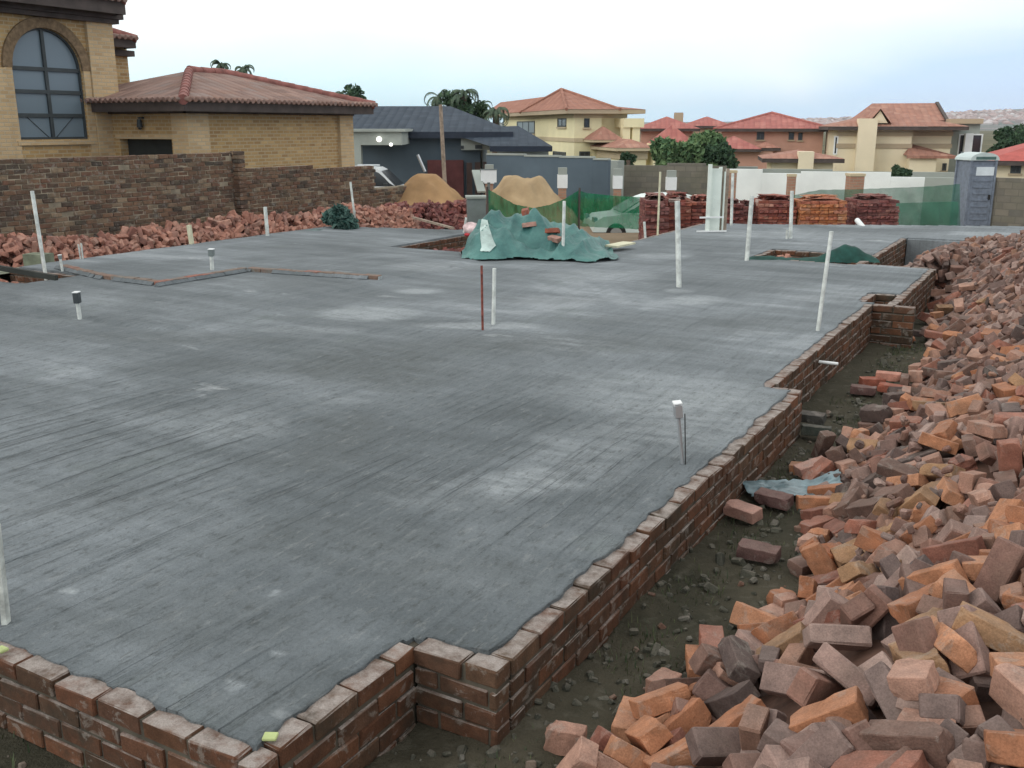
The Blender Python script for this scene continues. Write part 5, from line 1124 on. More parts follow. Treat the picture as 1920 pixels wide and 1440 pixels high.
# length, x, y, z in millimetres and the three imaginary quaternion parts in thousandths, largest in the picture first
RAW = [222,-205,2449,424,-65,655,715,222,-456,2703,281,303,-11,-949,222,-61,3080,491,-94,146,13,222,-800,2959,-11,314,-101,-877,104,-233,2683,493,-80,-138,655,222,-183,2711,435,72,-142,-260,222,-258,2354,382,93,970,6,222,60,2704,490,-590,313,-240,222,-785,3501,16,6,-362,112,222,-963,2835,-129,-153,-232,381,222,-175,3026,448,83,337,765,222,-95,3760,414,-50,-97,47,
222,19,2457,498,643,723,-109,222,-931,3399,-25,840,-484,-143,222,-1171,3200,-177,-175,-176,367,222,-1118,2938,-150,-329,-150,870,140,-1456,2919,-273,86,-703,-699,222,-248,3994,340,-76,724,637,222,-1044,3112,-199,-701,-520,60,222,-669,3663,88,939,-167,290,222,-291,3673,347,271,651,-696,122,-192,3433,425,106,181,-236,222,-253,2968,399,-204,-96,829,222,-301,3470,350,-151,-181,417,
222,-902,3222,-99,-359,-42,910,143,-158,2536,423,62,-134,-90,222,-1277,2645,-174,-117,856,151,222,-223,3263,390,126,-80,-861,222,-661,4421,-23,724,547,57,222,-1109,2824,-186,-307,185,273,222,-145,5629,261,476,537,-349,222,-480,4423,59,-276,-166,555,222,-930,4859,-217,330,-624,632,222,-874,3792,-80,-783,-517,201,222,-19,4003,436,-109,-380,-789,222,-1016,3434,-93,92,-637,-630,
222,-476,4844,68,-405,-112,834,222,-558,4651,10,-779,-586,180,222,-1078,4192,-270,-68,-529,837,222,-578,3745,124,-299,76,937,222,-644,4811,-22,-752,122,58,222,-1288,3181,-290,-7,-4,774,222,-308,6267,238,-46,37,921,222,-730,5878,15,-85,-984,-140,222,-480,5714,105,298,921,-242,222,-546,5272,47,703,-406,208,222,-822,5451,-87,-262,-100,934,222,-497,6968,181,40,593,-766,
222,-392,5367,115,-609,-765,168,150,-215,4914,254,636,-549,-224,119,-968,3367,-109,705,-194,497,222,-1305,6424,-274,266,125,-858,222,-784,4955,-152,-313,873,358,222,-563,6248,110,71,-984,119,222,-104,4374,366,15,-368,474,222,-360,4733,84,-175,-256,405,222,-303,5395,182,495,493,387,222,-697,5494,-4,275,912,126,222,-1399,7012,-262,274,770,-201,222,-947,5635,-147,287,-171,-732,
222,-175,6464,259,33,-44,67,222,65,3442,441,-13,-18,-117,109,-426,3766,224,-23,-319,-82,222,-1199,5896,-300,-730,-182,173,222,-1163,3791,-219,-8,-10,-568,122,-494,5159,41,-23,-950,-134,222,-1216,7915,-235,-275,-742,606,222,-653,5733,-4,914,-264,144,222,-555,6433,135,755,616,198,222,65,2896,492,983,160,63,222,-154,5145,214,118,10,-15,222,-924,4552,-231,-610,-382,628,
222,-1023,5008,-300,-859,-510,-1,222,-1113,5571,-305,-506,860,-43,222,-617,2447,142,-87,939,17,222,-787,5228,-112,-163,28,516,222,-1184,3391,-231,34,-322,-768,139,-675,5324,-44,-957,2,254,222,-406,6764,154,12,-213,-108,222,-145,5463,185,94,-115,-654,97,-997,4430,-286,-669,234,666,134,-383,5818,133,135,-170,-453,132,-1265,3507,-292,754,655,1,222,-671,7232,22,90,65,-491,
222,-201,4974,153,-156,-196,455,222,0,4256,455,858,-469,79,222,-782,4350,-147,550,-158,363,222,-1196,2885,-218,-307,211,263,222,-1104,6907,-200,-903,127,-149,222,-658,4069,-5,242,-291,-703,222,-573,9314,33,-928,214,-100,222,84,3231,470,651,-334,-194,222,-896,7405,-122,-988,47,-91,222,-383,6197,142,592,-569,-344,222,-275,7346,223,-91,-99,839,222,-801,8188,-84,958,102,-23,
222,-49,3895,400,986,78,56,222,-345,4972,71,259,-87,-905,222,-902,6081,-153,887,320,318,222,-651,5107,-101,209,715,-618,222,-1169,6075,-283,35,700,-700,222,-1125,6433,-200,70,-195,-534,222,-863,4743,-259,204,21,-970,222,-1135,2732,-199,917,167,-148,222,-1193,3718,-291,-3,-13,-546,222,-1428,6633,-334,-43,998,-10,222,-537,10169,72,207,-43,-161,222,-612,6013,29,-73,967,-9,
222,-1195,6583,-238,-377,-597,-627,222,-908,7118,-158,563,-692,-354,104,-1049,5354,-286,417,-559,501,222,-372,8201,124,-134,-975,-37,222,-970,5463,-264,162,-221,-441,107,-1037,4537,-299,857,513,-3,222,-1169,6301,-276,-261,-447,832,222,-862,5320,-209,-476,843,54,222,-416,11003,183,121,252,-785,102,-735,4148,-78,199,-709,593,222,-656,6166,9,210,-47,-957,222,-1134,5766,-301,886,436,76,
126,-1034,4308,-297,561,-827,-1,222,-970,6739,-177,756,569,265,222,-39,4231,376,-91,-93,-968,222,-1169,8686,-285,319,-639,-619,114,-1052,3383,-217,-652,-190,-281,222,-203,6658,257,668,740,53,222,-771,6438,-51,-891,366,-238,222,-1004,4064,-260,492,64,233,112,-107,3187,420,-65,-104,300,123,-1111,9549,-268,-720,-72,22,222,-1095,6623,-206,-680,-567,457,222,-382,6454,134,165,-159,-495,
222,-750,10424,-52,280,893,71,222,-418,9289,128,33,-410,-773,141,-1021,6233,-212,562,27,431,222,-599,5212,-62,117,-307,-79,122,-681,8751,-92,-734,-210,-210,222,-528,11048,122,157,-34,179,222,-1015,5949,-197,-118,267,803,134,-1032,2950,-193,327,699,-609,106,-760,6629,-15,649,-74,320,222,-801,7838,-86,149,984,-83,222,-664,9084,-85,-348,645,673,222,-247,8880,140,-948,302,93,
222,-257,9552,216,-659,101,128,222,-806,9124,-126,-72,7,180,222,-318,9122,133,406,-215,-147,222,-747,9272,-101,-131,932,249,222,-656,3879,37,929,-73,340,222,-160,7399,250,-199,274,-117,95,-429,7429,207,107,-79,990,222,-1048,11931,-222,198,648,-657,222,-859,9788,-172,3,990,-2,115,-1082,5205,-287,443,-563,-545,222,-942,6407,-173,306,-80,-906,222,-867,8048,-135,135,98,240,
222,-1159,14344,-91,-118,977,161,222,-254,4378,233,-262,908,-202,222,-1243,11858,-308,2,68,123,107,-1049,5730,-275,476,-673,-537,222,-1118,12926,-118,42,-206,735,116,-393,7307,154,-356,331,-854,222,-1357,13628,-304,802,277,171,222,-1206,7028,-260,-112,-905,350,222,-784,5830,-97,273,-113,-746,222,-395,10544,127,75,549,709,122,-378,8661,90,371,-136,900,222,-1201,7306,-243,-561,-382,533,
222,-914,12517,-141,461,719,-505,222,-491,8756,13,-692,17,-323,222,-241,5218,138,785,577,205,222,-966,6541,-186,907,274,309,222,-1018,11619,-262,-122,-878,458,222,-1193,7985,-227,753,-246,-90,222,-1035,8213,-221,941,-257,119,222,-1540,12083,-435,-4,7,830,222,-1003,5851,-222,-87,278,855,119,-652,6343,41,213,-912,177,150,-492,5574,34,-132,-225,658,222,-1200,9432,-300,-525,468,-485,
222,-754,12861,16,-289,-208,843,222,-1566,12515,-442,-8,0,32,222,-950,4932,-224,-252,-660,-654,222,-1169,7499,-283,-25,-376,-42,222,-805,10741,-110,335,-911,-221,222,-1142,3116,-256,388,218,493,222,-854,10422,-232,-177,-303,439,222,-272,6909,187,323,-718,-575,222,-584,8251,-34,55,-222,-264,222,-370,8893,86,21,78,-80,222,-1087,3290,-238,43,966,-23,222,-1569,14985,-313,0,821,569,
222,-885,10760,-188,-335,882,-304,222,-574,12145,99,59,-291,76,222,-1075,11073,-307,-402,246,0,222,-138,7098,209,-121,110,449,222,-1523,13300,-379,-161,-494,780,222,-603,11820,63,109,-471,-423,222,-998,9782,-270,998,1,-34,222,-750,6244,-41,-81,-253,237,222,-1322,14276,-253,-383,-381,839,222,-726,7262,-69,-546,789,-152,222,-338,8786,71,652,-223,55,222,-1276,7335,-279,-657,-283,591,
222,-93,6352,184,31,35,-989,222,-894,5134,-266,354,904,186,222,-1036,9900,-259,154,638,-703,222,-669,15017,288,-956,-55,-278,222,-2287,16108,-499,999,-3,0,222,-980,14328,-22,793,497,302,222,-534,6431,64,-175,-136,882,146,-1074,6788,-234,315,705,-620,222,-95,7240,233,940,222,-152,222,-1185,7844,-340,662,145,158,222,-12,5567,216,-342,538,-643,141,-698,4258,-74,-278,-233,615,
222,-1411,13433,-367,384,-596,-586,222,-1101,9110,-340,374,31,283,222,-739,11639,-111,232,-296,-593,222,-1190,10174,-329,769,637,15,222,-887,16860,305,-676,-316,-54,222,-440,8014,56,246,695,-672,222,-827,15151,182,-83,-283,394,222,-829,9127,-226,237,-248,-522,111,-698,14004,180,-948,-140,-281,222,-794,13414,40,509,788,191,222,-936,14882,75,-313,-182,866,222,-1667,16304,-288,-892,-294,65,
222,-1096,10150,-326,-767,80,630,222,-1063,10546,-317,790,58,-572,222,-1100,7163,-268,-887,-279,-363,222,-1955,16301,-502,921,387,-3,222,-1098,7053,-223,-879,314,-137,222,-731,6756,-14,-81,-261,224,222,-181,4152,317,-214,-53,727,119,-703,8947,-113,-224,-873,-317,222,-507,13558,273,258,-154,-772,222,-1367,12873,-388,278,64,882,222,-345,7082,167,51,40,995,222,-852,4097,-180,84,496,630,
222,-850,12813,-57,-368,115,-540,222,-969,8309,-223,836,-36,-212,222,-536,11141,51,807,514,263,222,-1316,12136,-320,-151,320,755,222,-1092,12725,-250,12,-248,950,222,-1666,16044,-339,911,-305,-170,222,-871,15285,185,-370,679,633,147,-984,6142,-210,-330,888,-80,222,-1078,8044,-251,-408,-631,625,222,-1186,9169,-357,368,72,184,222,-775,15355,310,166,-199,-472,222,-702,11831,-48,-275,261,-623,
148,-1004,3779,-227,-319,-270,343,222,-1535,14410,-381,658,-173,134,222,-1056,10739,-305,925,162,260,222,-558,10034,-14,-13,-309,-10,222,-711,10467,-119,-280,-209,691,222,-542,5403,2,-928,236,-271,222,-611,4644,-46,137,169,648,222,-1230,14857,-106,-175,-39,-227,222,-791,7940,-147,-228,706,627,222,-1010,7788,-219,-830,448,-303,222,-1507,16580,-205,214,864,-199,222,-672,4777,-115,120,219,674,
222,-424,9956,87,681,666,190,222,-1110,10904,-334,-347,698,-616,222,-809,13743,49,-802,441,-308,222,-820,11877,-164,-157,598,701,222,-1115,8913,-294,-458,-515,542,222,-296,8051,112,694,-243,8,222,-1090,9494,-371,-565,-468,447,146,-875,16146,289,965,-228,0,222,-756,3996,-79,-300,-216,569,104,-848,7295,-149,-600,732,-208,138,-939,12828,-123,-136,-777,-506,222,-992,15497,100,-396,857,-95,
222,-1125,12006,-302,-283,-671,-653,222,-938,19531,-478,-868,123,167,222,-851,12669,-98,241,-329,-477,222,-184,8604,129,555,814,86,118,-949,7237,-193,-74,-883,-112,222,-944,12211,-226,-589,-143,-393,222,-1371,14804,-201,-136,-604,784,222,-444,7426,134,123,50,500,124,-262,7184,161,-148,715,681,222,-1252,15501,-126,-410,628,632,222,-66,4756,306,-374,216,890,222,-582,4955,-81,233,-230,-631,
222,-947,9418,-310,352,-28,-923,222,-930,13689,-57,115,562,-685,222,-768,16443,335,108,-176,-576,222,-1015,12138,-220,712,85,-201,222,-494,14123,317,66,-244,-77,222,-1855,17175,-390,692,163,347,222,-901,4310,-271,258,-292,-678,222,-417,12127,183,605,757,191,222,-1293,16494,-47,75,-401,11,222,-1057,11477,-325,-495,778,-193,137,-981,12299,-195,-473,12,112,222,-1019,14488,-26,-306,654,653,
222,-354,8466,60,12,-174,64,222,-1336,6802,-336,-23,-3,293,222,-305,9682,133,-68,-192,652,113,-968,3895,-206,501,673,-535,222,-733,4767,-164,-703,-664,221,222,-1389,15709,-187,-166,-239,179,222,-859,11748,-200,702,-549,-100,222,-1152,14381,-184,750,496,373,222,-943,15908,198,286,-176,-939,222,0,5008,304,143,-4,534,131,-597,8009,-40,-677,694,-172,222,-674,15770,329,271,500,656,
97,-1197,6186,-305,-154,-710,-238,222,-849,8559,-183,811,-443,157,222,-502,11711,101,-185,-310,410,222,-1296,15961,-118,389,-128,-831,222,-996,13356,-139,-575,-216,-349,222,-964,4003,-239,-344,796,496,139,-858,10617,-235,-511,43,-503,222,109,3577,465,-28,-364,-927,222,-824,8755,-225,-356,7,922,91,-664,6660,23,3,-253,101,222,-1152,12572,-323,-948,195,-21,222,-1282,13263,-404,-646,-62,-141,
222,-898,11692,-235,714,-534,-109,222,-228,9982,252,-233,17,368,222,-1204,11551,-400,-377,-754,483,222,-952,9598,-303,-662,-631,247,222,-1017,14761,-15,-365,-60,928,222,-1280,16211,-77,-221,-348,550,110,-1750,15788,-388,-392,-753,-171,222,-1312,12050,-376,924,256,-280,222,-686,15110,287,671,-169,218,104,-973,8136,-298,-636,-549,-111,222,-1071,11172,-312,-270,-635,-713,222,-882,7796,-216,940,34,328,
222,-1783,16295,-342,-885,-316,56,222,-84,6241,181,29,-15,-990,222,-1270,14634,-137,382,899,69,222,-402,12942,296,-290,-96,945,222,-762,5443,-136,-902,325,-248,222,-1136,13928,-237,-484,-80,-437,97,-883,13414,-40,352,-91,-894,222,-566,14475,274,230,-134,-866,115,-788,4219,-162,19,-393,-141,222,-417,9628,75,-129,-217,696,222,-1287,15249,-150,-128,930,231,222,-463,14215,392,-302,-104,199,
222,-845,11403,-210,-225,-336,462,222,-640,7008,-2,10,-276,-314,222,-574,7668,16,124,-223,-590,222,-1338,14143,-316,-882,256,-344,222,-539,10286,17,-442,838,-104,222,-1438,14263,-402,381,-838,383,136,-1521,15973,-273,-77,897,8,222,6,5917,288,26,-6,-999,222,-949,8792,-243,-892,277,-353,222,-1712,15610,-407,445,853,-264,222,-133,6482,190,29,-47,151,222,-868,13138,-57,633,668,294,
222,-1020,16469,189,-417,848,-157,222,-292,9462,115,-975,-22,-215,222,-799,17047,323,148,-179,-940,222,-959,16112,200,-204,-203,849,143,-1019,7438,-263,302,320,613,222,-994,16690,208,89,-238,-196,222,-1470,14699,-333,148,115,-981,222,-1060,12994,-188,-287,811,506,222,-1502,16260,-289,-89,796,441,222,-108,7706,228,-192,118,-368,111,-936,15772,174,-298,909,-57,109,-1133,19280,-518,-196,-669,713,
222,-305,11365,263,217,-14,-942,222,-971,13913,-86,-895,-168,-412,222,-428,6973,112,-235,4,901,222,-1004,10678,-358,265,-31,-956,222,-53,6826,204,79,684,718,222,-1394,14555,-323,99,85,262,222,-611,16900,419,24,428,869,222,-1372,18077,-373,-58,-373,-92,222,-1255,11868,-405,-657,-652,270,222,-928,11948,-256,640,-665,-339,222,-1031,10276,-298,-201,-792,562,222,-1943,17035,-467,927,-278,234,
222,-1010,7629,-267,-600,-690,377,222,-1172,7676,-310,-202,111,854,222,-1269,13847,-307,-225,-440,672,222,-1338,16321,-128,-209,-363,555,222,-1468,14062,-443,-119,691,-693,222,-55,5720,266,52,-314,-539,222,-1306,12307,-344,-982,-63,-35,222,-1656,16212,-359,403,874,-99,222,-942,12693,-167,-565,-728,372,222,-692,5634,-77,100,-251,-122,222,-1383,18259,-437,-566,734,-313,222,-1647,15906,-445,-720,489,-70,
222,-529,9426,0,236,-27,-965,222,-1086,8451,-320,36,-972,12,222,-395,12634,264,-114,-219,657,222,-330,11942,199,23,-203,-10,222,-884,13596,-39,379,-91,-902,222,57,4839,345,1,764,633,222,-1319,14686,-253,723,672,-36,109,-947,13172,-112,-237,249,-629,222,-1440,16483,-215,74,-406,10,222,-1343,18766,-444,-816,491,25,222,-1033,13484,-170,-681,-419,-156,222,-1269,13363,-384,174,679,-658,
222,-186,8207,141,-659,-490,328,102,-573,15160,411,231,-21,-969,222,-998,12863,-203,454,35,584,222,-1755,16098,-430,388,705,592,222,-1016,9727,-366,-212,-198,661,222,-488,14879,394,154,939,-255,222,-280,10340,170,18,-232,-73,222,-917,5634,-217,-715,613,-220,222,-999,13203,-164,698,-627,-249,140,-998,10352,-313,-442,367,186,222,-728,9614,-119,-822,438,-311,222,-93,4959,203,862,452,157,
222,-1267,15145,-180,631,-241,338,222,-599,10553,-30,-598,724,-242,115,-1185,14073,-248,-932,-67,346,119,-1307,6961,-317,3,-710,17,222,-1102,14585,-94,542,-682,-489,122,-1051,19439,-532,-337,609,-642,111,-573,6818,69,-138,-210,265,222,-639,16717,386,121,-76,-690,222,-1431,15411,-257,376,-172,-781,222,-724,10647,-124,-325,696,618,222,-898,11229,-226,179,571,-716,94,-1626,15013,-470,-498,-503,-506,
222,-1682,15513,-440,-160,219,606,222,-930,10492,-305,-448,818,-203,222,-1426,17927,-389,347,-152,-911,148,-1548,14844,-371,773,633,6,222,-793,8867,-213,163,920,45,222,-1211,7967,-329,37,-148,274,222,-988,9916,-336,18,-302,-120,222,-1219,14421,-234,-688,-616,86,222,-222,10461,248,114,-246,-904,142,-376,8314,68,-40,687,697,222,-1196,9491,-391,-12,3,597,222,-334,10130,141,-691,664,-207,
222,-894,3875,-135,-789,-507,205,222,-1763,15892,-496,-13,1,-686,222,-496,11407,104,-960,43,-271,222,-1240,19051,-511,-826,-342,79,222,-1796,16332,-405,-91,327,-913,222,-607,16178,346,-72,-122,832,102,-1381,20299,-545,-685,171,-171,222,-1052,3636,-206,419,-73,419,222,-1569,13931,-464,-8,0,-1,222,-1762,17844,-468,7,-274,540,222,-1631,16840,-320,664,-665,-249,222,-1580,17084,-300,330,122,495,
110,-1448,12754,-446,-1,8,994,222,-321,7718,128,31,-194,-607,222,-841,15629,219,-170,-227,724,222,-852,8149,-194,629,-758,-164,222,-1558,15062,-389,924,2,-158,222,-233,10973,213,30,-185,-237,222,-857,19687,-540,-302,629,-648,222,-1447,16363,-250,103,-406,-72,222,-1087,2562,-167,299,-214,-733,222,-248,7423,160,-610,780,-52,129,-794,19470,-436,819,-173,-520,222,-1464,18403,-478,-59,-267,-767,
222,-886,17570,117,82,-266,-750,222,-1152,13414,-271,-410,-80,703,92,-1191,10919,-416,-4,7,694,222,-323,12472,290,686,4,342,222,-1545,15547,-348,-203,-304,518,95,-1396,17777,-318,-3,-396,-301,222,-435,8174,37,-141,-149,613,90,-522,14619,388,-829,-112,547,222,-529,15307,363,702,-277,-14,222,-1052,13553,-192,-690,-415,-161,222,-1285,13553,-422,252,-227,-490,222,-1431,13417,-456,-4,-6,-795,
222,-1178,6761,-293,336,308,605,222,-1037,18696,-264,397,636,-656,109,-1412,13670,-400,379,-256,389,222,-726,15448,261,249,13,-961,222,-295,10748,181,230,-51,-880,222,-1135,6443,-286,6,-207,-255,144,-1030,8690,-321,-856,-101,386,222,-590,15753,361,650,-475,-294,222,-1260,13149,-418,8,-162,43,222,-1417,17676,-279,-718,-228,-312,222,-951,10074,-306,676,-332,171,222,-1511,17061,-241,-330,-262,436,
222,-936,9178,-311,213,-280,-516,222,-1096,11766,-338,-267,-327,210,222,228,17066,457,122,91,-483,222,-1451,17264,-245,87,-409,-330,222,-89,17290,473,-736,-160,-27,135,875,17115,409,80,115,-989,222,-515,16526,400,79,678,726,222,-245,16347,518,371,136,643,222,347,16497,490,-653,215,-303,222,-45,16933,454,-350,270,-576,222,273,16657,448,-508,506,-689,222,-520,16031,466,-724,-170,-179,
222,666,15913,547,329,-182,417,222,-261,16056,490,-694,323,67,222,7,16256,498,280,-284,-823,222,1057,16177,534,25,-29,-901,222,-245,15165,475,569,-671,-473,222,275,15271,473,350,623,-332,222,673,15343,530,612,-217,-184,222,1166,15319,409,664,-746,-24,222,203,2432,447,-20,18,993,222,448,2505,471,-63,-22,867,149,686,2556,521,-542,-775,-156,222,937,2409,471,-7,59,-738,
105,1241,2507,451,71,-75,925,222,10,2116,470,156,-691,-693,222,387,2297,468,-472,879,-24,222,892,2199,464,53,10,933,126,-1000,2427,-195,-822,419,-329,222,-898,2413,-94,-735,569,-279,222,90,1916,448,27,22,310,222,328,1794,452,-50,-63,958,222,632,1981,487,-17,7,809,222,-1117,2310,-267,167,-264,-769,222,-984,2220,-176,-62,-364,139,222,-802,2204,-15,327,-39,-941,
222,92,1707,462,333,-595,-638,222,382,1623,453,-69,15,992,222,594,1681,485,75,-32,-760,222,-1225,1953,-283,2,-7,-782,222,-764,2034,24,735,599,235,222,-356,1862,327,294,-64,-941,222,-614,17525,236,88,-148,-969,222,950,16946,383,31,-91,-737,222,-972,17346,154,-437,853,-233,146,-736,17363,253,-453,863,-207,222,-1144,1385,-273,607,791,33,222,-952,1820,-117,-412,676,593,
222,-996,1731,-95,-170,816,550,222,-59,1737,519,103,662,-102,112,348,1687,539,-521,-543,469,222,504,1726,547,79,15,-991,222,-516,19461,-343,-506,812,-287,116,-1114,18526,-276,600,-339,137,118,171,2799,529,-355,582,-36,222,280,2701,512,946,93,192,222,600,2762,476,-50,-15,-971,222,774,2603,489,-431,-514,602,222,1025,2681,525,-65,-279,225,222,-1172,2589,-272,-511,-477,484,
222,-1046,2384,-123,933,-21,355,114,131,2326,469,-599,422,568,222,308,2433,533,15,-56,-304,222,620,2429,525,869,-392,-178,222,763,2403,535,-74,289,245,222,-918,2068,-71,383,866,-232,130,-395,2153,314,-223,930,-71,97,-89,2161,453,-651,326,570,222,254,2080,468,-626,-330,303,222,588,2141,555,45,13,-988,222,840,2215,544,-51,16,-989,222,-1117,1936,-249,300,221,607,
222,-1037,2025,-190,-718,-635,155,104,-345,2053,343,284,-53,-910,222,106,1884,519,26,24,263,222,370,1983,471,212,-696,-670,222,656,1978,560,-18,5,717,222,848,1968,469,71,38,799,222,260,3789,456,965,161,203,222,455,3612,468,-9,164,-191,222,747,3762,610,616,-783,24,222,955,3797,469,-111,-923,-362,222,227,3520,509,360,190,-199,95,747,3491,460,573,404,398,
222,942,3433,498,-198,129,-970,222,1319,3468,449,737,666,-40,222,353,3249,552,968,-234,-78,222,545,3219,500,-232,0,632,222,874,3251,518,-26,-36,-60,222,1090,3175,530,6,-28,-525,222,250,3110,528,-254,-90,-957,222,519,2964,467,-483,-870,86,93,723,2947,535,8,50,722,222,826,3020,478,-566,-497,482,222,1289,2887,500,589,347,370,222,-15,17132,406,-680,-667,-210,
222,-1686,16222,-472,889,-436,130,222,-385,16370,436,136,892,-43,222,245,4748,373,-6,-156,-847,222,615,4698,350,-288,640,-688,222,782,4847,339,61,913,398,146,954,4812,364,-311,-694,-313,222,-20,4424,357,253,-267,-170,222,267,4516,440,-68,-27,49,121,516,4405,440,-12,-91,851,222,795,4546,405,-117,58,507,150,1125,4584,382,81,726,663,222,139,4190,390,306,-704,-612,
96,441,4287,462,-33,58,978,222,1050,4355,470,-100,-24,-234,93,-743,4443,-135,281,-487,780,222,211,3913,472,306,589,-393,126,553,4021,437,-525,450,-529,222,703,3965,499,1,10,536,222,1072,4178,442,207,696,662,222,252,5803,227,-517,-429,439,222,525,5713,212,623,-274,-283,222,1078,5565,280,520,474,-476,222,-152,5932,202,-72,-24,715,222,283,5529,273,91,-315,828,
222,749,5466,220,-727,290,-233,222,958,5498,270,-327,-781,-218,96,47,5738,203,46,20,-367,222,905,5354,276,-212,922,-42,222,86,5588,265,-333,301,-852,222,232,5029,317,361,-292,736,128,499,4917,326,314,-160,821,222,878,5056,324,169,355,702,222,1122,5102,348,270,278,-83,143,240,5211,282,-847,181,134,222,-687,15961,304,54,-188,-276,222,-504,15957,373,-111,-142,506,
222,635,16023,460,-516,520,465,222,1034,16000,398,-20,-59,-717,222,-339,15682,397,75,12,-994,222,-42,6671,229,10,-204,150,222,175,6732,279,-53,-32,709,222,512,6593,253,500,-777,145,222,704,6651,261,83,0,-820,222,1044,6871,209,-46,-32,-824,222,253,6427,227,457,537,555,111,440,6496,213,-147,-628,-155,222,745,6485,285,48,-22,-960,222,1065,6456,207,42,24,-699,
222,-1269,6640,-305,-591,-631,368,222,239,6159,264,-470,-856,-107,222,485,6225,262,-19,55,12,99,788,6160,270,-51,13,945,222,1096,6215,290,-19,43,-769,222,40,5933,216,5,-26,-412,222,341,5976,275,6,-295,-22,222,664,5847,261,380,815,-404,222,888,5908,238,-56,227,-202,222,1408,6211,191,-460,885,-52,222,-219,7747,152,-775,614,-142,222,127,7680,217,-261,-613,677,
222,364,7702,252,127,105,945,222,619,7667,260,-199,213,-924,222,870,7658,294,-28,34,987,142,1273,7792,201,-35,-44,-997,222,-513,7441,50,-138,-197,614,222,183,7388,258,-27,61,-984,222,428,7576,307,-917,-180,-209,222,521,7497,237,-185,43,863,222,945,7309,266,449,767,-161,222,1156,7447,210,37,75,-666,222,70,7159,191,797,600,5,137,282,7205,257,-56,91,-112,
222,493,7278,192,33,2,-130,222,793,7324,298,346,312,827,222,-899,7521,-197,812,484,268,222,51,6956,254,-599,-16,-290,222,417,7015,212,622,384,318,222,593,6890,238,265,-17,711,222,839,6925,242,-167,73,-967,222,1257,7030,192,-35,8,795,119,-1270,7163,-327,322,-641,-619,222,1222,8419,197,-47,65,-589,222,-89,8689,160,27,-142,-617,222,231,8720,238,-732,-648,208,
222,528,8662,254,-610,-316,-603,117,736,8729,255,-25,-8,536,99,885,8724,201,-22,-715,61,222,796,8153,198,-555,-487,427,222,1129,8183,210,-15,13,-646,123,-47,8343,180,667,-406,-195,222,300,8492,214,260,311,717,222,672,8517,257,-71,-25,920,222,1164,7932,206,-13,14,-838,222,0,8237,202,654,-71,154,222,342,8189,271,-783,511,28,106,603,8290,242,-190,11,979,
127,-89,8033,170,-137,-95,759,222,8,7941,260,666,687,49,222,298,7891,242,-229,-70,970,222,628,7988,210,113,-690,-680,222,940,7874,210,-308,-615,688,222,178,15237,471,686,246,-650,222,1016,14370,487,265,-690,251,222,1262,9359,196,-319,943,15,222,-165,9732,218,110,-47,983,121,308,9718,275,689,721,24,103,846,9702,287,-63,-12,-881,132,1076,9303,195,-677,-59,85,
222,28,9510,233,212,695,635,222,298,9590,230,137,723,651,222,640,9458,261,146,708,673,222,951,9508,211,-979,-180,71,222,1159,8908,180,-29,4,829,222,-335,9032,56,-168,-126,954,222,25,9269,231,-601,-378,237,222,362,9142,273,211,-271,810,222,700,9160,252,-203,100,-711,222,831,9016,250,-438,562,-273,222,-1168,8935,-381,23,9,972,222,467,8950,336,-589,383,613,
222,786,8879,283,-342,476,803,222,1011,8906,235,119,229,-708,222,183,10754,378,-306,267,679,222,344,10726,372,-27,-15,649,222,622,10738,394,461,792,-117,93,1203,10525,300,454,625,-300,222,227,10366,313,-735,671,41,222,466,10436,302,587,303,424,222,795,10338,278,800,-595,-66,222,1031,10433,288,504,502,573,222,-1103,10490,-382,648,-451,-317,222,35,10174,290,75,-235,295,
222,464,10123,302,55,167,-427,222,1024,10091,276,-234,654,-677,222,1043,9699,248,-9,-237,-33,222,-38,9754,282,0,-28,758,222,59,9991,270,-156,-7,-933,139,374,9868,277,422,52,301,222,736,9869,241,-16,-756,652,222,1057,9914,327,65,-392,110,222,503,11701,413,71,-24,963,222,724,11615,363,119,-195,971,222,946,11555,391,667,-296,47,222,-208,11998,312,195,-976,53,
222,-34,11873,366,292,-344,-316,222,435,11486,514,707,-24,703,222,633,11448,409,-36,64,692,222,887,11407,345,287,-182,-532,222,1152,11488,335,-420,625,-542,222,264,11700,380,-412,608,-511,222,526,11195,330,-453,-614,437,222,1130,11166,320,-5,-31,825,222,-253,11533,224,-982,57,-166,222,16,11448,312,138,-27,-959,136,427,10965,367,-10,-23,-757,222,1026,10987,344,-950,-228,-205,
222,-1036,11312,-356,-101,638,683,222,-259,11234,212,-155,663,717,222,183,11158,386,33,51,-369,126,82,14382,423,-170,694,269,222,499,14536,463,244,300,-576,222,1168,14250,408,28,13,373,222,-343,13931,385,114,-199,-484,222,151,14040,468,226,393,-415,222,884,13911,409,54,18,-972,222,1171,13934,405,19,4,-574,222,19,13665,434,39,-19,982,222,698,13679,474,-677,360,577,
117,-1327,13757,-426,-167,694,689,222,347,12654,452,-169,365,-671,222,534,12653,440,-140,21,935,222,783,12633,469,22,15,-70,98,1228,12662,405,-206,976,52,222,-2,12895,428,-293,-703,622,222,237,12462,467,67,-977,188,222,472,12512,494,63,185,969,222,758,12396,471,37,-48,-698,132,-232,12695,345,-166,-68,963,222,44,12708,462,101,133,262,222,780,12148,460,240,968,25,
222,1061,12150,415,-291,216,-931,222,-1273,12375,-413,27,574,815,222,-981,12427,-254,-447,786,-171,222,-62,12492,446,-107,-77,956,222,549,11800,477,60,112,790,222,-320,12153,225,-766,610,-115,222,-150,12133,361,-78,-61,-917,222,244,11983,390,12,-29,594,222,1119,13767,443,932,-245,25,104,-34,13937,412,57,78,945,143,583,13455,453,135,695,-133,222,693,13442,504,483,-500,-516,
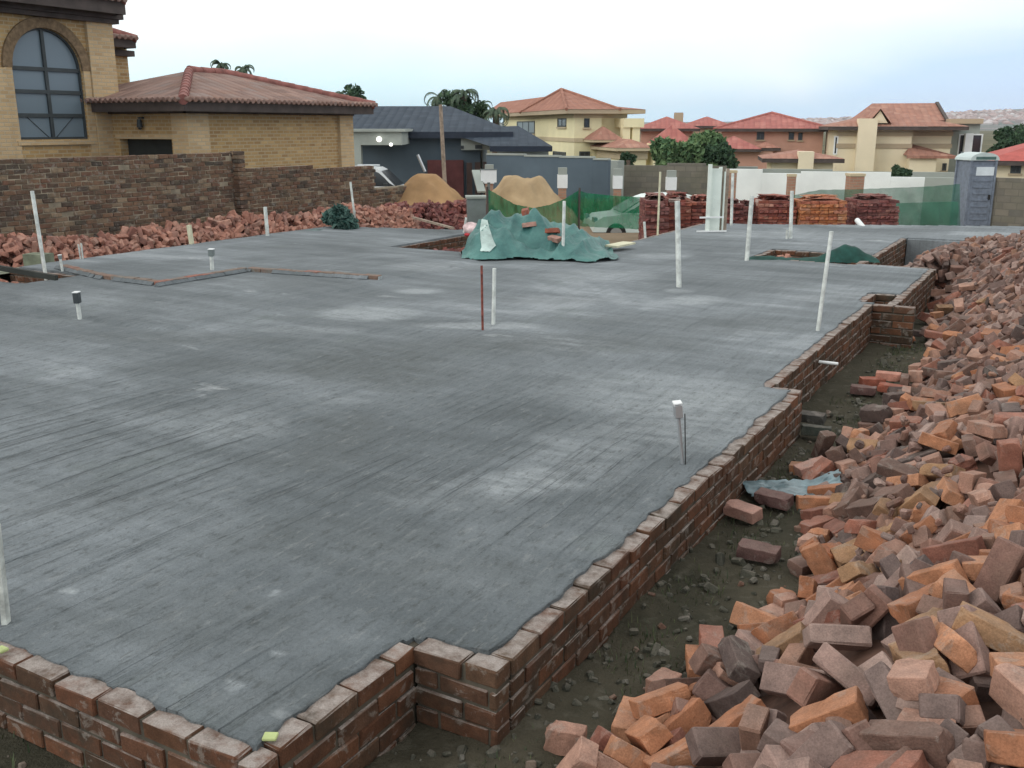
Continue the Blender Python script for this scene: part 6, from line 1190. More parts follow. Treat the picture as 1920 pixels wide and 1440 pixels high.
96,1164,13628,411,997,-59,-14,222,-159,13666,448,-390,-653,537,222,284,13263,491,-24,65,746,222,622,13225,486,8,-10,-771,222,890,13534,431,51,710,697,222,-379,13486,358,153,981,67,222,-4,13462,475,576,-766,153,222,651,13067,479,-693,201,75,222,1179,12794,440,954,254,-144,117,-279,13326,370,-700,702,-95,222,-165,13204,469,-58,-42,736,144,-112,14719,447,654,-292,634,
222,56,14761,451,441,595,285,222,1080,14623,481,241,-6,674,222,23,14460,501,641,397,318,222,787,14496,478,-67,46,858,222,1157,14475,501,676,-295,639,222,1101,14151,480,31,-1,752,222,147,13937,476,363,-321,631,222,530,13990,473,15,-349,-66,222,873,13982,493,-64,-114,886,222,-113,14272,485,102,-989,-72,222,486,13393,491,727,66,-679,222,741,13427,413,15,3,966,
222,918,13211,411,-4,21,414,222,6,13378,410,982,-183,2,222,1087,12935,401,14,10,-994,222,-69,13198,409,-951,298,-70,110,1003,12723,399,968,-245,23,222,716,15452,437,13,-16,792,222,990,15480,441,-143,132,-115,222,-746,15672,276,-145,-182,744,222,346,15158,505,-297,-85,36,222,964,15154,480,-65,19,835,222,-524,15530,371,350,-679,-636,111,847,14967,495,-106,137,-777,
222,-295,15331,469,-45,-74,450,222,-1359,14920,-228,-193,-893,404,222,709,14785,481,-73,-227,940,222,500,16201,455,416,-91,-819,222,880,16177,421,48,978,71,222,-336,16498,444,-366,-348,-575,222,1394,15995,378,55,-724,686,222,-84,16304,433,-218,100,252,222,-381,15943,421,173,92,552,222,-254,15872,437,-192,-86,437,222,-131,15623,456,-85,318,-942,148,876,15660,480,52,756,-650,
222,1073,15832,459,184,157,-725,222,856,16991,423,-47,-325,-55,222,-1393,17528,-236,894,-211,392,222,1431,16828,384,87,994,-54,222,-482,16968,413,201,10,924,222,-107,16881,391,-751,615,-163,222,-506,16668,430,215,58,913,222,23,16736,432,-6,46,80,222,161,16538,436,-675,-336,-588,222,1271,17102,367,-751,232,-225,222,-131,16568,444,-35,-16,-411,222,1247,16400,396,664,199,173,
222,-1854,16780,-499,-67,-82,867,222,-742,18303,-4,943,208,190,222,49,17656,360,689,-480,541,222,-697,17599,191,160,-143,-959,222,-1125,1734,-195,-733,-565,194,222,-237,1938,413,-512,202,-473,222,138,1909,591,21,28,88,93,526,1954,492,-23,675,-725,135,-650,2201,106,-846,404,-318,222,-573,19883,-540,-506,844,-151,222,-1220,1716,-281,709,-704,4,222,-780,1715,3,-914,182,-348,
222,-312,1511,351,-933,259,-217,222,155,1637,513,349,-168,916,100,233,1810,515,75,31,-970,222,718,1679,514,-269,-236,607,222,-646,19656,-493,309,906,-110,222,-1175,18594,-363,-307,892,-208,222,-1257,18908,-498,-339,886,-223,222,-1220,12568,-421,530,841,-99,222,245,12713,432,-794,-602,-29,109,-267,12346,272,-113,-180,768,222,24,12432,385,-101,-40,972,222,362,12387,390,17,49,303,
222,1164,11971,440,703,149,-650,222,-227,12182,268,173,-123,-608,222,213,12163,474,-607,281,674,222,427,12240,382,-61,-23,-969,131,76,11916,361,93,-104,-546,222,445,2981,569,644,352,209,222,549,2911,546,-48,-31,-967,222,951,3016,547,-786,-616,-21,222,1053,2902,525,-617,736,21,222,440,2695,575,-396,352,-502,222,636,2740,549,-31,45,286,222,851,2845,538,-7,999,22,
222,1451,2642,462,232,-967,-96,222,-833,2304,27,-379,828,-363,222,74,2228,472,-728,-96,72,116,397,2517,559,-508,496,433,222,586,2290,548,132,-308,-39,222,958,2562,544,-909,56,39,222,-762,2263,108,-478,812,-184,222,-90,1878,455,459,-591,-533,222,398,2171,535,-568,-817,-29,222,474,2280,574,284,324,728,222,894,2225,611,4,54,-109,222,1078,2267,548,151,-189,504,
222,-1279,2422,-237,-271,-3,-962,222,-1236,2406,-178,-43,-961,18,222,817,3966,560,121,19,857,222,1024,3922,486,346,-62,915,222,185,4311,484,85,-82,-900,222,468,4340,530,-64,18,552,222,888,4433,417,457,-873,-166,222,1421,4377,373,787,604,-113,222,767,3641,528,-372,-605,621,222,849,3914,444,205,-672,-679,222,1090,3598,525,604,-363,-315,222,257,4096,497,-322,-632,-660,
222,438,4067,465,-33,-363,-34,222,229,3397,530,-10,-881,-389,124,708,3411,516,535,-300,196,222,987,3356,538,159,203,-13,103,1100,3454,547,542,423,-653,124,137,3740,559,745,-2,658,222,554,3718,449,-625,307,-325,222,447,3244,611,-34,71,-548,222,631,3241,564,-263,-42,-949,118,851,3169,572,411,299,-611,222,1307,3295,513,-719,-658,-186,119,87,3437,539,-209,-691,-196,
222,358,4960,301,-110,-177,573,222,663,5331,293,-285,-177,220,222,1041,5186,331,133,40,355,222,177,5402,300,686,-84,-716,222,414,5572,288,59,-530,-429,222,266,4953,355,321,-239,-888,222,701,4985,375,-20,-30,-19,95,943,5053,393,-708,156,382,222,1455,4843,301,992,60,5,222,161,5296,284,-830,124,116,222,284,4815,437,-130,-87,-91,222,605,4854,440,42,-2,-719,
222,974,4923,397,-612,463,490,222,1158,4686,408,-96,-957,-210,121,606,4474,485,-443,-479,-572,147,651,11462,332,-70,22,4,222,-1159,11625,-400,759,-369,-237,222,-113,11733,292,-188,-21,980,222,110,11676,354,79,22,-826,222,-192,11357,234,88,-199,-215,222,459,11477,350,-133,679,-710,222,342,10940,295,-34,11,-361,222,511,10928,296,-22,-15,-634,222,1126,10892,313,2,-23,-941,
222,-39,11169,291,-44,-201,250,222,428,10714,304,970,238,25,222,749,10759,322,262,-672,-628,222,895,10584,363,-250,-150,-799,222,37,10988,298,-52,-103,665,97,453,6255,354,-23,-686,720,113,697,6225,265,-288,146,441,222,910,6134,338,-296,793,-519,222,78,6400,272,-11,-55,645,222,538,6100,260,666,188,-329,222,913,6030,248,-683,113,-365,222,1059,6005,275,629,-314,-287,
97,-780,6063,-64,-234,-156,848,222,4,6170,263,612,392,594,123,273,6135,327,115,-175,975,222,470,5686,294,-126,-254,891,222,801,5635,290,54,-113,366,222,995,5794,284,-60,83,335,222,173,5976,267,-179,-136,-660,222,773,5470,324,-761,141,-49,222,629,5648,329,385,365,566,222,1392,5568,201,995,-44,-44,222,173,5821,302,-740,-448,-211,137,165,10451,249,16,76,-704,
222,621,10409,298,12,46,-673,222,891,10394,273,75,-10,807,222,1200,10422,270,105,-19,149,222,-120,9879,211,28,73,-992,222,152,9834,267,-53,211,807,222,304,9932,228,-949,-295,-56,222,1210,9973,278,-151,-2,-979,222,46,9613,210,-21,-34,-319,222,375,9735,209,44,-36,-932,222,579,9729,223,-20,23,549,222,821,9671,219,-64,-4,-812,222,1161,9638,208,62,5,-861,
222,-1139,9828,-375,627,-513,-362,222,687,7166,245,-625,668,236,222,827,7523,283,-248,873,335,222,1081,7190,257,11,-37,892,222,-89,7475,257,59,432,705,222,536,7226,291,801,557,103,222,578,7086,251,-272,-326,-500,222,814,7048,223,-94,-224,-947,129,345,7278,325,180,888,418,222,552,6726,264,-340,-560,-738,222,680,6663,333,83,-3,-804,222,918,6642,268,-947,186,240,
222,298,6988,268,635,653,64,222,388,6402,216,624,-249,-350,145,611,6316,317,-329,31,-921,222,1023,6498,284,44,-12,-1,222,79,6736,330,-187,-125,778,125,630,8110,224,71,-258,837,222,876,8158,284,-632,760,-136,222,-964,8628,-308,-730,-513,108,222,147,8414,273,73,301,87,222,492,8510,316,14,-379,603,222,208,8005,284,654,313,-644,222,515,8032,279,-630,269,695,
100,1046,8036,198,-17,-75,390,222,-46,8155,254,357,57,-341,222,461,8301,255,-48,211,733,222,399,7762,310,-85,141,-132,222,691,7680,312,-97,275,-749,108,824,7664,365,-37,24,895,101,1133,7778,274,-403,-63,-115,222,-59,8012,290,-80,-263,-115,222,435,7439,275,420,12,-888,222,683,7407,274,-680,-567,438,143,1056,7370,307,154,-36,240,113,-1089,7772,-339,953,274,105,
148,-504,7864,22,-720,642,-234,222,109,7552,221,-153,-679,676,101,198,9446,240,-114,-713,-27,222,710,9528,256,-723,117,-113,222,996,9383,196,-63,49,-976,222,-832,9549,-212,170,-349,-402,222,-233,9194,118,-151,-117,957,222,88,9132,203,86,-23,133,222,300,9219,221,5,96,-991,222,1097,9088,180,-999,11,3,222,-486,8950,-22,-211,-28,976,222,-100,8931,160,3,318,864,
128,98,8954,180,648,757,65,222,934,9029,231,-643,-719,-140,222,117,8657,195,17,-7,-441,222,372,8609,252,-406,-13,-880,222,719,8718,181,-22,-13,324,222,1046,8777,244,275,-28,490,99,-908,8962,-291,335,711,-606,222,894,9262,254,326,-142,-136,222,1108,9173,269,20,67,-765,222,80,9504,326,-52,-15,34,222,445,9533,279,375,565,356,222,574,9104,282,46,-61,622,
132,861,8820,211,541,-460,537,222,186,9177,288,-551,828,72,222,357,9019,374,581,565,398,222,448,9181,306,-637,-563,462,222,615,8698,325,671,229,-653,222,1128,8683,253,133,256,-558,222,60,8956,248,-68,-31,992,222,313,8962,295,788,-593,-127,222,627,8449,321,170,-51,-709,108,845,8473,281,18,-66,183,222,-1160,8630,-373,445,894,-11,222,-3,8805,226,45,-741,-617,
222,106,8841,315,-781,608,-1,222,477,8798,231,60,240,-235,222,51,10502,293,394,277,626,222,211,10538,357,112,-609,-774,222,720,10408,365,45,34,161,222,946,10367,338,77,-6,790,95,910,9836,308,707,-222,-299,222,-170,10065,303,946,220,21,222,218,10150,326,43,734,-507,222,406,10284,374,145,924,-350,222,851,10001,328,269,752,-567,222,896,9571,309,-862,-450,229,
222,1206,9810,256,-279,54,-205,222,-73,9750,353,-935,350,-10,222,345,9989,337,-175,38,-869,222,704,9930,328,-619,20,-34,222,678,9466,350,-16,17,583,222,1007,9478,275,-58,58,-950,222,233,9734,361,164,92,517,222,426,9730,335,-324,-724,-605,222,654,9659,318,-211,11,-87,222,296,11528,392,-293,7,-947,222,474,11594,432,-13,38,966,222,767,11767,392,191,64,978,
222,990,11728,447,-48,669,740,222,1111,11166,393,-9,-30,896,222,169,11477,394,13,293,140,222,243,11379,435,-5,38,-991,222,733,11506,442,396,56,915,222,1015,11388,405,14,159,-374,222,704,11003,383,-648,-409,501,222,958,10929,386,154,-139,-424,123,174,11143,475,608,-343,-423,222,329,11188,435,-361,-128,890,222,322,10995,406,786,522,230,222,808,11105,379,-78,-656,542,
128,219,10835,403,-240,328,797,148,557,10643,355,887,122,-79,222,659,10563,328,752,39,43,222,977,10752,313,346,937,2,222,-204,10723,269,-1,274,-932,222,-55,11040,340,-300,850,-154,222,568,10931,376,-306,63,-846,106,-1126,8332,-367,795,-606,-7,222,-889,8488,-252,-342,-123,886,222,-73,8468,156,-22,-139,336,222,69,8423,209,-395,458,-594,222,383,8464,240,89,-908,44,
222,667,8495,183,-73,-19,951,222,889,8416,210,66,-13,-787,222,868,8038,198,344,-642,-614,222,-1005,8291,-337,256,305,674,222,220,8261,211,-12,55,754,222,455,8219,195,35,67,976,222,683,8279,183,-55,-33,691,222,968,8196,199,71,-41,-445,222,1100,7687,225,-39,-32,-996,222,-926,7974,-279,588,729,168,222,69,7889,201,923,373,80,222,670,7910,210,-696,-160,249,
222,1032,7504,240,-450,-545,461,222,-98,7850,186,-628,196,-361,222,281,7687,189,-27,7,-574,222,492,7746,199,-40,-1,964,222,1012,12363,458,-275,-315,904,113,33,12580,498,225,481,-382,222,149,12720,506,-775,-607,84,222,512,12655,527,642,-18,150,222,1327,12217,376,-89,-7,975,222,-184,12250,374,-301,675,-645,222,271,12530,537,-762,253,-294,222,591,12278,490,873,413,-103,
222,-1235,12274,-438,-50,-998,-2,222,-16,12205,418,53,150,-55,222,448,12270,451,876,475,-65,222,605,12244,426,-156,-200,-748,222,857,12211,454,-598,-296,-599,124,-169,11973,402,247,-664,-612,222,46,12076,364,154,49,-982,222,390,11899,451,47,42,375,222,652,11943,424,29,-41,821,222,792,11988,466,-914,354,174,222,1109,11857,420,-944,155,276,222,1356,13556,415,5,-26,-691,
141,89,13605,516,684,270,238,222,273,13669,570,-702,102,-44,222,522,13882,467,-924,63,-375,222,1016,13617,490,669,-200,671,222,1023,13128,478,341,644,-295,222,-147,13436,420,535,354,494,222,155,13487,486,-539,-432,-527,222,271,13479,555,-28,23,674,222,759,13624,541,328,413,34,222,812,12732,520,-231,-120,-604,222,1054,12926,490,392,-593,-597,222,64,13342,501,625,318,310,
222,309,13308,558,22,66,996,222,880,13317,502,578,810,86,222,735,12557,533,446,-76,23,222,1015,12563,445,899,-359,229,90,-238,12942,371,689,364,-454,222,5,13031,437,-660,-3,-125,146,232,12909,519,-3,-11,935,222,531,12937,573,-4,25,200,222,-1088,7475,-327,173,-190,-687,222,79,7403,194,-36,56,-997,222,297,7504,263,196,-688,166,91,609,7375,199,34,-44,908,
222,883,7454,224,-610,-271,193,97,-372,7191,107,-187,-3,981,222,207,7204,188,-25,43,698,121,412,7185,212,-595,-405,-577,222,776,7229,195,651,-317,-338,222,939,7167,202,-361,-648,603,101,11,6888,206,-524,-429,-587,222,200,6963,208,-16,-23,785,222,536,6965,185,309,-949,-7,137,721,6947,181,-33,-42,-180,222,1112,7009,249,666,-250,17,222,-1057,7310,-292,268,-23,-962,
111,-227,6760,184,-36,18,998,222,150,6733,202,57,-25,-982,222,376,6809,221,-172,-660,697,222,779,6692,201,165,982,55,222,1157,6823,243,-857,-499,-109,222,944,14529,489,685,588,-254,222,1390,14284,409,-586,-297,368,222,151,14722,446,-340,49,-751,222,1527,14213,398,-160,982,-86,222,-432,14397,397,36,316,-801,222,-323,14376,477,358,40,-816,222,175,14520,462,54,742,-99,
222,370,14602,556,-353,808,-448,222,-311,14198,465,446,-142,-791,222,369,14350,528,-169,-681,-708,222,677,14195,511,925,-176,6,222,639,14300,548,-211,-406,874,222,-1171,13874,-310,258,880,167,222,-7,14112,452,-519,547,-174,222,96,13807,454,-968,-54,-3,222,743,14033,560,368,-141,-444,222,1377,14033,410,409,909,-41,222,-100,15426,500,165,-164,-691,222,112,15487,505,-87,-272,392,
222,385,15429,516,-29,-202,717,222,673,15455,510,6,-19,956,222,-106,15146,462,476,759,-440,222,124,15335,526,0,254,250,222,459,15259,478,74,-559,823,222,646,15086,464,-647,-314,-90,96,906,15246,539,-61,29,908,222,78,15031,500,457,195,860,222,206,15053,448,328,614,444,222,513,14917,537,820,564,-31,222,643,14618,457,-177,651,-500,222,920,14729,483,-120,314,-546,
222,1460,14860,387,-45,-11,131,222,73,6448,201,-21,-52,772,222,541,6482,197,682,324,259,222,714,6415,193,-594,-446,393,222,921,6404,199,-45,-44,849,222,161,6228,206,30,-22,-950,222,479,6231,189,53,22,996,222,703,6165,189,-46,26,996,222,983,6201,209,-85,720,-686,128,-106,6109,189,46,-60,-992,222,404,6000,228,-670,675,-216,111,540,5952,187,18,29,436,
222,767,5953,193,-18,-14,713,222,1098,5991,187,-23,-5,269,222,310,5699,222,-437,554,-548,222,553,5800,209,-263,-647,664,222,1106,5807,194,-35,-1,130,222,-215,16118,483,-471,600,347,222,95,16207,462,382,-535,-597,222,243,16260,514,-18,-15,553,222,351,16108,498,245,284,94,222,733,16208,476,-846,-368,-223,222,1075,16205,461,16,-36,-735,222,272,15953,468,-634,285,-296,
222,441,15759,517,333,34,531,222,810,16076,457,289,271,-645,222,1175,15988,464,-665,-324,-571,222,755,15567,575,-56,-21,-909,222,1490,15774,364,896,-438,19,222,-1413,15951,-258,-126,-420,357,150,-244,15952,497,963,-163,183,222,-198,15735,485,414,-680,602,222,59,15686,517,374,-36,-283,222,348,15774,480,-811,-366,197,222,251,17197,421,144,-48,429,222,406,17010,456,-293,-651,666,
222,637,17125,415,-800,-585,98,222,698,17146,474,901,-413,-116,222,-1708,17695,-438,924,248,186,137,682,16790,450,-6,-13,-939,222,-203,16867,476,-12,10,-828,222,992,16365,453,-677,-97,-722,222,-413,16768,461,-737,107,-480,222,114,16654,462,478,-112,377,222,-509,16356,442,143,281,736,145,-153,16436,459,596,588,543,222,459,16664,416,84,-214,666,222,880,16545,423,-934,70,64,
222,-1854,18340,-535,915,400,-3,222,71,17461,355,222,-193,509,222,920,17577,378,672,375,348,222,-224,17348,376,137,-661,240,222,-51,17383,400,-449,-34,-31,222,813,17237,380,216,-251,619,222,953,17218,367,-814,-566,-118,222,3,1327,463,-677,-359,314,222,593,1398,461,-668,740,56,119,-1001,1918,-123,-591,-789,-59,222,-1211,2183,-223,-488,802,-114,222,-998,2017,-41,487,224,-842,
222,-1616,18654,-538,981,189,8,222,127,5491,211,979,181,10,222,428,5437,233,573,325,304,222,877,5538,265,252,468,-363,222,85,5186,232,395,915,33,129,-667,5502,-75,233,928,101,222,233,5124,312,385,-257,739,222,1092,4989,307,11,112,968,124,-780,5168,-201,-358,877,-51,222,31,4715,276,-134,-10,470,222,1092,4746,347,-22,-52,-971,222,801,5759,321,247,-667,-647,
222,1349,5679,193,50,49,996,132,646,6007,245,222,-498,828,222,552,6345,251,409,-151,895,222,577,4166,516,-348,355,-293,222,621,4659,460,205,-955,205,222,1353,4553,384,-158,258,-941,222,507,5028,403,-374,-170,322,222,1266,4943,307,594,360,203,222,725,3261,592,-244,107,-710,222,505,3638,529,872,-460,-154,222,877,3642,516,-866,493,-9,222,1314,3985,424,21,-18,-712,
222,354,4330,504,265,-577,-600,222,162,2513,530,282,-696,-485,222,238,2720,572,-233,922,-264,222,597,3086,575,339,402,-361,126,1222,2951,539,266,-408,-771,222,341,3142,586,-96,-675,661,222,-773,4581,-201,-796,478,-340,222,321,4491,372,-47,-56,-425,222,607,4491,389,80,44,-919,222,297,4260,408,-449,-589,552,222,547,4217,402,-25,62,994,222,837,4259,411,-50,117,960,
222,1067,4289,409,-99,-28,-268,222,1163,3710,418,-39,-11,-974,222,153,4055,436,116,224,-516,222,418,3888,421,-50,-49,600,222,706,4001,426,-431,-901,8,94,1025,4061,439,-654,190,703,100,-1065,3864,-284,-58,-121,-372,222,102,3751,445,463,-459,-470,222,640,3761,508,-700,-5,-712,222,266,8722,306,503,-838,23,111,643,9334,266,-324,476,545,143,74,9495,400,-31,-45,-604,
222,269,9427,291,615,325,569,222,577,9597,374,438,-228,253,222,973,9428,367,693,311,236,222,-127,9590,288,497,-325,-548,222,310,8048,241,418,-109,-357,222,591,8202,318,-122,-148,632,222,1297,8144,200,-42,34,-477,222,448,8368,349,72,-942,-322,120,29,9052,302,206,937,-272,139,4,7078,265,183,981,-26,222,650,7504,341,57,-176,-977,222,1123,7110,334,-56,-34,201,
222,97,7230,289,-225,949,-123,222,821,6351,254,-176,510,-591,222,313,6679,288,729,-61,676,222,390,6613,206,538,-840,-33,222,910,6807,266,-62,-316,-5,222,910,11885,470,-57,373,-745,222,928,12281,486,685,-153,-62,222,1221,12151,412,47,-268,622,222,344,12640,567,-276,-166,868,222,591,12827,476,90,-295,138,222,-278,12745,428,-507,270,-458,222,826,10904,418,294,485,725,
222,515,11218,426,227,965,117,222,32,11314,390,724,216,-600,222,1311,11223,322,-68,9,-970,222,695,11647,467,-144,-95,-979,222,-68,10454,282,361,200,569,222,701,10269,403,-545,-797,-134,222,980,10329,404,59,50,134,222,140,10892,356,-212,333,-906,222,606,11075,422,197,-685,-506,222,699,9777,312,-696,-14,20,107,1018,9678,338,-40,519,5,222,141,9930,331,-139,-54,-988,
222,535,9813,336,388,720,29,222,673,9909,414,105,-50,315,222,130,10020,339,114,-659,736,99,1389,10123,256,-716,-32,-693,222,65,14889,490,-244,51,-266,222,460,15092,472,236,-414,-878,222,1230,14919,413,658,-15,-133,105,524,15319,539,-131,-160,-944,222,916,13732,516,-6,-15,-319,222,485,14103,495,297,-368,38,222,1096,14226,573,-637,-250,268,222,763,14601,535,-360,928,-81,
222,-289,14761,486,86,-64,-371,222,288,14772,488,-689,404,-271,222,-286,13578,410,421,-195,-117,222,685,13778,463,-698,215,237,222,-223,14011,487,-444,-40,887,222,-22,13895,506,-699,-127,253,222,232,14136,463,616,-193,730,128,685,13899,555,828,-523,-166,222,803,12998,443,-257,715,-618,146,1315,12897,448,88,-719,82,117,97,13213,458,-224,-896,356,222,480,13510,557,15,712,669,
222,446,3465,488,-90,-220,-59,109,611,3446,474,393,-9,910,222,827,3433,444,5,7,-866,222,1137,3414,451,-15,-44,-665,105,191,3270,475,339,568,-385,222,666,3205,440,-15,4,-929,222,893,3251,446,-37,-24,311,136,1133,3208,459,-28,1,951,140,134,3035,487,-83,-40,77,222,346,2893,490,-18,40,-646,222,697,3025,451,-69,10,535,222,934,2919,470,10,-22,688,
145,1127,2985,467,920,388,-24,222,-870,2487,3,980,156,99,222,386,2664,465,71,37,-958,222,604,2637,481,-32,-10,-982,222,831,2764,461,356,933,-18,222,1125,2671,477,17,-7,-711,130,-1208,2801,-288,815,577,-2,138,-268,1747,382,-203,-134,706,222,-1578,18575,-447,-699,105,-117,222,-800,1600,-15,76,-379,-139,222,-975,1634,-176,138,-316,-357]
BRK = []
for k in range(0, len(RAW), 7):
    l_, x, y, z, a, b2, c = RAW[k:k+7]; a, b2, c = a/1000, b2/1000, c/1000
    BRK.append((l_, x, y, z, math.sqrt(max(0, 1-a*a-b2*b2-c*c)), a, b2, c))
CLS = [('orange', [(.41, .19, .105), (.46, .23, .135), (.34, .15, .082)]), ('red', [(.28, .12, .085), (.33, .15, .11), (.22, .095, .07)]),
       ('dark purple brown', [(.13, .082, .068), (.17, .105, .085), (.10, .074, .068)]), ('ochre', [(.33, .20, .115), (.28, .17, .10)]), ('dusty pink', [(.42, .25, .19), (.35, .20, .15)])]
def pick(y, rnd):
    wts = (7, 2.6, .8, .5, 2.0) if y < 4.3 else ((2.6, 2.2, 3.8, .7, 2.4) if y < 6.5 else (1.6, 1.6, 4.0, .4, 3.2))
    return rnd.choices(range(5), wts)[0]
ZONE = [(2.9, 'at the near corner of the heap'), (3.6, 'in the heap opposite the wall notch'), (4.6, 'in the heap opposite the conduit box'),
        (6.2, 'in the heap near the plastic sheet'), (9, 'in the heap opposite the wall recess'), (40, 'on the far heap toward the toilet')]
rnd = random.Random(77); rest = MB(); NIND = 283; lastcol = None
for i, r in enumerate(BRK):
    ln, x, y, z = r[0]/1000, r[1]/1000, r[2]/1000, r[3]/1000; q = Quaternion(r[4:8]).normalized()
    ci = pick(y, rnd)
    if i < NIND:
        zone = next(s for lim, s in ZONE if y < lim); half = ln < .2
        me_ = BRB[i % 3] if half else BR[i % 5]
        o = bpy.data.objects.new('loose_brick', me_); COL.objects.link(o); o.location = (x, y, z); o.rotation_mode = 'QUATERNION'; o.rotation_quaternion = q
        if half: o.scale = (ln/.18, 1, 1)
        o.color = (*[u*.92 for u in rnd.choice(CLS[ci][1])], 1)
        tag(o, ('broken half ' if half else 'whole ')+CLS[ci][0]+' clay brick '+zone, 'brick', 'loose clay bricks in the long heap beside the slab')
    else:
        vs, fs = bevel_box(ln, .106, .073, .006, rnd); rest.add([Vector((x, y, z))+q@v for v in vs], fs)
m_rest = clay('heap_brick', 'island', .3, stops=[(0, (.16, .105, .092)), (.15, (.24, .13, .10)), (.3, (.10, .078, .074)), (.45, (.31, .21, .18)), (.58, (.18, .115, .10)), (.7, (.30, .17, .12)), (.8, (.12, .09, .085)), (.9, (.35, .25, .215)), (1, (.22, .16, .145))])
# fill between the simulated bricks and the core: more tumbled bricks on the far stretch
FOOT = [(0, -1.2), (3.0, -1.24), (3.6, -1.24), (4.2, -1.08), (4.9, -1.0), (5.4, -1.2), (6.2, -1.36), (6.9, -1.36), (8.2, -1.2), (11.9, -1.2), (14, -1.45), (17, -1.9), (19, -1.5), (20.5, -.6)]
TOP = [(0, .58), (3, .6), (4.2, .54), (5.5, .33), (9, .32), (13, .55), (17, .5), (19, .1), (20.5, -.5)]
def gzs(y): return interp(y, [(0, -.31), (5, -.34), (10, -.44), (20, -.6)])
def target(x, y):
    g = gzs(y); t = max(0, min(1, (x-interp(y, FOOT))/1.35)); return g+(interp(y, TOP)-g)*math.sin(t*math.pi/2)
for i in range(2300):
    y = rnd.uniform(1.6, 19.4); x = interp(y, FOOT)+.22+rnd.random()*2.6; z = target(x, y)-rnd.uniform(.10, .2)
    q = Quaternion((rnd.gauss(0, 1), rnd.gauss(0, 1), rnd.gauss(0, 1), rnd.gauss(0, 1))).normalized(); vs, fs = bevel_box(rnd.choice((.222, .222, .15)), .106, .073, .006, rnd)
    rest.add([Vector((x, y, z))+q@v for v in vs], fs)
xs_ = [-3.0+.15*i for i in range(44)]; ys_ = [-1+.15*i for i in range(145)]; b0 = len(rest.v)
for i in range(600):                     # chips and half bats between the bricks
    y = 4.5+14*rnd.random()**1.3; x = interp(y, FOOT)+.02+rnd.random()*1.6; z = target(x, y)-rnd.uniform(-.02, .14)
    q = Quaternion((rnd.gauss(0, 1), rnd.gauss(0, 1), rnd.gauss(0, 1), rnd.gauss(0, 1))).normalized(); s = rnd.uniform(.25, .9); vs, fs = bevel_box(.10*s*rnd.uniform(.6, 1.6), .07*s, .05*s, .016*s, rnd)
    rest.add([Vector((x, y, z))+q@v for v in vs], fs)
o = rest.build('brick_rubble', m_rest); tag(o, 'smaller and deeper bricks of the long loose brick heap', 'brick rubble', kind='stuff')
mb = MB(); cv = [(x, y, max(gzs(y)-.2, target(x, y)-.24)) for y in ys_ for x in xs_]
mb.add(cv, [(j*44+i, j*44+i+1, (j+1)*44+i+1, (j+1)*44+i) for j in range(144) for i in range(43)], True)
o = mb.build('rubble_core', plain('brick_dust_soil', (.10, .055, .04), .97, .3, 5, .6, 40), fix=False); tag(o, 'dark brick dust and fragments filling the long heap', 'rubble', kind='stuff')
# individual stray bricks in the alley
def sb(px, py, z, rz, col, lab, rx=0, ry=0, L=.222):
    p = G(px, py, z); return small_brick('loose_brick', lab, (p.x, p.y, z+.035), (rx, ry, rz), col, L, 'stray bricks in the alley beside the foundation wall')
O_, R_c, D_c, P_c = (.36, .14, .07), (.27, .09, .06), (.12, .07, .065), (.38, .22, .18)
sb(1522, 885, -.30, .75, P_c, 'pinkish brick lying alone on the soil above the blue plastic sheet', 0, -.25)
sb(1392, 968, -.32, -.35, P_c, 'pink brick end on the soil left of the blue plastic sheet, nearest the wall', .12)
sb(1450, 945, -.31, -.15, D_c, 'dark flat brick just under the near edge of the blue plastic sheet', .1)
sb(1422, 1045, -.31, .0, D_c, 'dark brick lying flat in the soil below the plastic sheet', .1, 0)
sb(1665, 712, -.33, .1, (.42, .2, .15), 'pale orange brick on top of a few stray bricks in the alley', 0, 0)
sb(1635, 722, -.38, .5, R_c, 'red stray brick under the pale orange one in the alley')
sb(1670, 735, -.38, -.2, R_c, 'red brick lying nearest the camera of the alley cluster')
sb(1618, 738, -.38, .1, D_c, 'dark brick at the left end of the alley cluster')
sb(1520, 790, -.34, 0, (.07, .07, .065), 'blackened brick at the foot of the wall corner', .1)
sb(1530, 815, -.34, .2, (.06, .07, .06), 'second blackened brick at the foot of the wall corner, nearer the camera', -.1)
sb(1560, 1050, -.24, 1.2, O_, 'orange brick propped at the alley edge of the heap above the leaning one', .3, .2)
# bricks weighing down the tarpaulin
tb = [((985, 399), 15.9, 'red brick lying on the crest of the green tarpaulin', R_c), ((992, 424), 15.4, 'pale pink brick half on the front slope of the green tarpaulin', P_c), ((1036, 435), 15.3, 'dusty red brick on the right slope of the green tarpaulin', R_c), ((1040, 450), 15.1, 'pink brick at the dip between the two tarpaulin humps', P_c)]
for (px, py), D, lab, c_ in tb: small_brick('loose_brick', lab, on_tarp(px, py, .03), (.25, .1, YAW+px*.7), c_, group='bricks holding down the tarpaulin')
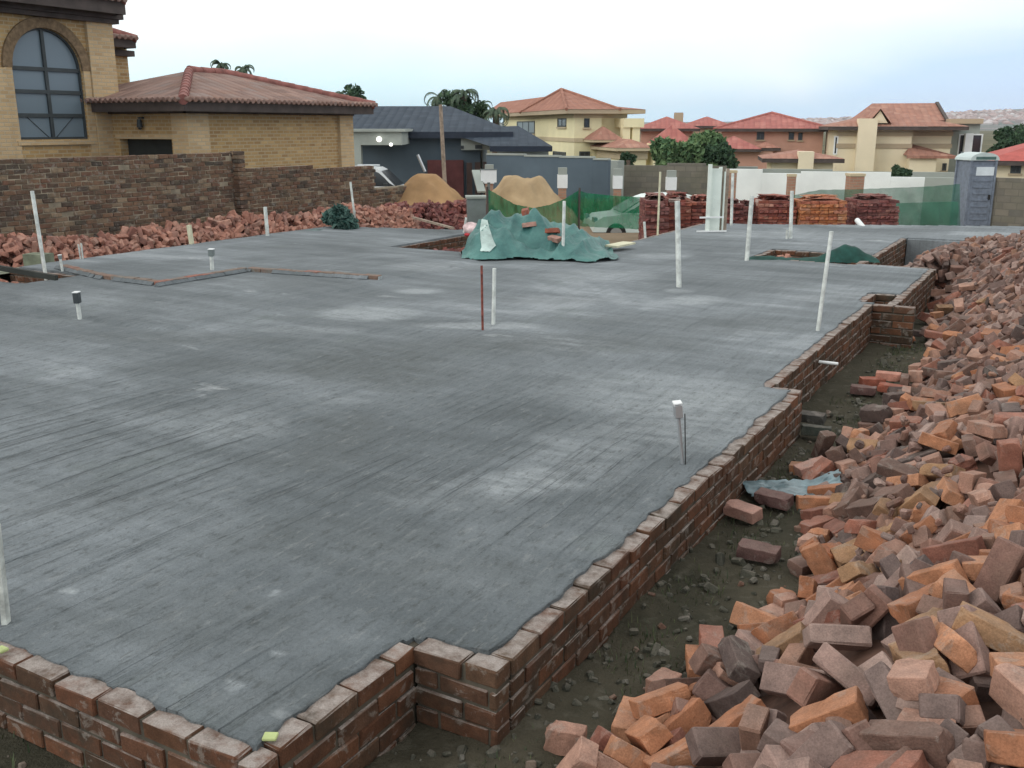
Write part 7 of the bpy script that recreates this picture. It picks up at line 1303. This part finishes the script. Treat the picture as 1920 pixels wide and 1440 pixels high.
# rubble row at the garden wall (hundreds of small broken bricks)
def rubble(name, label, pts, n, hgt, wid, seed, mat, size=1.0, cross=None):
    rnd = random.Random(seed); mb = MB()
    for i in range(n):
        t = rnd.random()*(len(pts)-1); k = int(t); p = Vector(pts[k]).lerp(Vector(pts[k+1]), t-k)
        s = rnd.uniform(-1, 1); hh = hgt*(1-abs(s)**1.6)*(1+.35*noise.noise(Vector((t*2.0, 3, seed))))
        q = Quaternion((rnd.gauss(0, 1), rnd.gauss(0, 1), rnd.gauss(0, 1), rnd.gauss(0, 1))).normalized()
        vs, fs = bevel_box(rnd.choice((.222, .16, .12))*size, .106*size, .075*size, .008, rnd)
        nrm = Vector((1, 0, 0)) if cross is None else Vector(cross)
        c = p+nrm*(s*wid); z = p.z+hh*(1-rnd.random()**2.2*.7)
        vs = [Vector((v.x*(1+.25*rnd.random()), v.y, v.z)) for v in vs]
        mb.add([Vector((c.x, c.y, z))+q@v for v in vs], fs)
    o = mb.build(name, mat); tag(o, label, 'brick rubble', kind='stuff'); return o
rubble('brick_rubble', 'long row of broken red bricks at the foot of the garden wall', [(-14.85, 6.5, -.45), (-14.85, 9, -.42), (-14.8, 12, -.42), (-14.6, 15, -.42), (-14.3, 18, -.42), (-13.9, 19, -.5)], 3000, .60, .60, 5, m_clay_red)
rubble('brick_rubble', 'purple brown heap of broken bricks against the low end of the garden wall', [(-14.3, 18.8, -.45), (-13.6, 20.6, -.5), (-12.9, 21.4, -.6)], 900, .62, .8, 6, m_stack_d, cross=(.5, -.4, 0))
rubble('brick_rubble', 'dusty purple brown bricks spilling around the far corner of the slab beside the long heap', [(-1.75, 15.7, -.5), (-1.6, 17.2, -.5), (-1.1, 18.9, -.45)], 800, .62, .75, 12, m_rest)
rubble('brick_rubble', 'dark broken bricks lying in the slab courtyard pit', [(-9.6, 14.2, -.35), (-9.2, 15.6, -.35), (-8.8, 16.8, -.4)], 160, .2, .5, 7, m_stack_d)
rubble('brick_rubble', 'bits of broken brick in the narrow trench by the far slab', [(-4.2, 15.9, -.22), (-3, 15.9, -.22)], 70, .12, .15, 8, m_clay_red, cross=(0, 1, 0))
rubble('brick_rubble', 'brick bits in the pit at the left slab edge', [(-13.2, 8.1, -.38), (-11.9, 8.1, -.38)], 90, .18, .3, 9, m_clay_red, cross=(0, 1, 0))
# gravel and clods in the alley, weeds
mb = MB(); rnd = random.Random(31)
for i in range(900):
    y = rnd.random()**1.4*11+1.4; x = rnd.uniform(-1.68, interp(y, FOOT)+.35)
    if y < 2.8: x = rnd.uniform(-2.2, -1.0)
    s = rnd.uniform(.004, .022)*(1.4 if rnd.random() < .06 else 1); z = gz(x, y)+.035*noise.noise(Vector((x*2.1, y*2.1, 0)))+.018*noise.noise(Vector((x*7, y*7, 3)))
    q = Quaternion((rnd.gauss(0, 1), rnd.gauss(0, 1), rnd.gauss(0, 1), rnd.gauss(0, 1))).normalized(); vs, fs = bevel_box(s*2, s*1.5, s*1.1, s*.3, rnd); mb.add([Vector((x, y, z+s*.2))+q@v for v in vs], fs)
for i in range(260):                      # clods, brick bits and mortar droppings
    y = rnd.random()**1.3*11+1.6; x = rnd.uniform(-1.66 if y > 2.8 else -2.0, interp(y, FOOT)+.2); s = rnd.uniform(.015, .045); z = gz(x, y)
    q = Quaternion((rnd.gauss(0, 1), rnd.gauss(0, 1), rnd.gauss(0, 1), rnd.gauss(0, 1))).normalized(); vs, fs = bevel_box(s*2, s*rnd.uniform(1, 1.7), s, s*.25, rnd); mb.add([Vector((x, y, z))+q@v for v in vs], fs)
for i in range(260):
    x = rnd.uniform(-5.5, -1.6); y = rnd.uniform(1.2, 1.9); s = rnd.uniform(.004, .02); z = gz(x, y)
    q = Quaternion((rnd.gauss(0, 1), rnd.gauss(0, 1), rnd.gauss(0, 1), rnd.gauss(0, 1))).normalized(); vs, fs = bevel_box(s*2, s*1.5, s*1.1, s*.3, rnd); mb.add([Vector((x, y, z))+q@v for v in vs], fs)
mst = clay('alley_stones', 'island', .5, dirtcol=(.08, .08, .06), stops=[(0, (.06, .062, .05)), (.5, (.09, .09, .072)), (.8, (.045, .047, .036)), (.93, (.15, .145, .125)), (1, (.20, .10, .07))])
tag(mb.build('gravel', mst), 'small stones and clods scattered over the alley soil', 'gravel', kind='stuff')
def blades(name, label, spots, n, hgt, mat, seed, wd=.004):
    rnd = random.Random(seed); mb = MB()
    for i in range(n):
        cx, cy, sp = spots[rnd.randrange(len(spots))]; x = cx+rnd.gauss(0, sp); y = cy+rnd.gauss(0, sp)
        if inside(x, y): continue
        z = gz(x, y)-.01; a = rnd.random()*6.28; h = hgt*rnd.uniform(.4, 1.2); ln = h*rnd.uniform(.2, .8); dx, dy = math.cos(a), math.sin(a)
        w0 = wd*rnd.uniform(.7, 1.4); mb.add([(x-dy*w0, y+dx*w0, z), (x+dy*w0, y-dx*w0, z), (x+dx*ln*.4+dy*w0*.7, y+dy*ln*.4-dx*w0*.7, z+h*.65), (x+dx*ln*.4-dy*w0*.7, y+dy*ln*.4+dx*w0*.7, z+h*.65), (x+dx*ln, y+dy*ln, z+h)], [(0, 1, 2, 3), (3, 2, 4)])
    o = mb.build(name, mat, fix=False); tag(o, label, 'weeds', kind='stuff')
m_weed = leafmat('alley_weeds', (.035, .06, .03), (.11, .12, .06)); m_dry = leafmat('dry_veld_grass', (.16, .13, .06), (.10, .13, .05))
rr_ = random.Random(5)
blades('weeds', 'low green weeds in the alley between wall and brick heap', [(rr_.uniform(-1.6, -1.2), rr_.uniform(2.2, 12), .08) for _ in range(70)], 2600, .045, m_weed, 3, .0025)
blades('weeds', 'straggly weeds and straw at the foot of the front wall', [(rr_.uniform(-5, -1.5), rr_.uniform(1.3, 1.85), .12) for _ in range(24)], 1500, .06, m_weed, 4, .003)
sp_ = []
for k in range(60):
    p = P(rr_.uniform(1040, 1330), rr_.uniform(31, 34.5)); sp_.append((p.x, p.y, .35))
blades('dry_grass', 'tall dry yellow green grass along the street walls', sp_, 9000, .6, m_dry, 5, .012)
# blue grey plastic sheet in the alley
mb = MB(); n, m = 26, 16; c = G(1492, 915, -.28); vs = []
for j in range(m+1):
    for i in range(n+1):
        u = -.33+.62*i/n; v = -.13+.28*j/m; edge = .03*noise.noise(Vector((i*.4, j*.4, 2)))
        p = c+RT*(u*(.9+.2*j/m)+edge)+FW*(v+edge); vs.append((p.x, p.y, -.285+.035*noise.noise(Vector((u*7, v*7, 1)))+.03*abs(noise.noise(Vector((u*15, v*6, 4))))+(.07 if i > n*.75 else 0)*(i/n-.75)*4))
mb.add(vs, [(j*(n+1)+i, j*(n+1)+i+1, (j+1)*(n+1)+i+1, (j+1)*(n+1)+i) for j in range(m) for i in range(n)], True)
tag(mb.build('plastic_sheet', plain('blue_grey_plastic_film', (.11, .165, .185), .35, .25, 9, .4, 25, .6), fix=False), 'crumpled blue grey plastic sheet lying at the alley edge of the brick heap', 'plastic sheet')

# ================================================================== PIPES, STAKES, CONDUITS
def pole(name, label, base, topxy, r, mat, cat='pipe', zb=0.0, group=None, n=10):
    b_ = G(*base, zb); D = b_.dot(FW); t_ = PP(topxy[0], topxy[1], D); mb = MB(); mb.tube(b_-(t_-b_).normalized()*.1, t_, r, n=n); o = mb.build(name, mat); tag(o, label, cat, group); return b_, t_, o
GP = 'white pipes standing in the slab'
pole('white_pipe', 'tall thin white pipe leaning left beside the pit at the left slab edge', (85, 513), (60, 358), .026, m_pvc, group=GP)
pole('white_pipe', 'white pipe standing against the rubble in front of the long garden wall', (502, 445), (497, 388), .034, m_pvc, group=GP)
pole('white_pipe', 'slim white pipe at the right end of the garden wall rubble', (667, 425), (657, 341), .022, m_pvc, group=GP)
pole('thin_stake', 'short thin stake leaning beside the slim white pipe near the green bush', (662, 428), (666, 395), .014, m_pvc_dirty, 'stake')
pole('thin_stake', 'thin rusty stake against the garden wall right of the middle white pipe', (592, 405), (589, 354), .012, m_rust, 'stake', zb=-.2)
pole('thin_stake', 'left one of two thin grey stakes leaning together near the left edge', (152, 490), (147, 458), .013, m_pvc_dirty, 'stake')
pole('thin_stake', 'right one of two thin grey stakes leaning together near the left edge', (156, 490), (152, 456), .013, m_pvc_dirty, 'stake')
pole('thin_stake', 'thin rusty red steel rod standing in the middle of the slab', (905, 620), (903, 498), .0125, m_rust, 'stake')
pole('white_pipe', 'white pipe just right of the rusty rod in the middle of the slab', (925, 610), (927, 503), .02, m_pvc, group=GP)
pole('white_pipe', 'white pipe standing in front of the green tarpaulin mound', (1055, 487), (1058, 377), .026, m_pvc, group=GP)
pole('white_pipe', 'thick tall white pipe standing alone right of the tarpaulin', (1273, 540), (1270, 377), .034, m_pvc, group=GP)
pole('white_pipe', 'tall white pipe at the left end of the narrow trench', (1400, 490), (1410, 367), .033, m_pvc, group=GP)
pole('white_pipe', 'white pipe in front of the orange brick stack', (1482, 448), (1485, 358), .033, m_pvc, group=GP)
pole('white_pipe', 'short grey white pipe beside the pipe at the orange brick stack', (1475, 449), (1476, 431), .02, m_pvc_dirty, group=GP)
pole('white_pipe', 'thin white pipe right of the white frame bundle', (1371, 424), (1374, 325), .03, m_pvc, group=GP)
pole('white_pipe', 'long slender white pipe leaning right at the right side of the slab', (1533, 622), (1559, 434), .02, m_pvc, group=GP)
pole('white_pipe', 'short white pipe stub beside the thin cream stake', (1210, 447), (1208, 416), .024, m_pvc, group=GP)
pole('thin_stake', 'tall thin cream stake in front of the first brick stack', (1233, 441), (1238, 322), .02, m_cream_board, 'stake')
b_, t_ = PP(1607, 413, 20.6), PP(1627, 437, 20.0)
mb = MB(); mb.tube(b_, t_, .055); tag(mb.build('white_pipe', m_white), 'fat white pipe offcut tilted near the dark last brick stack', 'pipe', GP)
# plank at the left frame edge
b_ = G(12, 1170, .01); D = b_.dot(FW); t_ = PP(-8, 985, D); mb = MB(); mb.bar(b_, t_, .035, .022); tag(mb.build('white_stake', m_pvc_dirty), 'flat white stake leaning at the left edge of the picture', 'stake')
# short wide cream board
b_ = G(360, 461, 0); D = b_.dot(FW); p = b_; q = PP(354, 422, D)
mb = MB(); mb.bar(b_-(q-b_)*.1, q, .12, .05); tag(mb.build('cream_board', m_cream_board), 'short wide cream board standing at the slab edge before the rubble', 'board')
# conduit risers with junction boxes
def riser(label, base, topxy, w_, hbox, boxmat, pipe_r=.014, lean=0, capm=None, cap_d=1.35):
    b_ = G(*base, .0); D = b_.dot(FW); t_ = PP(topxy[0], topxy[1], D); L = (t_-b_).length
    d = (t_-b_).normalized(); o = thing('conduit_riser', label, 'conduit', b_, YAW, 'conduit risers with boxes'); R3 = Matrix.Rotation(-YAW, 3, 'Z')
    dl = R3@d; mb = MB(); mb.tube(-dl*.06, dl*(L-hbox*.5), pipe_r, n=12); mb.build('conduit', m_alu if boxmat is m_alu else m_pvc, o)
    if hbox:
        q = dl.to_track_quat('Z', 'Y').to_matrix(); bx = MB(); v, f = bevel_box(w_, w_*.8, hbox, .006); bx.add([dl*(L-hbox*.5)+q@u for u in v], f); bo = bx.build('junction_box', boxmat, o)
        mb = MB(); v, f = bevel_box(w_*cap_d*.8, w_*.84, .012, .003); mb.add([dl*(L+.007)+q@u for u in v], f); mb.build('box_lid', capm or m_white, bo)
    return o
ro_ = riser('shiny steel conduit with a square metal box near the right edge of the slab', (1280, 875), (1270, 757), .062, .085, m_alu, .011)
mb = MB(); mb.tube((.018, -.01, -.05), (-.004, -.012, .34), .0035, n=8); mb.build('wire', m_black, ro_)
riser('grey conduit with dark box and white lid on the left part of the slab', (150, 600), (143, 549), .075, .11, m_frame, .022)
riser('white conduit with small dark box behind the zigzag kerb', (398, 510), (396, 468), .09, .09, m_greybox, .027)
riser('short thin white conduit with a little cap near the far left slab edge', (118, 513), (112, 479), .05, .05, m_greybox, .018)
# cast-in sleeve stubs in the wall and small offcuts
mb = MB(); a, c = G(1549, 661, -.10), G(1567, 662, -.10); a = Vector((-1.93, 9.05, -.10)); mb.tube((-1.95, a.y, -.12), (-1.74, a.y-.0, -.12), .015); tag(mb.build('pipe_stub', m_white), 'white pipe stub sticking out of the foundation wall', 'pipe')
mb = MB(); a = PP(1699, 450, 18.6); c = PP(1710, 450, 18.6); mb.tube(a, c, .035); tag(mb.build('pipe_stub', m_white), 'small white pipe stub beyond the far wall corner beside the brick heap', 'pipe')
mb = MB(); p = G(507, 1383, .02); v, f = bevel_box(.048, .04, .012, .003); R3 = Matrix.Rotation(.5, 3, 'Z'); mb.add([Vector((p.x, p.y, .024))+R3@u for u in v], f); tag(mb.build('plastic_spacer', m_yellow), 'small yellow green plastic block on the near corner of the slab', 'spacer')
mb = MB(); p = G(4, 1222, .02); v, f = bevel_box(.045, .035, .014, .004); mb.add([Vector((p.x, p.y, .03))+u for u in v], f); tag(mb.build('plastic_spacer', m_yellow), 'small yellow plastic block on the front wall at the left edge', 'spacer')
# frame bundle (pale boards standing upright with cross pieces)
p = G(1341, 436, 0); D = p.dot(FW); t = thing('frame_bundle', 'bundle of pale door frames and boards standing upright at the far slab edge', 'door frames', (0, 0, 0)); 
def vb(px0, px1, pyt, dd, mat, nm, pyb=434, th=.05):
    a = P((px0+px1)/2, D+dd); w_ = (px1-px0)/F*(D+dd)*1.0; zt = Zpy(pyt, D+dd); zb = Zpy(pyb, D+dd)
    mb = MB(); mb.obox((a.x, a.y, (zt+zb)/2), (w_, th, zt-zb), Matrix.Rotation(YAW, 3, 'Z')); mb.build(nm, mat, t)
m_frame_pale = plain('pale_green_primer', (.68, .74, .68), .6, .06, 3, .05, 20)
vb(1322, 1329, 308, -.08, m_frame_pale, 'frame_stile'); vb(1327, 1347, 316, 0, m_frame_pale, 'frame_panel'); vb(1342, 1348, 313, .08, m_frame_pale, 'frame_stile')
vb(1349, 1351, 318, .1, m_timber, 'timber'); vb(1352, 1355, 322, .06, m_frame_pale, 'frame_stile'); vb(1356, 1361, 316, .22, m_timber, 'timber')
for (a, c) in (((1312, 408), (1357, 407)), ((1306, 434), (1362, 433))):
    mb = MB(); mb.bar(PP(*a, D-.12), PP(*c, D-.12), .03); mb.build('cross_piece', m_white, t)
# net remnant lying over the trench, plank over the left pit
mb = MB(); n = 60; m = 6; vs = []
for i in range(n+1):
    px = 1400+(1640-1400)*i/n; base = G(px, 486, .0); hh = interp(px, [(1400, .05), (1440, .07), (1500, .035), (1535, .06), (1560, .17), (1582, .25), (1600, .22), (1625, .10), (1640, .05)])
    for j in range(m+1):
        s = j/m; v = Vector((base.x, base.y, 0))+FW*(-.25+.5*s); vs.append((v.x, v.y, -.02+hh*math.sin(math.pi*min(1, s*1.05))+.02*noise.noise(Vector((i*.3, j*.5, 1)))))
mb.add(vs, [(i*(m+1)+j, (i+1)*(m+1)+j, (i+1)*(m+1)+j+1, i*(m+1)+j+1) for i in range(n) for j in range(m)], True)
tag(mb.build('netting_strip', plain('dark_green_netting', (.012, .055, .045), .85, .2, 8, .3, 40), fix=False), 'dark green netting bunched along the narrow trench by the far slab', 'net')
mb = MB(); a, c = PP(-30, 497, 11.8), PP(106, 521, 11.35); mb.bar(a, c, .05, .06); tag(mb.build('dark_plank', plain('tarred_plank', (.03, .032, .028), .8, .2, 4, .2, 30)), 'dark plank lying across the pit at the left slab edge', 'plank')
mb = MB(); a = G(75, 505, -.1); mb.obox((a.x, a.y, .0), (.35, .25, .28), Matrix.Rotation(.3, 3, 'Z')); tag(mb.build('concrete_block', m_foot), 'grey concrete lump beside the leaning white pipe at the left pit', 'block')
# cloth / bush at the right end of the rubble and the cement bag
tree('green_bush', 'blue green creeping bush on the rubble at the garden wall', 648, 19.6, 388, 424, 92, leafmat('blue_green_leaves', (.02, .07, .06), (.12, .20, .17)), 14, 1500, cat='bush', zb=-.55, leaf=.085, clumps=12)
mb = MB(); c = PP(884, 429, 17.0); uv_sphere(mb, (0, 0, 0), .155, 16, 10, .75); mb.v = [tuple(Vector(v)*(1+.35*noise.noise(Vector(v)*7))) for v in mb.v]
bag = mb.build('cement_bag', plain('pink_white_sack', (.58, .44, .44), .7, .25, 6, .5, 14)); bag.location = c; tag(bag, 'pink and white sack lying left of the green tarpaulin', 'sack')
mb = MB(); uv_sphere(mb, (0.0, -.11, -.09), .07, 12, 8, .5); r_ = mb.build('red_print', plain('red_print', (.5, .05, .06), .7, .1, 6, .2, 14), bag)
mb = MB(); a, c = PP(870, 436, 17), PP(874, 408, 17); mb.tube(a, c, .02); tag(mb.build('white_stake', m_pvc), 'short white stake beside the pink sack', 'stake')
mb = MB(); c = G(590, 437, -.02); uv_sphere(mb, (0, 0, 0), .2, 14, 8, .45); mb.v = [tuple(Vector(v)*(1+.4*noise.noise(Vector(v)*6))) for v in mb.v]
o = mb.build('grey_cloth', plain('grey_cloth', (.12, .16, .16), .8, .2, 5, .3, 14)); o.location = c; tag(o, 'crumpled grey green cloth lying on the garden wall rubble', 'cloth')
# leftover timber by the slab
mb = MB(); mb.bar(PP(775, 408, 20.5), PP(850, 428, 18.6), .05, .04); tag(mb.build('timber_plank', m_timber), 'long pale plank lying between the dark rubble and the grey bin', 'plank')
mb = MB(); mb.bar(PP(1146, 462, 16), PP(1180, 455, 16.4), .25, .03); tag(mb.build('timber_plank', m_cream_board), 'short pale board on the slab edge right of the tarpaulin', 'plank')

# ================================================================== AIR
mb = MB(); mb.box(-3500, 3500, -400, 3800, -3.2, 90); m_hz = bpy.data.materials.new('haze_air'); m_hz.use_nodes = True; nt = m_hz.node_tree; nt.nodes.clear()
vo = N(nt, 'ShaderNodeVolumePrincipled'); vo.inputs['Density'].default_value = 0.00013; vo.inputs['Color'].default_value = (.88, .94, 1, 1)
oo = N(nt, 'ShaderNodeOutputMaterial'); nt.links.new(vo.outputs[0], oo.inputs['Volume'])
hz = mb.build('haze', m_hz); tag(hz, kind='stuff')
